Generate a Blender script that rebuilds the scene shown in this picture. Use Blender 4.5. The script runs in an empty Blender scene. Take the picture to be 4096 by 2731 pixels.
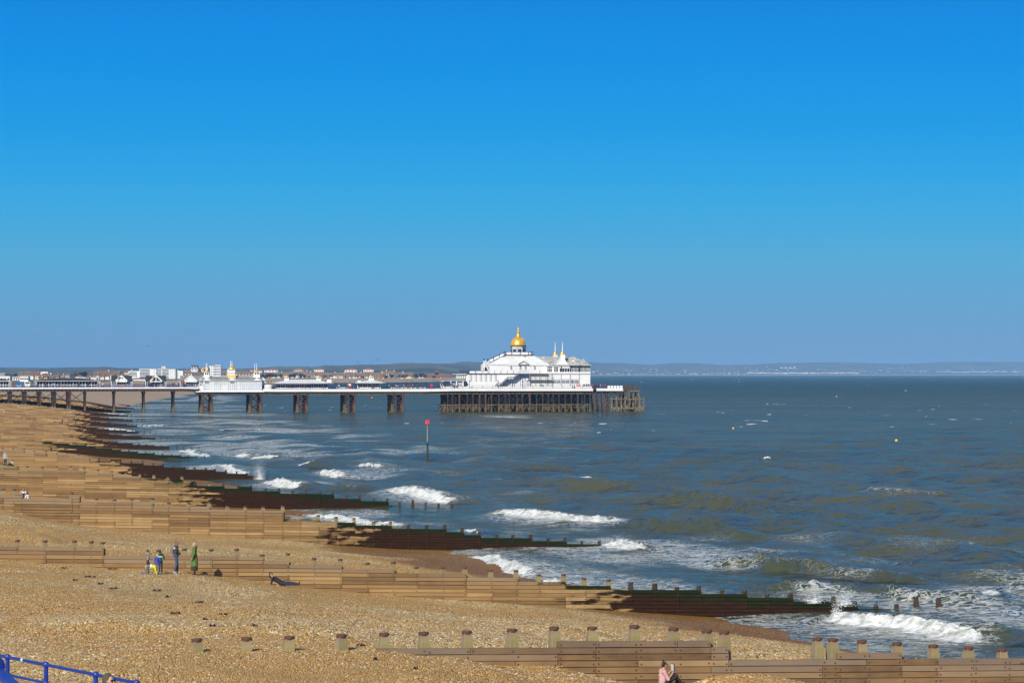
import bpy, math, random
import numpy as np
from mathutils import Vector, Matrix
R = math.radians
C = bpy.context.scene
COL = C.collection
random.seed(7)
RNG = np.random.default_rng(11)

# ---------------------------------------------------------------- camera
F, HV, CX, HC = 10240.0, 1494.0, 2048.0, 14.0      # survey of the view: focal, horizon row, centre column, eye height
cam = bpy.data.cameras.new('camera')
cam.lens = 90.0
cam.sensor_width = 36.0
cam.clip_start = 1.0
cam.clip_end = 120000.0
camo = bpy.data.objects.new('camera', cam)
COL.objects.link(camo)
camo.location = (0, 0, HC)
camo.rotation_euler = (R(90) + math.atan((HV - 1365.5) / F), 0, 0)
C.camera = camo

# ---------------------------------------------------------------- exposure, sky, sun
C.view_settings.view_transform = 'Standard'
C.view_settings.look = 'None'
C.view_settings.exposure = 0.2
C.view_settings.gamma = 1.0
SUN_EL, SUN_AZ = R(32), R(203.7)
world = bpy.data.worlds.new('World')
C.world = world
world.use_nodes = True
nt = world.node_tree
nt.nodes.clear()
def nn(nt, typ, **kw):
    n = nt.nodes.new(typ)
    for k, v in kw.items():
        setattr(n, k, v)
    return n
w_out = nn(nt, 'ShaderNodeOutputWorld')
w_bg = nn(nt, 'ShaderNodeBackground')
w_sky = nn(nt, 'ShaderNodeTexSky', sky_type='NISHITA', sun_disc=False, sun_elevation=SUN_EL, sun_rotation=SUN_AZ)
w_sky.altitude = 10; w_sky.air_density = 1.0; w_sky.dust_density = 0.3; w_sky.ozone_density = 3.0
w_tc = nn(nt, 'ShaderNodeTexCoord')
w_sep = nn(nt, 'ShaderNodeSeparateXYZ')
nt.links.new(w_tc.outputs['Generated'], w_sep.inputs[0])
w_map = nn(nt, 'ShaderNodeMapRange')
w_map.inputs[1].default_value = 0.0; w_map.inputs[2].default_value = 0.2
nt.links.new(w_sep.outputs['Z'], w_map.inputs[0])
w_ramp = nn(nt, 'ShaderNodeValToRGB')
def lin(r, g, b):
    f = lambda c: (c / 255 / 12.92) if c <= 10 else ((c / 255 + 0.055) / 1.055) ** 2.4
    return (f(r), f(g), f(b), 1)
SKY = [(0.0, (110, 154, 196)), (0.05, (110, 159, 202)), (0.135, (99, 166, 209)), (0.22, (84, 172, 217)),
       (0.305, (58, 171, 226)), (0.39, (36, 165, 231)), (0.475, (16, 156, 231)), (0.60, (0, 146, 231)), (0.73, (0, 134, 223)), (1.0, (0, 92, 180))]
STR = 0.1
el = w_ramp.color_ramp.elements
while len(el) < len(SKY):
    el.new(0.5)
for e, (p, c) in zip(el, SKY):
    e.position = p
    e.color = lin(*c)
w_gain = nn(nt, 'ShaderNodeVectorMath', operation='SCALE')
w_gain.inputs['Scale'].default_value = 0.87 / STR
nt.links.new(w_map.outputs[0], w_ramp.inputs[0])
nt.links.new(w_ramp.outputs[0], w_gain.inputs[0])
w_f = nn(nt, 'ShaderNodeMapRange', interpolation_type='SMOOTHSTEP')
w_f.inputs[1].default_value = 0.17; w_f.inputs[2].default_value = 0.40
nt.links.new(w_sep.outputs['Z'], w_f.inputs[0])
w_mix = nn(nt, 'ShaderNodeMix', data_type='RGBA')
nt.links.new(w_f.outputs[0], w_mix.inputs[0])
nt.links.new(w_gain.outputs[0], w_mix.inputs[6])
nt.links.new(w_sky.outputs[0], w_mix.inputs[7])
nt.links.new(w_mix.outputs[2], w_bg.inputs[0])
w_bg.inputs[1].default_value = STR
nt.links.new(w_bg.outputs[0], w_out.inputs[0])

sl = bpy.data.lights.new('sun', 'SUN')
sl.energy = 4.6
sl.angle = R(0.5)
sl.color = (1.0, 0.93, 0.82)
so = bpy.data.objects.new('sun', sl)
COL.objects.link(so)
SUNV = Vector((math.sin(SUN_AZ) * math.cos(SUN_EL), math.cos(SUN_AZ) * math.cos(SUN_EL), math.sin(SUN_EL)))
so.rotation_euler = (-SUNV).to_track_quat('-Z', 'Y').to_euler()
so.location = (-50, -100, 120)

# ---------------------------------------------------------------- helpers
def tag(o, label=None, cat=None, group=None, kind=None):
    if label: o['label'] = label
    if cat: o['category'] = cat
    if group: o['group'] = group
    if kind: o['kind'] = kind
    return o

def empty(name, loc=(0, 0, 0), rz=0.0, label=None, cat=None, group=None, scale=None):
    o = bpy.data.objects.new(name, None)
    COL.objects.link(o)
    o.empty_display_size = 0.5
    o.location = loc
    o.rotation_euler = (0, 0, rz)
    if scale: o.scale = scale
    return tag(o, label, cat, group)

def link(name, me, mat=None, parent=None, smooth=False):
    o = bpy.data.objects.new(name, me)
    COL.objects.link(o)
    if mat is not None:
        for m in (mat if isinstance(mat, (list, tuple)) else [mat]):
            me.materials.append(m)
    if parent is not None: o.parent = parent
    if smooth: me.polygons.foreach_set('use_smooth', [True] * len(me.polygons))
    return o

def copy_tree(o, parent=None):
    c = o.copy()
    COL.objects.link(c)
    if parent is not None: c.parent = parent
    for ch in [x for x in bpy.data.objects if x.parent == o]:
        copy_tree(ch, c)
    return c

class MB:
    """collects solids and links them as one mesh"""
    def __init__(s):
        s.v = []; s.f = []; s.m = []; s.attr = {}
    def add(s, vs, fs, mi=0):
        b = len(s.v)
        s.v.extend([tuple(p) for p in vs])
        s.f.extend([tuple(b + i for i in f) for f in fs])
        s.m.extend([mi] * len(fs))
        return b
    def box(s, x0, x1, y0, y1, z0, z1, mi=0):
        return s.add([(x0, y0, z0), (x1, y0, z0), (x1, y1, z0), (x0, y1, z0), (x0, y0, z1), (x1, y0, z1), (x1, y1, z1), (x0, y1, z1)],
              [(0, 3, 2, 1), (4, 5, 6, 7), (0, 1, 5, 4), (1, 2, 6, 5), (2, 3, 7, 6), (3, 0, 4, 7)], mi)
    def frus(s, r0, r1, mi=0):
        """r = (x0,x1,y0,y1,z): a frustum between two level rectangles"""
        a, b = r0, r1
        s.add([(a[0], a[2], a[4]), (a[1], a[2], a[4]), (a[1], a[3], a[4]), (a[0], a[3], a[4]), (b[0], b[2], b[4]), (b[1], b[2], b[4]), (b[1], b[3], b[4]), (b[0], b[3], b[4])],
              [(0, 3, 2, 1), (4, 5, 6, 7), (0, 1, 5, 4), (1, 2, 6, 5), (2, 3, 7, 6), (3, 0, 4, 7)], mi)
    def prism(s, poly, y0, y1, mi=0):
        """polygon in (x,z), extruded along y"""
        n = len(poly)
        vs = [(x, y0, z) for x, z in poly] + [(x, y1, z) for x, z in poly]
        fs = [tuple(range(n)), tuple(range(2 * n - 1, n - 1, -1))]
        fs += [(i, i + n, (i + 1) % n + n, (i + 1) % n) for i in range(n)]
        s.add(vs, fs, mi)
    def bar(s, p, q, w, d=None, mi=0):
        """square bar from p to q"""
        d = d or w
        p, q = Vector(p), Vector(q)
        t = (q - p)
        if t.length < 1e-6: return
        t.normalize()
        up = Vector((0, 0, 1)) if abs(t.z) < 0.95 else Vector((0, 1, 0))
        a = t.cross(up).normalized() * (d / 2)
        b = t.cross(a).normalized() * (w / 2)
        vs = [p - a - b, p + a - b, p + a + b, p - a + b, q - a - b, q + a - b, q + a + b, q - a + b]
        s.add(vs, [(0, 3, 2, 1), (4, 5, 6, 7), (0, 1, 5, 4), (1, 2, 6, 5), (2, 3, 7, 6), (3, 0, 4, 7)], mi)
    def tube(s, pts, rad, n=8, mi=0):
        pts = [Vector(p) for p in pts]
        if not isinstance(rad, (list, tuple)): rad = [rad] * len(pts)
        b = len(s.v)
        prev = None
        for i, p in enumerate(pts):
            t = (pts[min(i + 1, len(pts) - 1)] - pts[max(i - 1, 0)]).normalized()
            up = prev or (Vector((0, 0, 1)) if abs(t.z) < 0.9 else Vector((1, 0, 0)))
            a = t.cross(up)
            a = a.normalized() if a.length > 1e-5 else Vector((1, 0, 0))
            c = a.cross(t).normalized()
            prev = c
            for k in range(n):
                an = 2 * math.pi * k / n
                s.v.append(tuple(p + a * (math.cos(an) * rad[i]) + c * (math.sin(an) * rad[i])))
        for i in range(len(pts) - 1):
            for k in range(n):
                k2 = (k + 1) % n
                s.f.append((b + i * n + k, b + i * n + k2, b + (i + 1) * n + k2, b + (i + 1) * n + k)); s.m.append(mi)
        s.f.append(tuple(b + k for k in range(n - 1, -1, -1))); s.m.append(mi)
        e = b + (len(pts) - 1) * n
        s.f.append(tuple(e + k for k in range(n))); s.m.append(mi)
    def lathe(s, prof, cx, cy, n=16, mi=0, a0=0.0):
        """prof = [(r,z)]"""
        b = len(s.v)
        for r, z in prof:
            for k in range(n):
                an = a0 + 2 * math.pi * k / n
                s.v.append((cx + r * math.cos(an), cy + r * math.sin(an), z))
        for i in range(len(prof) - 1):
            for k in range(n):
                k2 = (k + 1) % n
                s.f.append((b + i * n + k, b + i * n + k2, b + (i + 1) * n + k2, b + (i + 1) * n + k)); s.m.append(mi)
        s.f.append(tuple(b + k for k in range(n - 1, -1, -1))); s.m.append(mi)
        e = b + (len(prof) - 1) * n
        s.f.append(tuple(e + k for k in range(n))); s.m.append(mi)
    def ell(s, c, r, nu=10, nv=7, mi=0):
        b = len(s.v)
        c = Vector(c)
        for i in range(1, nv):
            th = math.pi * i / nv
            for k in range(nu):
                ph = 2 * math.pi * k / nu
                s.v.append((c.x + r[0] * math.sin(th) * math.cos(ph), c.y + r[1] * math.sin(th) * math.sin(ph), c.z + r[2] * math.cos(th)))
        t = len(s.v); s.v.append((c.x, c.y, c.z + r[2])); s.v.append((c.x, c.y, c.z - r[2]))
        for i in range(nv - 2):
            for k in range(nu):
                k2 = (k + 1) % nu
                s.f.append((b + i * nu + k, b + (i + 1) * nu + k, b + (i + 1) * nu + k2, b + i * nu + k2)); s.m.append(mi)
        for k in range(nu):
            k2 = (k + 1) % nu
            s.f.append((t, b + k, b + k2)); s.m.append(mi)
            q = b + (nv - 2) * nu
            s.f.append((t + 1, q + k2, q + k)); s.m.append(mi)
    def build(s, name, mat=None, parent=None, smooth=False):
        me = bpy.data.meshes.new(name)
        me.from_pydata(s.v, [], s.f)
        if isinstance(mat, (list, tuple)):
            me.polygons.foreach_set('material_index', s.m)
        for k, arr in s.attr.items():
            a = me.attributes.new(k, 'FLOAT', 'POINT')
            a.data.foreach_set('value', np.array(arr, dtype=np.float32))
        return link(name, me, mat, parent, smooth)

def mesh_np(name, V, Q, attrs=None, smooth=True):
    me = bpy.data.meshes.new(name)
    V = np.asarray(V, np.float32); Q = np.asarray(Q, np.int32)
    me.vertices.add(len(V)); me.vertices.foreach_set('co', V.ravel())
    k = Q.shape[1]
    me.loops.add(Q.size); me.loops.foreach_set('vertex_index', Q.ravel())
    me.polygons.add(len(Q)); me.polygons.foreach_set('loop_start', np.arange(0, Q.size, k, dtype=np.int32))
    me.update(calc_edges=True)
    me.polygons.foreach_set('use_smooth', np.full(len(Q), smooth))
    for n, a in (attrs or {}).items():
        at = me.attributes.new(n, 'FLOAT', 'POINT')
        at.data.foreach_set('value', np.asarray(a, np.float32).ravel())
    me.validate()
    return me

def grid_faces(nr, nc, skip=None):
    i, j = np.meshgrid(np.arange(nr - 1), np.arange(nc - 1), indexing='ij')
    a = (i * nc + j).ravel()
    q = np.stack([a, a + 1, a + nc + 1, a + nc], 1)
    if skip is not None:
        q = q[~skip.ravel()]
    return q

def vnoise(x, y, seed=0):
    xi = np.floor(x).astype(np.int64); yi = np.floor(y).astype(np.int64)
    fx = x - xi; fy = y - yi
    fx = fx * fx * (3 - 2 * fx); fy = fy * fy * (3 - 2 * fy)
    def h(a, b):
        n = (a * 374761393 + b * 668265263 + seed * 1442695041) & 0x7fffffff
        n = ((n ^ (n >> 13)) * 1274126177) & 0x7fffffff
        return ((n ^ (n >> 16)) & 0xffff) / 65535.0
    return (h(xi, yi) * (1 - fx) + h(xi + 1, yi) * fx) * (1 - fy) + (h(xi, yi + 1) * (1 - fx) + h(xi + 1, yi + 1) * fx) * fy
def fbm(x, y, seed=0, o=4):
    t = 0; a = 0.5; n = 0
    for k in range(o):
        t = t + a * vnoise(x * 2 ** k, y * 2 ** k, seed + k); n += a; a *= 0.5
    return t / n
def sst(a, b, x):
    t = np.clip((x - a) / (b - a), 0, 1)
    return t * t * (3 - 2 * t)

# photograph survey -> ground: U,V are columns/rows of the 4096 px survey
def at_z(U, V, z=0.0):
    Y = F * (HC - z) / (V - HV)
    return Vector(((U - CX) * Y / F, Y, z))
def at_y(U, V, Y):
    return Vector(((U - CX) * Y / F, Y, HC - (V - HV) * Y / F))

# ---------------------------------------------------------------- materials
def newmat(name):
    m = bpy.data.materials.new(name)
    m.use_nodes = True
    t = m.node_tree
    b = t.nodes['Principled BSDF']
    return m, t, b
def setc(b, c): b.inputs['Base Color'].default_value = (*c[:3], 1)
def mat(name, c, rough=0.6, metal=0.0, var=0.0, scale=2.0, bump=0.0, c2=None, detail=4.0, spec=None, stretch=None, alpha=None):
    m, t, b = newmat(name)
    setc(b, c)
    b.inputs['Roughness'].default_value = rough
    b.inputs['Metallic'].default_value = metal
    if spec is not None: b.inputs['Specular IOR Level'].default_value = spec
    if var or c2 or bump:
        tc = nn(t, 'ShaderNodeTexCoord'); mp = nn(t, 'ShaderNodeMapping')
        t.links.new(tc.outputs['Object'], mp.inputs[0])
        if stretch: mp.inputs['Scale'].default_value = stretch
        nz = nn(t, 'ShaderNodeTexNoise')
        nz.inputs['Scale'].default_value = scale; nz.inputs['Detail'].default_value = detail
        t.links.new(mp.outputs[0], nz.inputs['Vector'])
        cr = nn(t, 'ShaderNodeValToRGB')
        c2 = c2 or tuple(x * (1 - var) for x in c)
        cr.color_ramp.elements[0].position = 0.32; cr.color_ramp.elements[1].position = 0.68
        cr.color_ramp.elements[0].color = (*c2[:3], 1); cr.color_ramp.elements[1].color = (*c[:3], 1)
        t.links.new(nz.outputs[0], cr.inputs[0])
        t.links.new(cr.outputs[0], b.inputs['Base Color'])
        if bump:
            bp = nn(t, 'ShaderNodeBump'); bp.inputs['Strength'].default_value = bump; bp.inputs['Distance'].default_value = 0.05
            t.links.new(nz.outputs[0], bp.inputs['Height']); t.links.new(bp.outputs[0], b.inputs['Normal'])
    return m

def math_n(t, op, a, b=None, c=None, clamp=False):
    n = nn(t, 'ShaderNodeMath', operation=op, use_clamp=clamp)
    for i, x in enumerate((a, b, c)):
        if x is None: continue
        if isinstance(x, (int, float)): n.inputs[i].default_value = x
        else: t.links.new(x, n.inputs[i])
    return n.outputs[0]
def mrange(t, x, a, b, c=0.0, d=1.0, smooth=True):
    n = nn(t, 'ShaderNodeMapRange', interpolation_type='SMOOTHSTEP' if smooth else 'LINEAR')
    t.links.new(x, n.inputs[0])
    for i, v in enumerate((a, b, c, d)): n.inputs[i + 1].default_value = v
    return n.outputs[0]
def mixc(t, f, a, b):
    n = nn(t, 'ShaderNodeMix', data_type='RGBA')
    for i, x in ((0, f), (6, a), (7, b)):
        if isinstance(x, (int, float)): n.inputs[i].default_value = x
        elif isinstance(x, tuple): n.inputs[i].default_value = (*x[:3], 1)
        else: t.links.new(x, n.inputs[i])
    return n.outputs[2]
def noise_n(t, vec, scale, detail=3.0, rough=0.5, dist=0.0):
    n = nn(t, 'ShaderNodeTexNoise')
    n.inputs['Scale'].default_value = scale; n.inputs['Detail'].default_value = detail
    n.inputs['Roughness'].default_value = rough; n.inputs['Distortion'].default_value = dist
    t.links.new(vec, n.inputs['Vector'])
    return n
def coord(t, scale=None, rot=None, out='Object'):
    tc = nn(t, 'ShaderNodeTexCoord'); mp = nn(t, 'ShaderNodeMapping')
    t.links.new(tc.outputs[out], mp.inputs[0])
    if scale: mp.inputs['Scale'].default_value = scale
    if rot: mp.inputs['Rotation'].default_value = rot
    return mp.outputs[0]
def attr_n(t, name):
    n = nn(t, 'ShaderNodeAttribute', attribute_name=name)
    return n.outputs['Fac']

# ---------------------------------------------------------------- shore survey
E = {0: (61.4, 44.1), 1: (43.4, 98.4), 2: (25.6, 152.7), 3: (7.9, 207.3), 4: (-11.7, 268), 5: (-33.5, 336), 6: (-51.6, 418), 7: (-64, 477), 8: (-76.2, 544.6),
     9: (-88, 602), 10: (-99, 675), 11: (-112, 754), 12: (-126, 838), 13: (-138, 925), 14: (-150, 1015), 15: (-165, 1105)}
NG = 15
TOP={1:[(1562,2596),(2235,2571),(2240,2568),(2870,2564),(2880,2643),(3330,2631),(3334,2605),(3618,2598),(3621,2623),(3905,2615),(3910,2640),(4096,2634)],
2:[(0,2187),(400,2187),(406,2220),(1030,2220),(1036,2239),(1165,2239),(1168,2256),(1377,2256),(1379,2271),(1591,2271),(1593,2288),(1874,2288),(1876,2302),(2082,2302),(2084,2316),(2276,2316),(2278,2332),(2451,2333),(2453,2348),(2642,2349),(2644,2362),(2819,2362),(2821,2376),(2998,2376),(3000,2392),(3179,2392),(3181,2405),(3350,2405),(3352,2419),(3436,2419),(3438,2435),(3605,2435)],
3:[(0,1973),(77,1973),(79,1988),(306,1988),(311,2009),(615,2009),(617,2024),(842,2024),(844,2039),(1135,2039),(1137,2060),(1142,2063),(1144,2072),(1279,2072),(1281,2084),(1430,2084),(1432,2096),(1573,2096),(1575,2109),(1793,2109),(1795,2122),(1859,2122),(1861,2136),(1927,2136),(1929,2149),(2133,2149),(2135,2162),(2270,2162),(2272,2175),(2406,2175),(2408,2186),(2448,2186)],
4:[(0,1868),(63,1868),(65,1878),(284,1878),(286,1881),(345,1881),(347,1888),(395,1888),(397,1895),(459,1895),(461,1902),(507,1902),(509,1905),(575,1905),(577,1910),(622,1910),(624,1917),(728,1917),(730,1927),(789,1928),(791,1939),(900,1939),(902,1948),(1010,1948),(1012,1960),(1121,1960),(1123,1969),(1227,1969),(1229,1977),(1338,1977),(1340,1990),(1448,1990),(1450,2003),(1550,2003),(1552,2016),(1606,2016)],
5:[(0,1800),(61,1800),(63,1802),(109,1802),(111,1811),(197,1811),(199,1821),(286,1821),(288,1829),(374,1829),(376,1839),(464,1839),(466,1844),(503,1844),(505,1851),(578,1851),(580,1859),(663,1859),(665,1868),(728,1868),(730,1874),(793,1874),(795,1874),(874,1884),(876,1884),(959,1892),(961,1895),(1015,1899)]}
FOOT={1:[(400,2610),(1562,2598),(1669,2618),(1818,2624),(1955,2657),(2235,2660),(2312,2687),(2449,2714),(2514,2731),(2620,2760),(2753,2729),(2810,2707),(2937,2691),(3045,2689),(3141,2707),(3211,2729),(3350,2760)],
2:[(0,2236),(428,2271),(700,2280),(1000,2318),(1300,2356),(1681,2389),(1973,2407),(2264,2428),(2700,2456),(2886,2468)],
3:[(0,2034),(77,2055),(306,2098),(510,2116),(714,2136),(918,2146),(1199,2164),(1356,2179),(1594,2195)],
4:[(0,1965),(102,1982),(442,2004),(800,2021),(912,2028),(1185,2037)],
5:[(0,1859),(68,1863),(218,1878),(340,1887),(459,1898),(578,1910),(800,1920)]}
def gline(k):
    a = np.array(E[min(k + 1, NG)]) - np.array(E[max(k - 1, 0)])
    a = a / np.linalg.norm(a)
    return np.array(E[k]), np.array((a[1], -a[0]))
def s_of(k, U):
    (ex, ey), (gx, gy) = gline(k)
    r = (U - CX) / F
    return (ex - r * ey) / (gx - r * gy)
def sz(k, U, V):
    (ex, ey), (gx, gy) = gline(k)
    s = s_of(k, U)
    return s, HC - (V - HV) * (ey - gy * s) / F
DTOP = [(-6, 0.0), (0, 0.45), (9, 1.15), (16, 2.15), (33, 4.0), (45, 4.9), (60, 5.4)]
DFOOT = [(-25, -1.6), (7, 0.0), (14.7, 0.5), (22, 1.33), (33, 2.33), (45, 3.5), (58, 4.8), (75, 5.3), (120, 5.6)]
PROF = {}
def prof(k):
    if k in PROF: return PROF[k]
    if k in TOP:
        top = sorted(sz(k, u, v) for u, v in TOP[k])
        ft = sorted(sz(k, u, v) for u, v in FOOT[k])
    else:
        top = list(DTOP); ft = list(DFOOT)
    if k == 1:
        top = [(-4, 1.0), (25, 3.75)] + top
        ft = [(-25, -1.6), (14, -0.1), (24, 1.6)] + ft
    elif k in FOOT:
        ft = [(-25, -1.6 if k > 2 else -2.2)] + ft
    if k in FOOT:
        e = ft[-1]
        ft = ft + [(e[0] + 14, min(e[1] + 1.3, 5.4)), (e[0] + 40, 5.6)]
        top = top + [(top[-1][0] + 12, top[-1][1] + 0.45)]
    if k == 1: top = [p for p in top if p[0] < 50.5] + [(50.6, 5.2), (53, 5.15), (60, 5.3), (75, 5.4), (120, 5.6)]
    if k == 0:
        ft = [(-25, -2.5), (10, 0), (20, 1.6), (30, 2.9), (40, 4.2), (50, 5.1), (60, 5.35), (75, 5.4), (120, 5.6)]
        top = [(-5, 0), (60, 6)]
    PROF[k] = (np.array(top), np.array(ft))
    return PROF[k]
def ztop(k, s):
    t, f = prof(k); return np.interp(s, t[:, 0], t[:, 1])
def znear(k, s):
    t, f = prof(k); return np.interp(s, f[:, 0], f[:, 1])
def zfar(k, s):
    a = znear(k, s)
    return a + sst(17, 30, s) * 0.7 * np.maximum(ztop(k, s) - 0.35 - a, 0)
def beach_pt(k, tau, s):
    (e0, g0), (e1, g1) = gline(k), gline(k + 1)
    e = e0 * (1 - tau) + e1 * tau; g = g0 * (1 - tau) + g1 * tau
    return e[0] - g[0] * s, e[1] - g[1] * s
def beach_z(k, tau, s):
    w = sst(0.0, 1.0, tau)
    x, y = beach_pt(k, tau, s)
    x = np.asarray(x, float); y = np.asarray(y, float)
    z = zfar(k, s) * (1 - w) + znear(k + 1, s) * w
    bump = (fbm(x / 7.0, y / 5.0, 3) - 0.5) * 0.55 + (fbm(x / 1.6, y / 1.3, 9, 3) - 0.5) * 0.14
    edge = np.minimum(tau, 1 - tau) if np.ndim(tau) == 0 else np.minimum(tau, 1 - tau)
    return z + bump * sst(0, 0.12, edge) * sst(-2, 14, s)
def locate(x, y):
    """bay and (tau, s) of a point on the beach"""
    best = None
    for k in range(NG):
        lo, hi = 0.0, 1.0
        (e0, g0), (e1, g1) = gline(k), gline(k + 1)
        def side(t):
            e = e0 * (1 - t) + e1 * t; g = g0 * (1 - t) + g1 * t
            return g[0] * (y - e[1]) - g[1] * (x - e[0])
        if side(0.0) >= 0 and side(1.0) < 0:
            for _ in range(40):
                m = (lo + hi) / 2
                if side(m) >= 0: lo = m
                else: hi = m
            e = e0 * (1 - lo) + e1 * lo; g = g0 * (1 - lo) + g1 * lo
            s = -((x - e[0]) * g[0] + (y - e[1]) * g[1])
            return k, lo, s
    return None
def ground_z(x, y):
    L = locate(x, y)
    return float(beach_z(L[0], L[1], L[2])) if L else 0.0
def on_beach(U, V):
    """point of the beach seen at a survey row/column"""
    lo, hi = 60.0, 1100.0
    Y = lo; st = 0.5
    while Y < hi:
        p = at_y(U, V, Y)
        if ground_z(p.x, p.y) > p.z and locate(p.x, p.y): return Vector((p.x, p.y, ground_z(p.x, p.y)))
        Y += st
    return at_z(U, V, 0)
def on_wall(k, U, off):
    """beach point a distance off in front of groyne k, on column U"""
    (e, g) = gline(k)
    n = np.array((g[1], -g[0]))
    r = (U - CX) / F
    q = e + n * off
    s = (q[0] - r * q[1]) / (g[0] - r * g[1])
    p = q - g * s
    return Vector((p[0], p[1], ground_z(p[0], p[1])))

# ---------------------------------------------------------------- shingle beach
m_sh, t, b = newmat('shingle')
co = coord(t)
big = noise_n(t, co, 0.11, 3, 0.55)
med = noise_n(t, co, 0.9, 3, 0.6)
cp = coord(t, (1.0, 0.28, 1.0), (0, 0, 0.0))
def pebble(sc):
    v = nn(t, 'ShaderNodeTexVoronoi', feature='F1')
    v.inputs['Scale'].default_value = sc; v.inputs['Randomness'].default_value = 1.0
    t.links.new(cp, v.inputs['Vector'])
    s = nn(t, 'ShaderNodeSeparateColor'); t.links.new(v.outputs['Color'], s.inputs[0])
    return v.outputs['Distance'], s.outputs[0], s.outputs[1]
d1, r1, q1 = pebble(15.0)
d2, r2, q2 = pebble(26.0)
def ramp(x, stops):
    c = nn(t, 'ShaderNodeValToRGB'); c.color_ramp.interpolation = 'CONSTANT'
    while len(c.color_ramp.elements) < len(stops): c.color_ramp.elements.new(0.5)
    for e, (p, k) in zip(c.color_ramp.elements, stops):
        e.position = p; e.color = (k[0] * 1.03, k[1] * 0.95, k[2] * 0.72, 1)
    t.links.new(x, c.inputs[0]); return c.outputs[0]
tan = [(0.0, (0.17, 0.085, 0.028)), (0.10, (0.40, 0.215, 0.07)), (0.30, (0.56, 0.335, 0.125)), (0.52, (0.44, 0.25, 0.085)), (0.66, (0.66, 0.43, 0.18)),
       (0.80, (0.30, 0.235, 0.165)), (0.87, (0.72, 0.53, 0.28)), (0.95, (0.92, 0.82, 0.62))]
grey = [(0.0, (0.15, 0.09, 0.04)), (0.12, (0.52, 0.32, 0.125)), (0.34, (0.36, 0.31, 0.25)), (0.48, (0.64, 0.44, 0.20)), (0.66, (0.45, 0.43, 0.41)),
        (0.74, (0.70, 0.53, 0.29)), (0.88, (0.82, 0.74, 0.58)), (0.95, (0.98, 0.93, 0.82))]
cA = ramp(r2, tan); cB = ramp(r1, grey); cA2 = ramp(r1, tan)
patch = mrange(t, math_n(t, 'ADD', big.outputs[0], math_n(t, 'MULTIPLY', math_n(t, 'SUBTRACT', med.outputs[0], 0.5), 0.35)), 0.46, 0.60)
pk = mrange(t, math_n(t, 'ADD', q1, math_n(t, 'MULTIPLY', patch, 0.75)), 0.78, 0.82)
colr = mixc(t, pk, cA, cB)
pk2 = mrange(t, q1, 0.80, 0.83)
colr = mixc(t, math_n(t, 'MULTIPLY', pk2, math_n(t, 'SUBTRACT', 1.0, pk)), colr, cA2)
# broad bands of finer, browner shingle
fine = mrange(t, noise_n(t, coord(t, (0.5, 0.12, 0.5), (0, 0, 0.3)), 0.35, 3).outputs[0], 0.50, 0.66)
colr = mixc(t, math_n(t, 'MULTIPLY', fine, 0.45), colr, (0.42, 0.25, 0.09))
colr = mixc(t, 0.20, colr, mixc(t, patch, (0.52, 0.305, 0.105), (0.58, 0.41, 0.185)))
# wet by the sea
geo = nn(t, 'ShaderNodeNewGeometry'); sp = nn(t, 'ShaderNodeSeparateXYZ'); t.links.new(geo.outputs['Position'], sp.inputs[0])
wl = math_n(t, 'ADD', sp.outputs['Z'], math_n(t, 'MULTIPLY', math_n(t, 'SUBTRACT', big.outputs[0], 0.5), 0.9))
wet = mrange(t, wl, 0.55, 1.15, 1.0, 0.0)
hs = nn(t, 'ShaderNodeMix', data_type='RGBA', blend_type='MULTIPLY'); t.links.new(wet, hs.inputs[0]); t.links.new(colr, hs.inputs[6]); hs.inputs[7].default_value = (0.50, 0.40, 0.27, 1)
t.links.new(hs.outputs[2], b.inputs['Base Color'])
t.links.new(mrange(t, wet, 0, 1, 0.85, 0.55), b.inputs['Roughness'])
b.inputs['Specular IOR Level'].default_value = 0.12
ht = math_n(t, 'SUBTRACT', 1.0, math_n(t, 'ADD', math_n(t, 'MULTIPLY', d1, 0.7), math_n(t, 'MULTIPLY', d2, 0.6)))
bp = nn(t, 'ShaderNodeBump'); bp.inputs['Strength'].default_value = 0.75; bp.inputs['Distance'].default_value = 0.10
t.links.new(ht, bp.inputs['Height']); t.links.new(bp.outputs[0], b.inputs['Normal'])

BV = []; BQ = []; off = 0
ss = np.concatenate([np.arange(-25, 75, 0.55), np.arange(75, 131, 4.0)])
for k in range(NG):
    n = 64 if k < 3 else (36 if k < 6 else 16)
    ta = np.linspace(0.001, 0.999, n)
    ta[0] = 0; ta[-1] = 1
    T, S = np.meshgrid(ta, ss, indexing='ij')
    (e0, g0), (e1, g1) = gline(k), gline(k + 1)
    X = (e0[0] * (1 - T) + e1[0] * T) - (g0[0] * (1 - T) + g1[0] * T) * S
    Y = (e0[1] * (1 - T) + e1[1] * T) - (g0[1] * (1 - T) + g1[1] * T) * S
    w = sst(0, 1, T)
    Z = zfar(k, S) * (1 - w) + znear(k + 1, S) * w
    Z = Z + ((fbm(X / 7.0, Y / 5.0, 3) - 0.5) * 0.55 + (fbm(X / 1.6, Y / 1.3, 9, 3) - 0.5) * 0.14) * sst(0, 0.12, np.minimum(T, 1 - T)) * sst(-2, 14, S)
    BV.append(np.stack([X, Y, Z], -1).reshape(-1, 3)); BQ.append(grid_faces(n, len(ss)) + off); off += n * len(ss)
beach = link('shingle_beach', mesh_np('shingle_beach', np.concatenate(BV), np.concatenate(BQ)), m_sh)
tag(beach, kind='structure')

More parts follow.
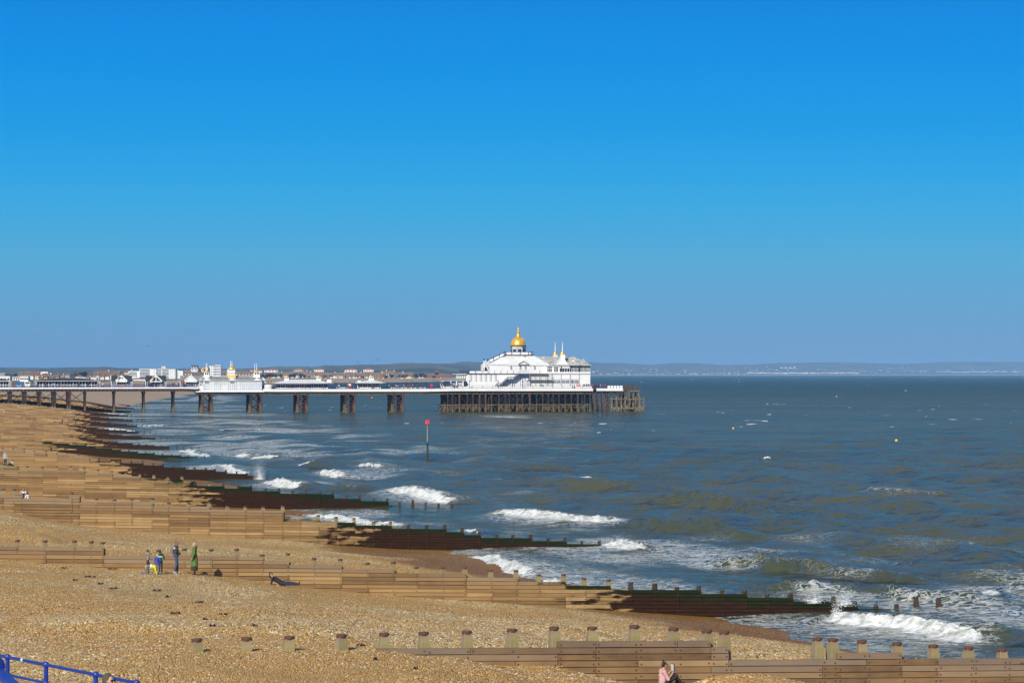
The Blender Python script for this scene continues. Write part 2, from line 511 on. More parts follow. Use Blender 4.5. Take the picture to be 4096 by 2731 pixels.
# ---------------------------------------------------------------- sea
m_sea, t, b = newmat('sea_water')
co = coord(t, rot=(0, 0, R(-35)))
cs = coord(t, (0.55, 1.0, 1.0), (0, 0, R(-35)))
geo = nn(t, 'ShaderNodeNewGeometry')
def facet(vec, sc, det, k, prev):
    nz = noise_n(t, vec, sc, det, 0.6)
    d = nn(t, 'ShaderNodeVectorMath', operation='SUBTRACT'); t.links.new(nz.outputs['Color'], d.inputs[0]); d.inputs[1].default_value = (0.5, 0.5, 0.5)
    m_ = nn(t, 'ShaderNodeVectorMath', operation='MULTIPLY_ADD'); t.links.new(d.outputs[0], m_.inputs[0]); m_.inputs[1].default_value = (k, k, 0); t.links.new(prev, m_.inputs[2])
    return m_.outputs[0]
nv = facet(cs, 0.55, 4, 0.85, geo.outputs['Normal'])
nv = facet(cs, 2.3, 3, 0.95, nv)
nv = facet(cs, 0.13, 3, 0.60, nv)
nm = nn(t, 'ShaderNodeVectorMath', operation='NORMALIZE'); t.links.new(nv, nm.inputs[0]); t.links.new(nm.outputs[0], b.inputs['Normal'])
silt = noise_n(t, coord(t, (0.3, 1, 1), (0, 0, R(-20))), 0.012, 4, 0.6)
gp_ = nn(t, 'ShaderNodeSeparateXYZ'); t.links.new(geo.outputs['Position'], gp_.inputs[0])
silty = mixc(t, mrange(t, silt.outputs[0], 0.35, 0.65), (0.040, 0.056, 0.041), (0.074, 0.076, 0.038))
t.links.new(mixc(t, mrange(t, gp_.outputs[1], 350, 3500), silty, (0.020, 0.044, 0.050)), b.inputs['Base Color'])
b.inputs['Roughness'].default_value = 0.9; b.inputs['Specular IOR Level'].default_value = 0.0
gl = nn(t, 'ShaderNodeBsdfGlossy'); gl.inputs['Roughness'].default_value = 0.10; gl.inputs['Color'].default_value = (0.90, 0.87, 0.83, 1); t.links.new(nm.outputs[0], gl.inputs['Normal'])
fz = nn(t, 'ShaderNodeFresnel'); fz.inputs['IOR'].default_value = 1.33; t.links.new(nm.outputs[0], fz.inputs['Normal'])
sp_ = nn(t, 'ShaderNodeSeparateXYZ'); t.links.new(geo.outputs['Position'], sp_.inputs[0])
offs = mrange(t, sp_.outputs[1], 250, 2200, 1.0, 0.52)      # steeper chop offshore mirrors less of the low sky
wm = nn(t, 'ShaderNodeMixShader'); t.links.new(math_n(t, 'MULTIPLY', math_n(t, 'MINIMUM', math_n(t, 'MULTIPLY', fz.outputs[0], 0.68), 0.40), offs), wm.inputs[0]); t.links.new(b.outputs[0], wm.inputs[1]); t.links.new(gl.outputs[0], wm.inputs[2])
fm = nn(t, 'ShaderNodeBsdfPrincipled')
fm.inputs['Base Color'].default_value = (0.82, 0.83, 0.82, 1); fm.inputs['Roughness'].default_value = 0.8
fb = nn(t, 'ShaderNodeBump'); fb.inputs['Strength'].default_value = 0.9; fb.inputs['Distance'].default_value = 0.3
fn = noise_n(t, co, 2.2, 5, 0.7)
t.links.new(mixc(t, mrange(t, noise_n(t, co, 1.6, 5, 0.7).outputs[0], 0.36, 0.6), (0.40, 0.43, 0.38), (0.86, 0.87, 0.85)), fm.inputs['Base Color']); t.links.new(fn.outputs[0], fb.inputs['Height']); t.links.new(fb.outputs[0], fm.inputs['Normal'])
solid = attr_n(t, 'foam'); lace = attr_n(t, 'lace')
w1 = noise_n(t, co, 0.6, 3, 0.6)
wv = nn(t, 'ShaderNodeVectorMath', operation='MULTIPLY_ADD')
t.links.new(w1.outputs['Color'], wv.inputs[0]); wv.inputs[1].default_value = (2.2, 2.2, 0); t.links.new(cs, wv.inputs[2])
def cells(sc):
    v = nn(t, 'ShaderNodeTexVoronoi', feature='DISTANCE_TO_EDGE'); v.inputs['Scale'].default_value = sc
    t.links.new(wv.outputs[0], v.inputs['Vector']); return v.outputs['Distance']
e1_ = cells(0.75); e2_ = cells(1.9)
width = math_n(t, 'MULTIPLY', lace, 0.20)
l1 = math_n(t, 'MULTIPLY', math_n(t, 'LESS_THAN', e1_, width), 1.0)
l1 = math_n(t, 'DIVIDE', math_n(t, 'SUBTRACT', width, e1_), 0.05, clamp=True)
l2 = math_n(t, 'DIVIDE', math_n(t, 'SUBTRACT', math_n(t, 'MULTIPLY', lace, 0.26), e2_), 0.06, clamp=True)
l3 = mrange(t, math_n(t, 'ADD', noise_n(t, cs, 1.3, 5, 0.7).outputs[0], math_n(t, 'MULTIPLY', lace, 0.42)), 0.80, 0.92)
lc = math_n(t, 'MAXIMUM', math_n(t, 'MULTIPLY', math_n(t, 'MAXIMUM', l1, l2), mrange(t, lace, 0.02, 0.3)), l3)
sf = mrange(t, math_n(t, 'ADD', solid, math_n(t, 'MULTIPLY', math_n(t, 'SUBTRACT', noise_n(t, co, 1.1, 4, 0.65).outputs[0], 0.5), 0.9)), 0.42, 0.62)
ft_ = math_n(t, 'MAXIMUM', sf, math_n(t, 'MULTIPLY', lc, 0.62), clamp=True)
mx = nn(t, 'ShaderNodeMixShader')
t.links.new(ft_, mx.inputs[0]); t.links.new(wm.outputs[0], mx.inputs[1]); t.links.new(fm.outputs[0], mx.inputs[2])
t.links.new(mx.outputs[0], t.nodes['Material Output'].inputs['Surface'])

# breakers: (crest polyline in the view, height, foam width, tail)
BRK = [([(1800, 1412), (1900, 1412), (2010, 1425), (2120, 1436), (2230, 1460), (2352, 1470)], 0.75, 2.6, 1.0),
       ([(1100, 1172), (1190, 1178), (1300, 1190), (1400, 1196), (1495, 1205)], 0.75, 2.8, 1.0),
       ([(868, 1122), (940, 1128), (1010, 1142), (1075, 1152)], 0.9, 3.2, 1.0),
       ([(1060, 1268), (1120, 1275), (1180, 1295), (1235, 1325)], 0.6, 2.4, 1.0),
       ([(1388, 1240), (1440, 1246), (1485, 1260)], 0.8, 2.6, 0.8),
       ([(590, 1102), (640, 1104), (705, 1117)], 0.8, 3.2, 0.8),
       ([(710, 1080), (750, 1080), (795, 1088)], 0.8, 2.6, 0.6),
       ([(818, 1069), (888, 1073)], 0.5, 1.6, 0.4), ([(583, 1046), (648, 1056)], 0.8, 3.0, 0.6), ([(690, 1064), (728, 1062)], 0.6, 2.2, 0.4),
       ([(548, 1041), (582, 1044)], 0.5, 2.0, 0.4), ([(500, 986), (538, 985)], 0.6, 3.0, 0.3), ([(585, 985), (610, 986)], 0.4, 1.6, 0.3),
       ([(690, 1174), (770, 1184), (830, 1198), (990, 1206)], 0.5, 1.8, 1.0), ([(1328, 1103), (1372, 1110), (1440, 1113)], 0.6, 2.2, 0.6),
       ([(2218, 1372), (2250, 1368), (2300, 1376)], 0.6, 2.0, 0.5), ([(225, 980), (330, 990)], 0.5, 3.2, 0.6), ([(300, 974), (400, 976)], 0.4, 3.0, 0.6),
       ([(440, 1066), (520, 1070), (580, 1090)], 0.5, 2.0, 0.8), ([(400, 1030), (440, 1036), (500, 1048)], 0.5, 2.0, 0.8),
       ([(60, 0), (61, 0)], 0, 1, 0), ([(180, 934), (250, 938)], 0.4, 3.5, 0.5), ([(170, 955), (265, 962)], 0.4, 3.0, 0.6), ([(225, 945), (300, 950)], 0.3, 2.5, 0.6),
       ([(1070, 1215), (1120, 1220)], 0.4, 1.5, 0.6), ([(1230, 1330), (1290, 1338)], 0.4, 1.6, 0.6), ([(1740, 1052), (1775, 1053)], 0.4, 1.2, 0.3),
       ([(1366, 991), (1390, 992)], 0.3, 1.5, 0.2), ([(1760, 949), (1775, 950)], 0.3, 2.0, 0.2), ([(1095, 953), (1160, 955), (1240, 958)], 0.1, 1.2, 1.0)]
SWELL = [([(1560, 1276), (1650, 1281), (1728, 1288), (1860, 1300), (1979, 1313), (2180, 1323)], 1.05, 5.0, -0.55), ([(1470, 1142), (1580, 1150), (1678, 1162), (1800, 1182), (1904, 1198)], 0.95, 5.0, -0.3),
         ([(1380, 1200), (1487, 1203), (1628, 1218), (1720, 1228)], 0.9, 4.5, -0.3), ([(1653, 1354), (1740, 1350), (1829, 1351), (1950, 1352), (2030, 1358), (2205, 1378), (2340, 1390)], 0.7, 4.0, -0.35),
         ([(1900, 1130), (2000, 1124), (2080, 1135), (2240, 1138)], 0.5, 4.0, -0.9), ([(1640, 1152), (1760, 1148), (1900, 1152)], 0.4, 4.0, -0.6), ([(1130, 1100), (1240, 1106), (1320, 1112)], 0.6, 4.0, -0.3),
         ([(2230, 1452), (2300, 1462), (2352, 1466)], 0.4, 3.0, -0.6), ([(1990, 1055), (2110, 1060)], 0.5, 5.0, -0.1), ([(1500, 1010), (1640, 1014)], 0.5, 6.0, -0.1), ([(1320, 1060), (1480, 1066)], 0.5, 6.0, -0.1), ([(760, 1120), (850, 1125)], 0.5, 3.0, -0.6)]
LACE = [(1850, 1245, 170, 22, 0.5), (2150, 1262, 200, 30, 0.55), (1640, 1240, 120, 14, 0.45), (1950, 1290, 260, 16, 0.45), (2080, 1140, 150, 10, 0.45), (1700, 1152, 150, 6, 0.4), (1180, 1133, 90, 8, 0.5), (1000, 1205, 110, 14, 0.5), (1330, 1290, 180, 18, 0.4), (1250, 1240, 160, 10, 0.35), (760, 1110, 110, 10, 0.4), (300, 975, 90, 10, 0.4), (1165, 955, 110, 4, 0.5), (560, 955, 60, 3, 0.4)]
BRK += SWELL
ys = 58.0 * 1.0034 ** np.arange(0, 900)
ys = ys[ys < 1180]
ys = np.concatenate([ys, 1180 * 1.06 ** np.arange(1, 63)])
rr = np.concatenate([np.linspace(-1.2, -0.26, 30, endpoint=False), np.linspace(-0.26, 0.26, 520), np.linspace(0.26, 1.2, 31)[1:]])
Yg, Rg = np.meshgrid(ys, rr, indexing='ij')
Xg = Yg * Rg
EX = np.array([E[k][0] for k in range(NG + 1)]); EY = np.array([E[k][1] for k in range(NG + 1)])
q = (Xg - np.where(Yg > 1105, -165 - 0.12 * (Yg - 1105), np.interp(Yg, EY, EX))) * 0.95            # metres seaward of the groyne heads
amp = 0.12 + 0.88 * sst(-16, 30, q)
cell = np.maximum(0.0034 * Yg, 0.001 * Yg)
Zg = np.zeros_like(Xg)
wr = np.random.default_rng(5)
for lam in (31, 24, 18, 14, 11, 8.5, 6.5, 5, 4, 3.1, 2.4):
    for j in range(3):
        an = R(215) + wr.normal(0, 0.45)
        kx, ky = math.cos(an) * 2 * math.pi / lam, math.sin(an) * 2 * math.pi / lam
        ph = wr.uniform(0, 6.28)
        fade = np.clip(lam / (2.4 * cell) - 1.0, 0, 1)
        wave = np.sin(kx * Xg + ky * Yg + ph + 1.5 * fbm(Xg / (lam * 2.5), Yg / (lam * 2.5), int(lam) + j, 2))
        Zg += 0.0125 * lam ** 0.70 * fade * (wave + 0.25 * wave * wave)
Zg *= amp * (1 - sst(350, 1000, Yg))
foam = np.zeros_like(Xg); lc_ = np.zeros_like(Xg)
for pts, h, wd, tail in BRK:
    if h == 0: continue
    wd *= 0.62; h *= 0.8
    P = [at_z(x * 1.7415, y * 1.7415 + 4, h * 0.4) for x, y in pts]
    P = np.array([(p.x, p.y) for p in P])
    m0 = P.min(0) - 16; m1 = P.max(0) + 16
    I = np.where((Xg > m0[0]) & (Xg < m1[0]) & (Yg > m0[1]) & (Yg < m1[1]))
    if len(I[0]) == 0: continue
    x, y = Xg[I], Yg[I]
    L = np.concatenate([[0], np.cumsum(np.linalg.norm(np.diff(P, axis=0), axis=1))])
    bd = np.full(x.shape, 1e9); bs = np.zeros_like(x); bu = np.zeros_like(x)
    for i in range(len(P) - 1):
        a = P[i]; d = P[i + 1] - a; ln = np.linalg.norm(d); d = d / ln
        u = (x - a[0]) * d[0] + (y - a[1]) * d[1]
        uc = np.clip(u, -2 if i == 0 else 0, ln + (2 if i == len(P) - 2 else 0))
        nx, ny = -d[1], d[0]
        if nx > 0: nx, ny = -nx, -ny
        dd = np.hypot(x - a[0] - d[0] * uc, y - a[1] - d[1] * uc)
        sg = (x - a[0]) * nx + (y - a[1]) * ny         # positive = shoreward
        up = dd < bd
        bd = np.where(up, dd, bd); bs = np.where(up, np.sign(sg) * dd, bs); bu = np.where(up, uc + L[i], bu)
    wob = (fbm(x / 2.5, y / 2.5, 40, 3) - 0.5)
    bs = bs + wob * 2.2 + (fbm(x / 0.7, y / 0.7, 44, 2) - 0.5) * 0.9
    end = sst(-1.5, 0.26 * L[-1] + 0.8, bu) * sst(-1.5, 0.26 * L[-1] + 0.8, L[-1] - bu)
    ridge = np.where(bs > 0, np.exp(-(bs / (0.42 * wd)) ** 2), np.exp(-(bs / 2.6) ** 2))
    rough = 0.7 + 1.5 * (fbm(x / 0.8, y / 1.3, 61, 3) - 0.4)
    Zg[I] += h * end * ridge * np.where(bs > -0.3, rough, 1)
    if tail < 0: foam_k = 0.0; tail = -tail
    else: foam_k = 1.0
    f = foam_k * sst(-0.7, 0.1, bs) * sst(wd * 1.25, wd * 0.55, bs) * end
    foam[I] = np.maximum(foam[I], f)
    if foam_k == 0: tail *= 0.45
    l = np.where(bs < 0, np.exp(bs / 4.0) * (0.4 if foam_k else 0.8) * tail, np.exp(-np.maximum(bs - wd, 0) / 3.0) * 0.6 * tail * foam_k) * end
    lc_[I] = np.maximum(lc_[I], l)
pt = fbm(Xg / 16, Yg / 16, 21, 4); pt2 = fbm(Xg / 5.0 + 0.5 * Yg / 9, Yg / 22, 33, 3)
surf = sst(-30, -17, q) * (1 - sst(5, 45, q)) * sst(0.50, 0.70, 0.6 * pt + 0.4 * pt2) * 0.42
wash = sst(-30, -20, q) * (1 - sst(-14, -4, q)) * (0.10 + 0.5 * pt)
surf = np.maximum(surf, sst(330, 480, Yg) * sst(-26, -10, q) * (1 - sst(30, 70, q)) * sst(0.40, 0.62, 0.5 * fbm(Xg / 12, Yg / 9, 51, 3) + 0.5 * pt) * 0.42)
lc_ = np.maximum(lc_, np.maximum(surf, wash))
band = sst(55, 20, q) * sst(0.55, 0.72, pt) * 0.0
far = sst(0.0, 1.0, q / 30)
for cx_, cy_, rx_, ry_, k_ in LACE:
    uu_ = 1176 + Rg * F / 1.7415; vv_ = (HV + HC * F / Yg) / 1.7415
    d_ = ((uu_ - cx_) / rx_) ** 2 + ((vv_ - cy_) / ry_) ** 2
    lc_ = np.maximum(lc_, 0.7 * k_ * np.exp(-d_ * 1.4) * (0.55 + 0.9 * (pt2 - 0.3)))
wc = sst(0.80, 0.86, fbm(Xg / 5.0, Yg / 15.0, 77, 3)) * far * sst(480, 700, Yg)
foam = np.maximum(foam, wc * 0.75)
sea = link('sea', mesh_np('sea', np.stack([Xg, Yg, Zg], -1).reshape(-1, 3), grid_faces(*Xg.shape), {'foam': foam, 'lace': lc_}), m_sea)
tag(sea, kind='structure')

# ---------------------------------------------------------------- timber groynes
def wood_mat(name, green, grey, mul=1.0, tide=20.6):
    m, t, b = newmat(name)
    co = coord(t)
    sp = nn(t, 'ShaderNodeSeparateXYZ'); t.links.new(co, sp.inputs[0])
    s = sp.outputs[0]
    tone = attr_n(t, 'tone'); below = attr_n(t, 'below')
    gr = noise_n(t, coord(t, (0.35, 4, 9.0)), 2.2, 5, 0.65)
    blot = noise_n(t, coord(t, (1.0, 1, 1.6)), 0.8, 4, 0.6)
    cr = nn(t, 'ShaderNodeValToRGB')
    st = [(0.0, (0.085, 0.055, 0.032)), (0.25, (0.185, 0.115, 0.056)), (0.5, (0.29, 0.175, 0.075)), (0.75, (0.37, 0.235, 0.10)), (1.0, (0.47, 0.33, 0.165))]
    while len(cr.color_ramp.elements) < 5: cr.color_ramp.elements.new(0.5)
    for e, (p, c) in zip(cr.color_ramp.elements, st): e.position = p; e.color = (c[0] * mul, c[1] * mul * (1.0 if mul == 1 else 1.02), c[2] * mul * (1.0 if mul == 1 else 1.12), 1)
    f = math_n(t, 'ADD', math_n(t, 'MULTIPLY', tone, 0.70), math_n(t, 'MULTIPLY', gr.outputs[0], 0.42))
    f = math_n(t, 'ADD', f, math_n(t, 'MULTIPLY', math_n(t, 'SUBTRACT', blot.outputs[0], 0.5), 0.35 if mul == 1 else 0.75), clamp=True)
    t.links.new(f, cr.inputs[0])
    dry = mixc(t, math_n(t, 'MULTIPLY', mrange(t, math_n(t, 'ADD', below, math_n(t, 'MULTIPLY', tone, -0.5)), 0.35, -0.25), 0.75), cr.outputs[0], grey)
    # tide: dark wet planks seaward, green weed along the upper boards
    wn = noise_n(t, coord(t, (0.75, 1, 2.4)), 0.9, 3, 0.6)
    ws = math_n(t, 'ADD', s, math_n(t, 'MULTIPLY', math_n(t, 'SUBTRACT', wn.outputs[0], 0.5), 17.0))
    ws = math_n(t, 'ADD', ws, math_n(t, 'MULTIPLY', math_n(t, 'SUBTRACT', tone, 0.5), 3.5))
    low = mrange(t, below, 0.55, 1.7, 0.0, 5.0)
    ws = math_n(t, 'ADD', ws, mrange(t, below, 0.45, 0.05, 0.0, -3.0))
    wet = mrange(t, ws, tide, tide + 2.2, 1.0, 0.0)
    wn2 = noise_n(t, coord(t, (0.8, 1, 3.0)), 1.4, 4, 0.6)
    brown = mixc(t, wn2.outputs[0], (0.014, 0.007, 0.004), (0.052, 0.022, 0.010))
    weed = mixc(t, wn2.outputs[0], (0.006, 0.011, 0.004), (0.017, 0.033, 0.008))
    gsel = mrange(t, math_n(t, 'ADD', below, math_n(t, 'MULTIPLY', math_n(t, 'SUBTRACT', wn2.outputs[0], 0.5), 0.7)), 0.28, 0.62, green, 0.0)
    wc_ = mixc(t, gsel, brown, weed)
    # slime creeping up past the tide line, on the dry boards only
    sl = math_n(t, 'MULTIPLY', mrange(t, s, 30, 21, 0.0, 1.0), mrange(t, wn2.outputs[0], 0.4, 0.6, 0.0, 0.5))
    dry = mixc(t, math_n(t, 'MULTIPLY', sl, green), dry, (0.16, 0.13, 0.045))
    col = mixc(t, wet, dry, wc_)
    t.links.new(col, b.inputs['Base Color'])
    t.links.new(mrange(t, wet, 0, 1, 0.8, 0.5), b.inputs['Roughness'])
    b.inputs['Specular IOR Level'].default_value = 0.15
    bp = nn(t, 'ShaderNodeBump'); bp.inputs['Strength'].default_value = 0.5; bp.inputs['Distance'].default_value = 0.03
    t.links.new(gr.outputs[0], bp.inputs['Height']); t.links.new(bp.outputs[0], b.inputs['Normal'])
    return m
M_WOOD = wood_mat('groyne_planks', 0.8, (0.25, 0.185, 0.125))
M_WOODG = wood_mat('weedy_groyne_planks', 1.0, (0.20, 0.17, 0.10))
M_WOOD1 = wood_mat('near_groyne_planks', 0.4, (0.19, 0.15, 0.12), 0.80)
M_WOODB = wood_mat('brown_groyne_planks', 0.12, (0.23, 0.165, 0.10), 1.0, 12.5)
M_WOOD5 = wood_mat('fifth_groyne_planks', 0.12, (0.23, 0.165, 0.10), 1.0, 16.0)
def post_mat():
    m, t, b = newmat('groyne_post_wood')
    co = coord(t); sp = nn(t, 'ShaderNodeSeparateXYZ'); t.links.new(coord(t), sp.inputs[0])
    oi = nn(t, 'ShaderNodeObjectInfo')
    ge = nn(t, 'ShaderNodeAttribute', attribute_name='wet')
    gr = noise_n(t, coord(t, (6, 6, 0.8)), 2.5, 4, 0.6)
    dry = mixc(t, gr.outputs[0], (0.15, 0.115, 0.065), (0.36, 0.30, 0.20))
    moss = mixc(t, mrange(t, noise_n(t, co, 3.0, 3).outputs[0], 0.52, 0.66, 0, 0.6), dry, (0.22, 0.19, 0.04))
    rust = mixc(t, math_n(t, 'MULTIPLY', mrange(t, sp.outputs[2], -0.30, 0.02), mrange(t, gr.outputs[0], 0.35, 0.6)), moss, (0.22, 0.09, 0.035))
    wetc = mixc(t, gr.outputs[0], (0.022, 0.014, 0.008), (0.075, 0.045, 0.022))
    t.links.new(mixc(t, ge.outputs['Fac'], rust, wetc), b.inputs['Base Color'])
    b.inputs['Roughness'].default_value = 0.75
    bp = nn(t, 'ShaderNodeBump'); bp.inputs['Strength'].default_value = 0.4; bp.inputs['Distance'].default_value = 0.03
    t.links.new(gr.outputs[0], bp.inputs['Height']); t.links.new(bp.outputs[0], b.inputs['Normal'])
    return m
M_POST = post_mat()
M_CAP = mat('rusty_iron_cap', (0.13, 0.055, 0.03), 0.8, c2=(0.06, 0.028, 0.018), scale=9, bump=0.4)
M_CAPW = mat('dark_wet_iron_cap', (0.06, 0.03, 0.018), 0.6, c2=(0.025, 0.016, 0.012), scale=9)
M_BOLT = mat('rusty_bolt', (0.10, 0.045, 0.025), 0.8)

PU = {1: [795, 995, 1166, 1375, 1546, 1704, 1877, 2058, 2227, 2379, 2548, 2705, 2838, 2908, 3281, 3343, 3459, 3600, 3745, 3886, 4020],
      2: [74, 185, 302, 370, 416, 640, 743, 849, 952, 1054, 1157, 1262, 1367, 1475, 1579, 1671, 1774, 1864, 1968, 2070, 2161, 2260, 2343, 2440, 2529, 2625, 2714, 2801, 2894, 2985, 3074, 3168, 3249, 3340, 3425, 3510, 3592, 3671, 3761],
      3: [15, 61, 93, 291, 320, 389, 462, 531, 612, 679, 760, 840, 913, 985, 1056, 1134, 1204, 1277, 1348, 1420, 1498, 1566, 1637, 1710, 1783, 1852, 1921, 1990, 2055, 2126, 2196, 2264, 2331, 2401, 2463],
      4: [73, 112, 172, 228, 286, 340, 395, 450, 505, 562, 618, 674, 730, 785, 840, 896, 955, 1006, 1066, 1118, 1173, 1227, 1282, 1334, 1389, 1441, 1498, 1552, 1601, 1654, 1706, 1757, 1811]}
TILT = {3: {531: 0.22, 760: 0.25, 985: 0.15, 320: 0.1}}
PV1 = {795: 2560, 995: 2556, 1166: 2551, 1375: 2543, 1546: 2538, 1704: 2534, 1877: 2529, 2058: 2521, 2227: 2514, 2379: 2513, 2548: 2507, 2705: 2516, 2838: 2525, 2908: 2530, 3281: 2556, 3343: 2559,
       3459: 2567, 3600: 2575, 3745: 2584, 3886: 2592, 4020: 2600}
PW = 0.215; SLOPE = 0.03
GL = {1: 'nearest timber groyne, half buried in shingle, rust-capped posts standing proud of the pale planks',
      2: 'long plank groyne behind the family group, turning dark and weedy where it meets the breakers',
      3: 'third groyne from the camera, with a few leaning posts on its landward end',
      4: 'fourth groyne from the camera, green weed above dark brown planks at its seaward half',
      5: 'fifth groyne from the camera, spray bursting off its brown seaward end',
      6: 'greyish weed covered groyne beyond the brown one with the bursting spray',
      7: 'seventh groyne from the camera, its brown tail ending in foam',
      8: 'eighth groyne from the camera on the far beach',
      9: 'ninth groyne from the camera, a row of bare posts at its seaward end',
      10: 'tenth groyne from the camera, low and thin in the surf',
      11: 'eleventh groyne from the camera, between the bathers in pink and the pier',
      12: 'second groyne on the camera side of the pier legs',
      13: 'dark groyne in the shade just in front of the pier legs',
      14: 'groyne seen through the pier legs, washed by foam',
      15: 'farthest visible groyne, small behind the pier legs'}
def post_mesh(h, w, wet):
    m = MB()
    # local z=0 at the top; a squared trunk pinched under the cap
    pr = [(0.58, -h), (0.58, -0.55), (0.55, -0.32), (0.46, -0.12), (0.42, -0.05)]
    for i in range(len(pr) - 1):
        a, za = pr[i]; c, zb = pr[i + 1]
        a *= w; c *= w
        m.frus((-a, a, -a, a, za), (-c, c, -c, c, zb))
    m.attr = {'wet': [wet] * len(m.v)}
    me = bpy.data.meshes.new('post'); me.from_pydata(m.v, [], m.f)
    at = me.attributes.new('wet', 'FLOAT', 'POINT'); at.data.foreach_set('value', [wet] * len(m.v))
    me.materials.append(M_POST)
    return me
def cap_mesh(w, mt):
    m = MB(); r = w * 0.52
    m.lathe([(r * 0.9, -0.085), (r, -0.07), (r, 0.0), (r * 0.93, 0.02), (r * 0.5, 0.025)], 0, 0, 12)
    me = bpy.data.meshes.new('cap'); me.from_pydata(m.v, [], m.f); me.materials.append(mt)
    return me
PM = {}
def get_post(w, wet):
    key = (round(w, 2), round(wet, 1))
    if key not in PM: PM[key] = (post_mesh(3.0, w, key[1]), cap_mesh(w * 1.12, M_CAPW if wet > 0.5 else M_CAP))
    return PM[key]
GROYNE = {}
for k in range(1, NG + 1):
    e, g = gline(k)
    rz = math.atan2(-g[1], -g[0])
    root = empty('timber_groyne', (e[0], e[1], 0), rz, GL[k], 'groyne', 'timber groynes along the beach')
    GROYNE[k] = root
    rnd = random.Random(k * 13)
    tp, ft = prof(k)
    smax = {1: 50.3, 2: 62, 3: 56, 4: 48}.get(k, 46 if k < 8 else 60)
    smin = {1: 5, 2: 2.6, 3: -0.2, 4: -0.1}.get(k, -0.2)
    if k in PU: pos = sorted(s_of(k, u) for u in PU[k])
    else: pos = [-5.6 + 1.37 * i + rnd.uniform(-0.1, 0.1) for i in range(int((smax + 5.6) / 1.37))]
    allp = [p for p in pos if smin <= p <= smax]
    lo = pos[0]
    x = allp[0] - 1.37 if allp else 0
    while x > smin: allp.insert(0, x); x -= 1.37
    x = allp[-1] + 1.37
    while x < smax: allp.append(x); x += 1.37
    cuts = [smin] + [p for p in allp if p - smin > 0.6] + [smax]
    def top_at(s):
        z = float(ztop(k, s))
        return z
    m = MB(); tone = []; bel = []
    bolts = MB()
    zmin = -1.2
    rlo = int((zmin - SLOPE * smax) / PW); rhi = int(5.6 / PW) + 1
    rowc = {}
    for r in range(rlo, rhi):
        i = rnd.randint(0, 1) if k < 6 else 0
        start = 0
        while start < len(cuts) - 1:
            stp = rnd.choice((1, 2, 2, 3, 3)) if k < 6 else rnd.choice((2, 3, 4))
            a = start; end = min(start + stp, len(cuts) - 1)
            tn = rnd.random() ** 1.2 * 0.9 + rnd.uniform(0, 0.1)
            # keep only the stretch of the board under the stepped top and not deep in the ground
            run = []
            for j in range(a, end):
                mid = 0.5 * (cuts[j] + cuts[j + 1])
                zb = r * PW + SLOPE * mid
                tt = top_at(mid)
                if zb + PW * 0.55 <= tt and zb + PW > float(znear(k, mid)) - 0.7 - (0.5 if mid < 16 else 0):
                    run.append(j)
                elif run: break
            if run:
                s0, s1 = cuts[run[0]] + 0.012, cuts[run[-1] + 1] - 0.012
                z0, z1 = r * PW + SLOPE * s0, r * PW + SLOPE * s1
                y1 = 0.11 + rnd.uniform(-0.028, 0.03); gp = 0.007 + rnd.random() * 0.009
                j1 = rnd.uniform(-0.008, 0.008)
                nb = m.add([(s0, 0, z0 + gp), (s1, 0, z1 + gp), (s1, y1, z1 + gp), (s0, y1, z0 + gp), (s0, 0, z0 + PW - gp), (s1, 0, z1 + PW - gp), (s1, y1 + j1, z1 + PW - gp), (s0, y1, z0 + PW - gp)],
                      [(0, 3, 2, 1), (4, 5, 6, 7), (0, 1, 5, 4), (1, 2, 6, 5), (2, 3, 7, 6), (3, 0, 4, 7)])
                mid = 0.5 * (s0 + s1)
                bl = max(0.0, top_at(mid) - (0.5 * (z0 + z1) + PW / 2))
                tone += [tn] * 8; bel += [bl] * 8
                yb = -0.022 if r % 2 else -0.040
                m.add([(s0 - .012, yb - .03, z0 - .02), (s1 + .012, yb - .03, z1 - .02), (s1 + .012, yb, z1 - .02), (s0 - .012, yb, z0 - .02), (s0 - .012, yb - .03, z0 + PW - gp), (s1 + .012, yb - .03, z1 + PW - gp), (s1 + .012, yb, z1 + PW - gp), (s0 - .012, yb, z0 + PW - gp)],
                      [(0, 3, 2, 1), (4, 5, 6, 7), (0, 1, 5, 4), (1, 2, 6, 5), (2, 3, 7, 6), (3, 0, 4, 7)])
                tone += [0.0] * 8; bel += [bl] * 8
                if k <= 3:
                    for j in run:
                        for px in ((cuts[j] + 0.09,) if k > 1 else (cuts[j] + 0.09, cuts[j + 1] - 0.09)):
                            if rnd.random() < 0.8:
                                zc = r * PW + SLOPE * px + PW * rnd.uniform(0.35, 0.65); q_ = 0.022 if k < 3 else 0.028
                                bolts.box(px - q_, px + q_, y1 - 0.01, y1 + 0.02, zc - q_, zc + q_)
            start = end
    if bolts.v:
        m.add(bolts.v, bolts.f, 1); tone += [0.5] * len(bolts.v); bel += [0.5] * len(bolts.v)
    m.attr = {'tone': tone, 'below': bel}
    m.build('planking', [M_WOODG if k in (4, 6) else M_WOOD1 if k == 1 else M_WOOD if k < 4 else M_WOOD5 if k == 5 else M_WOODB, M_BOLT], root)
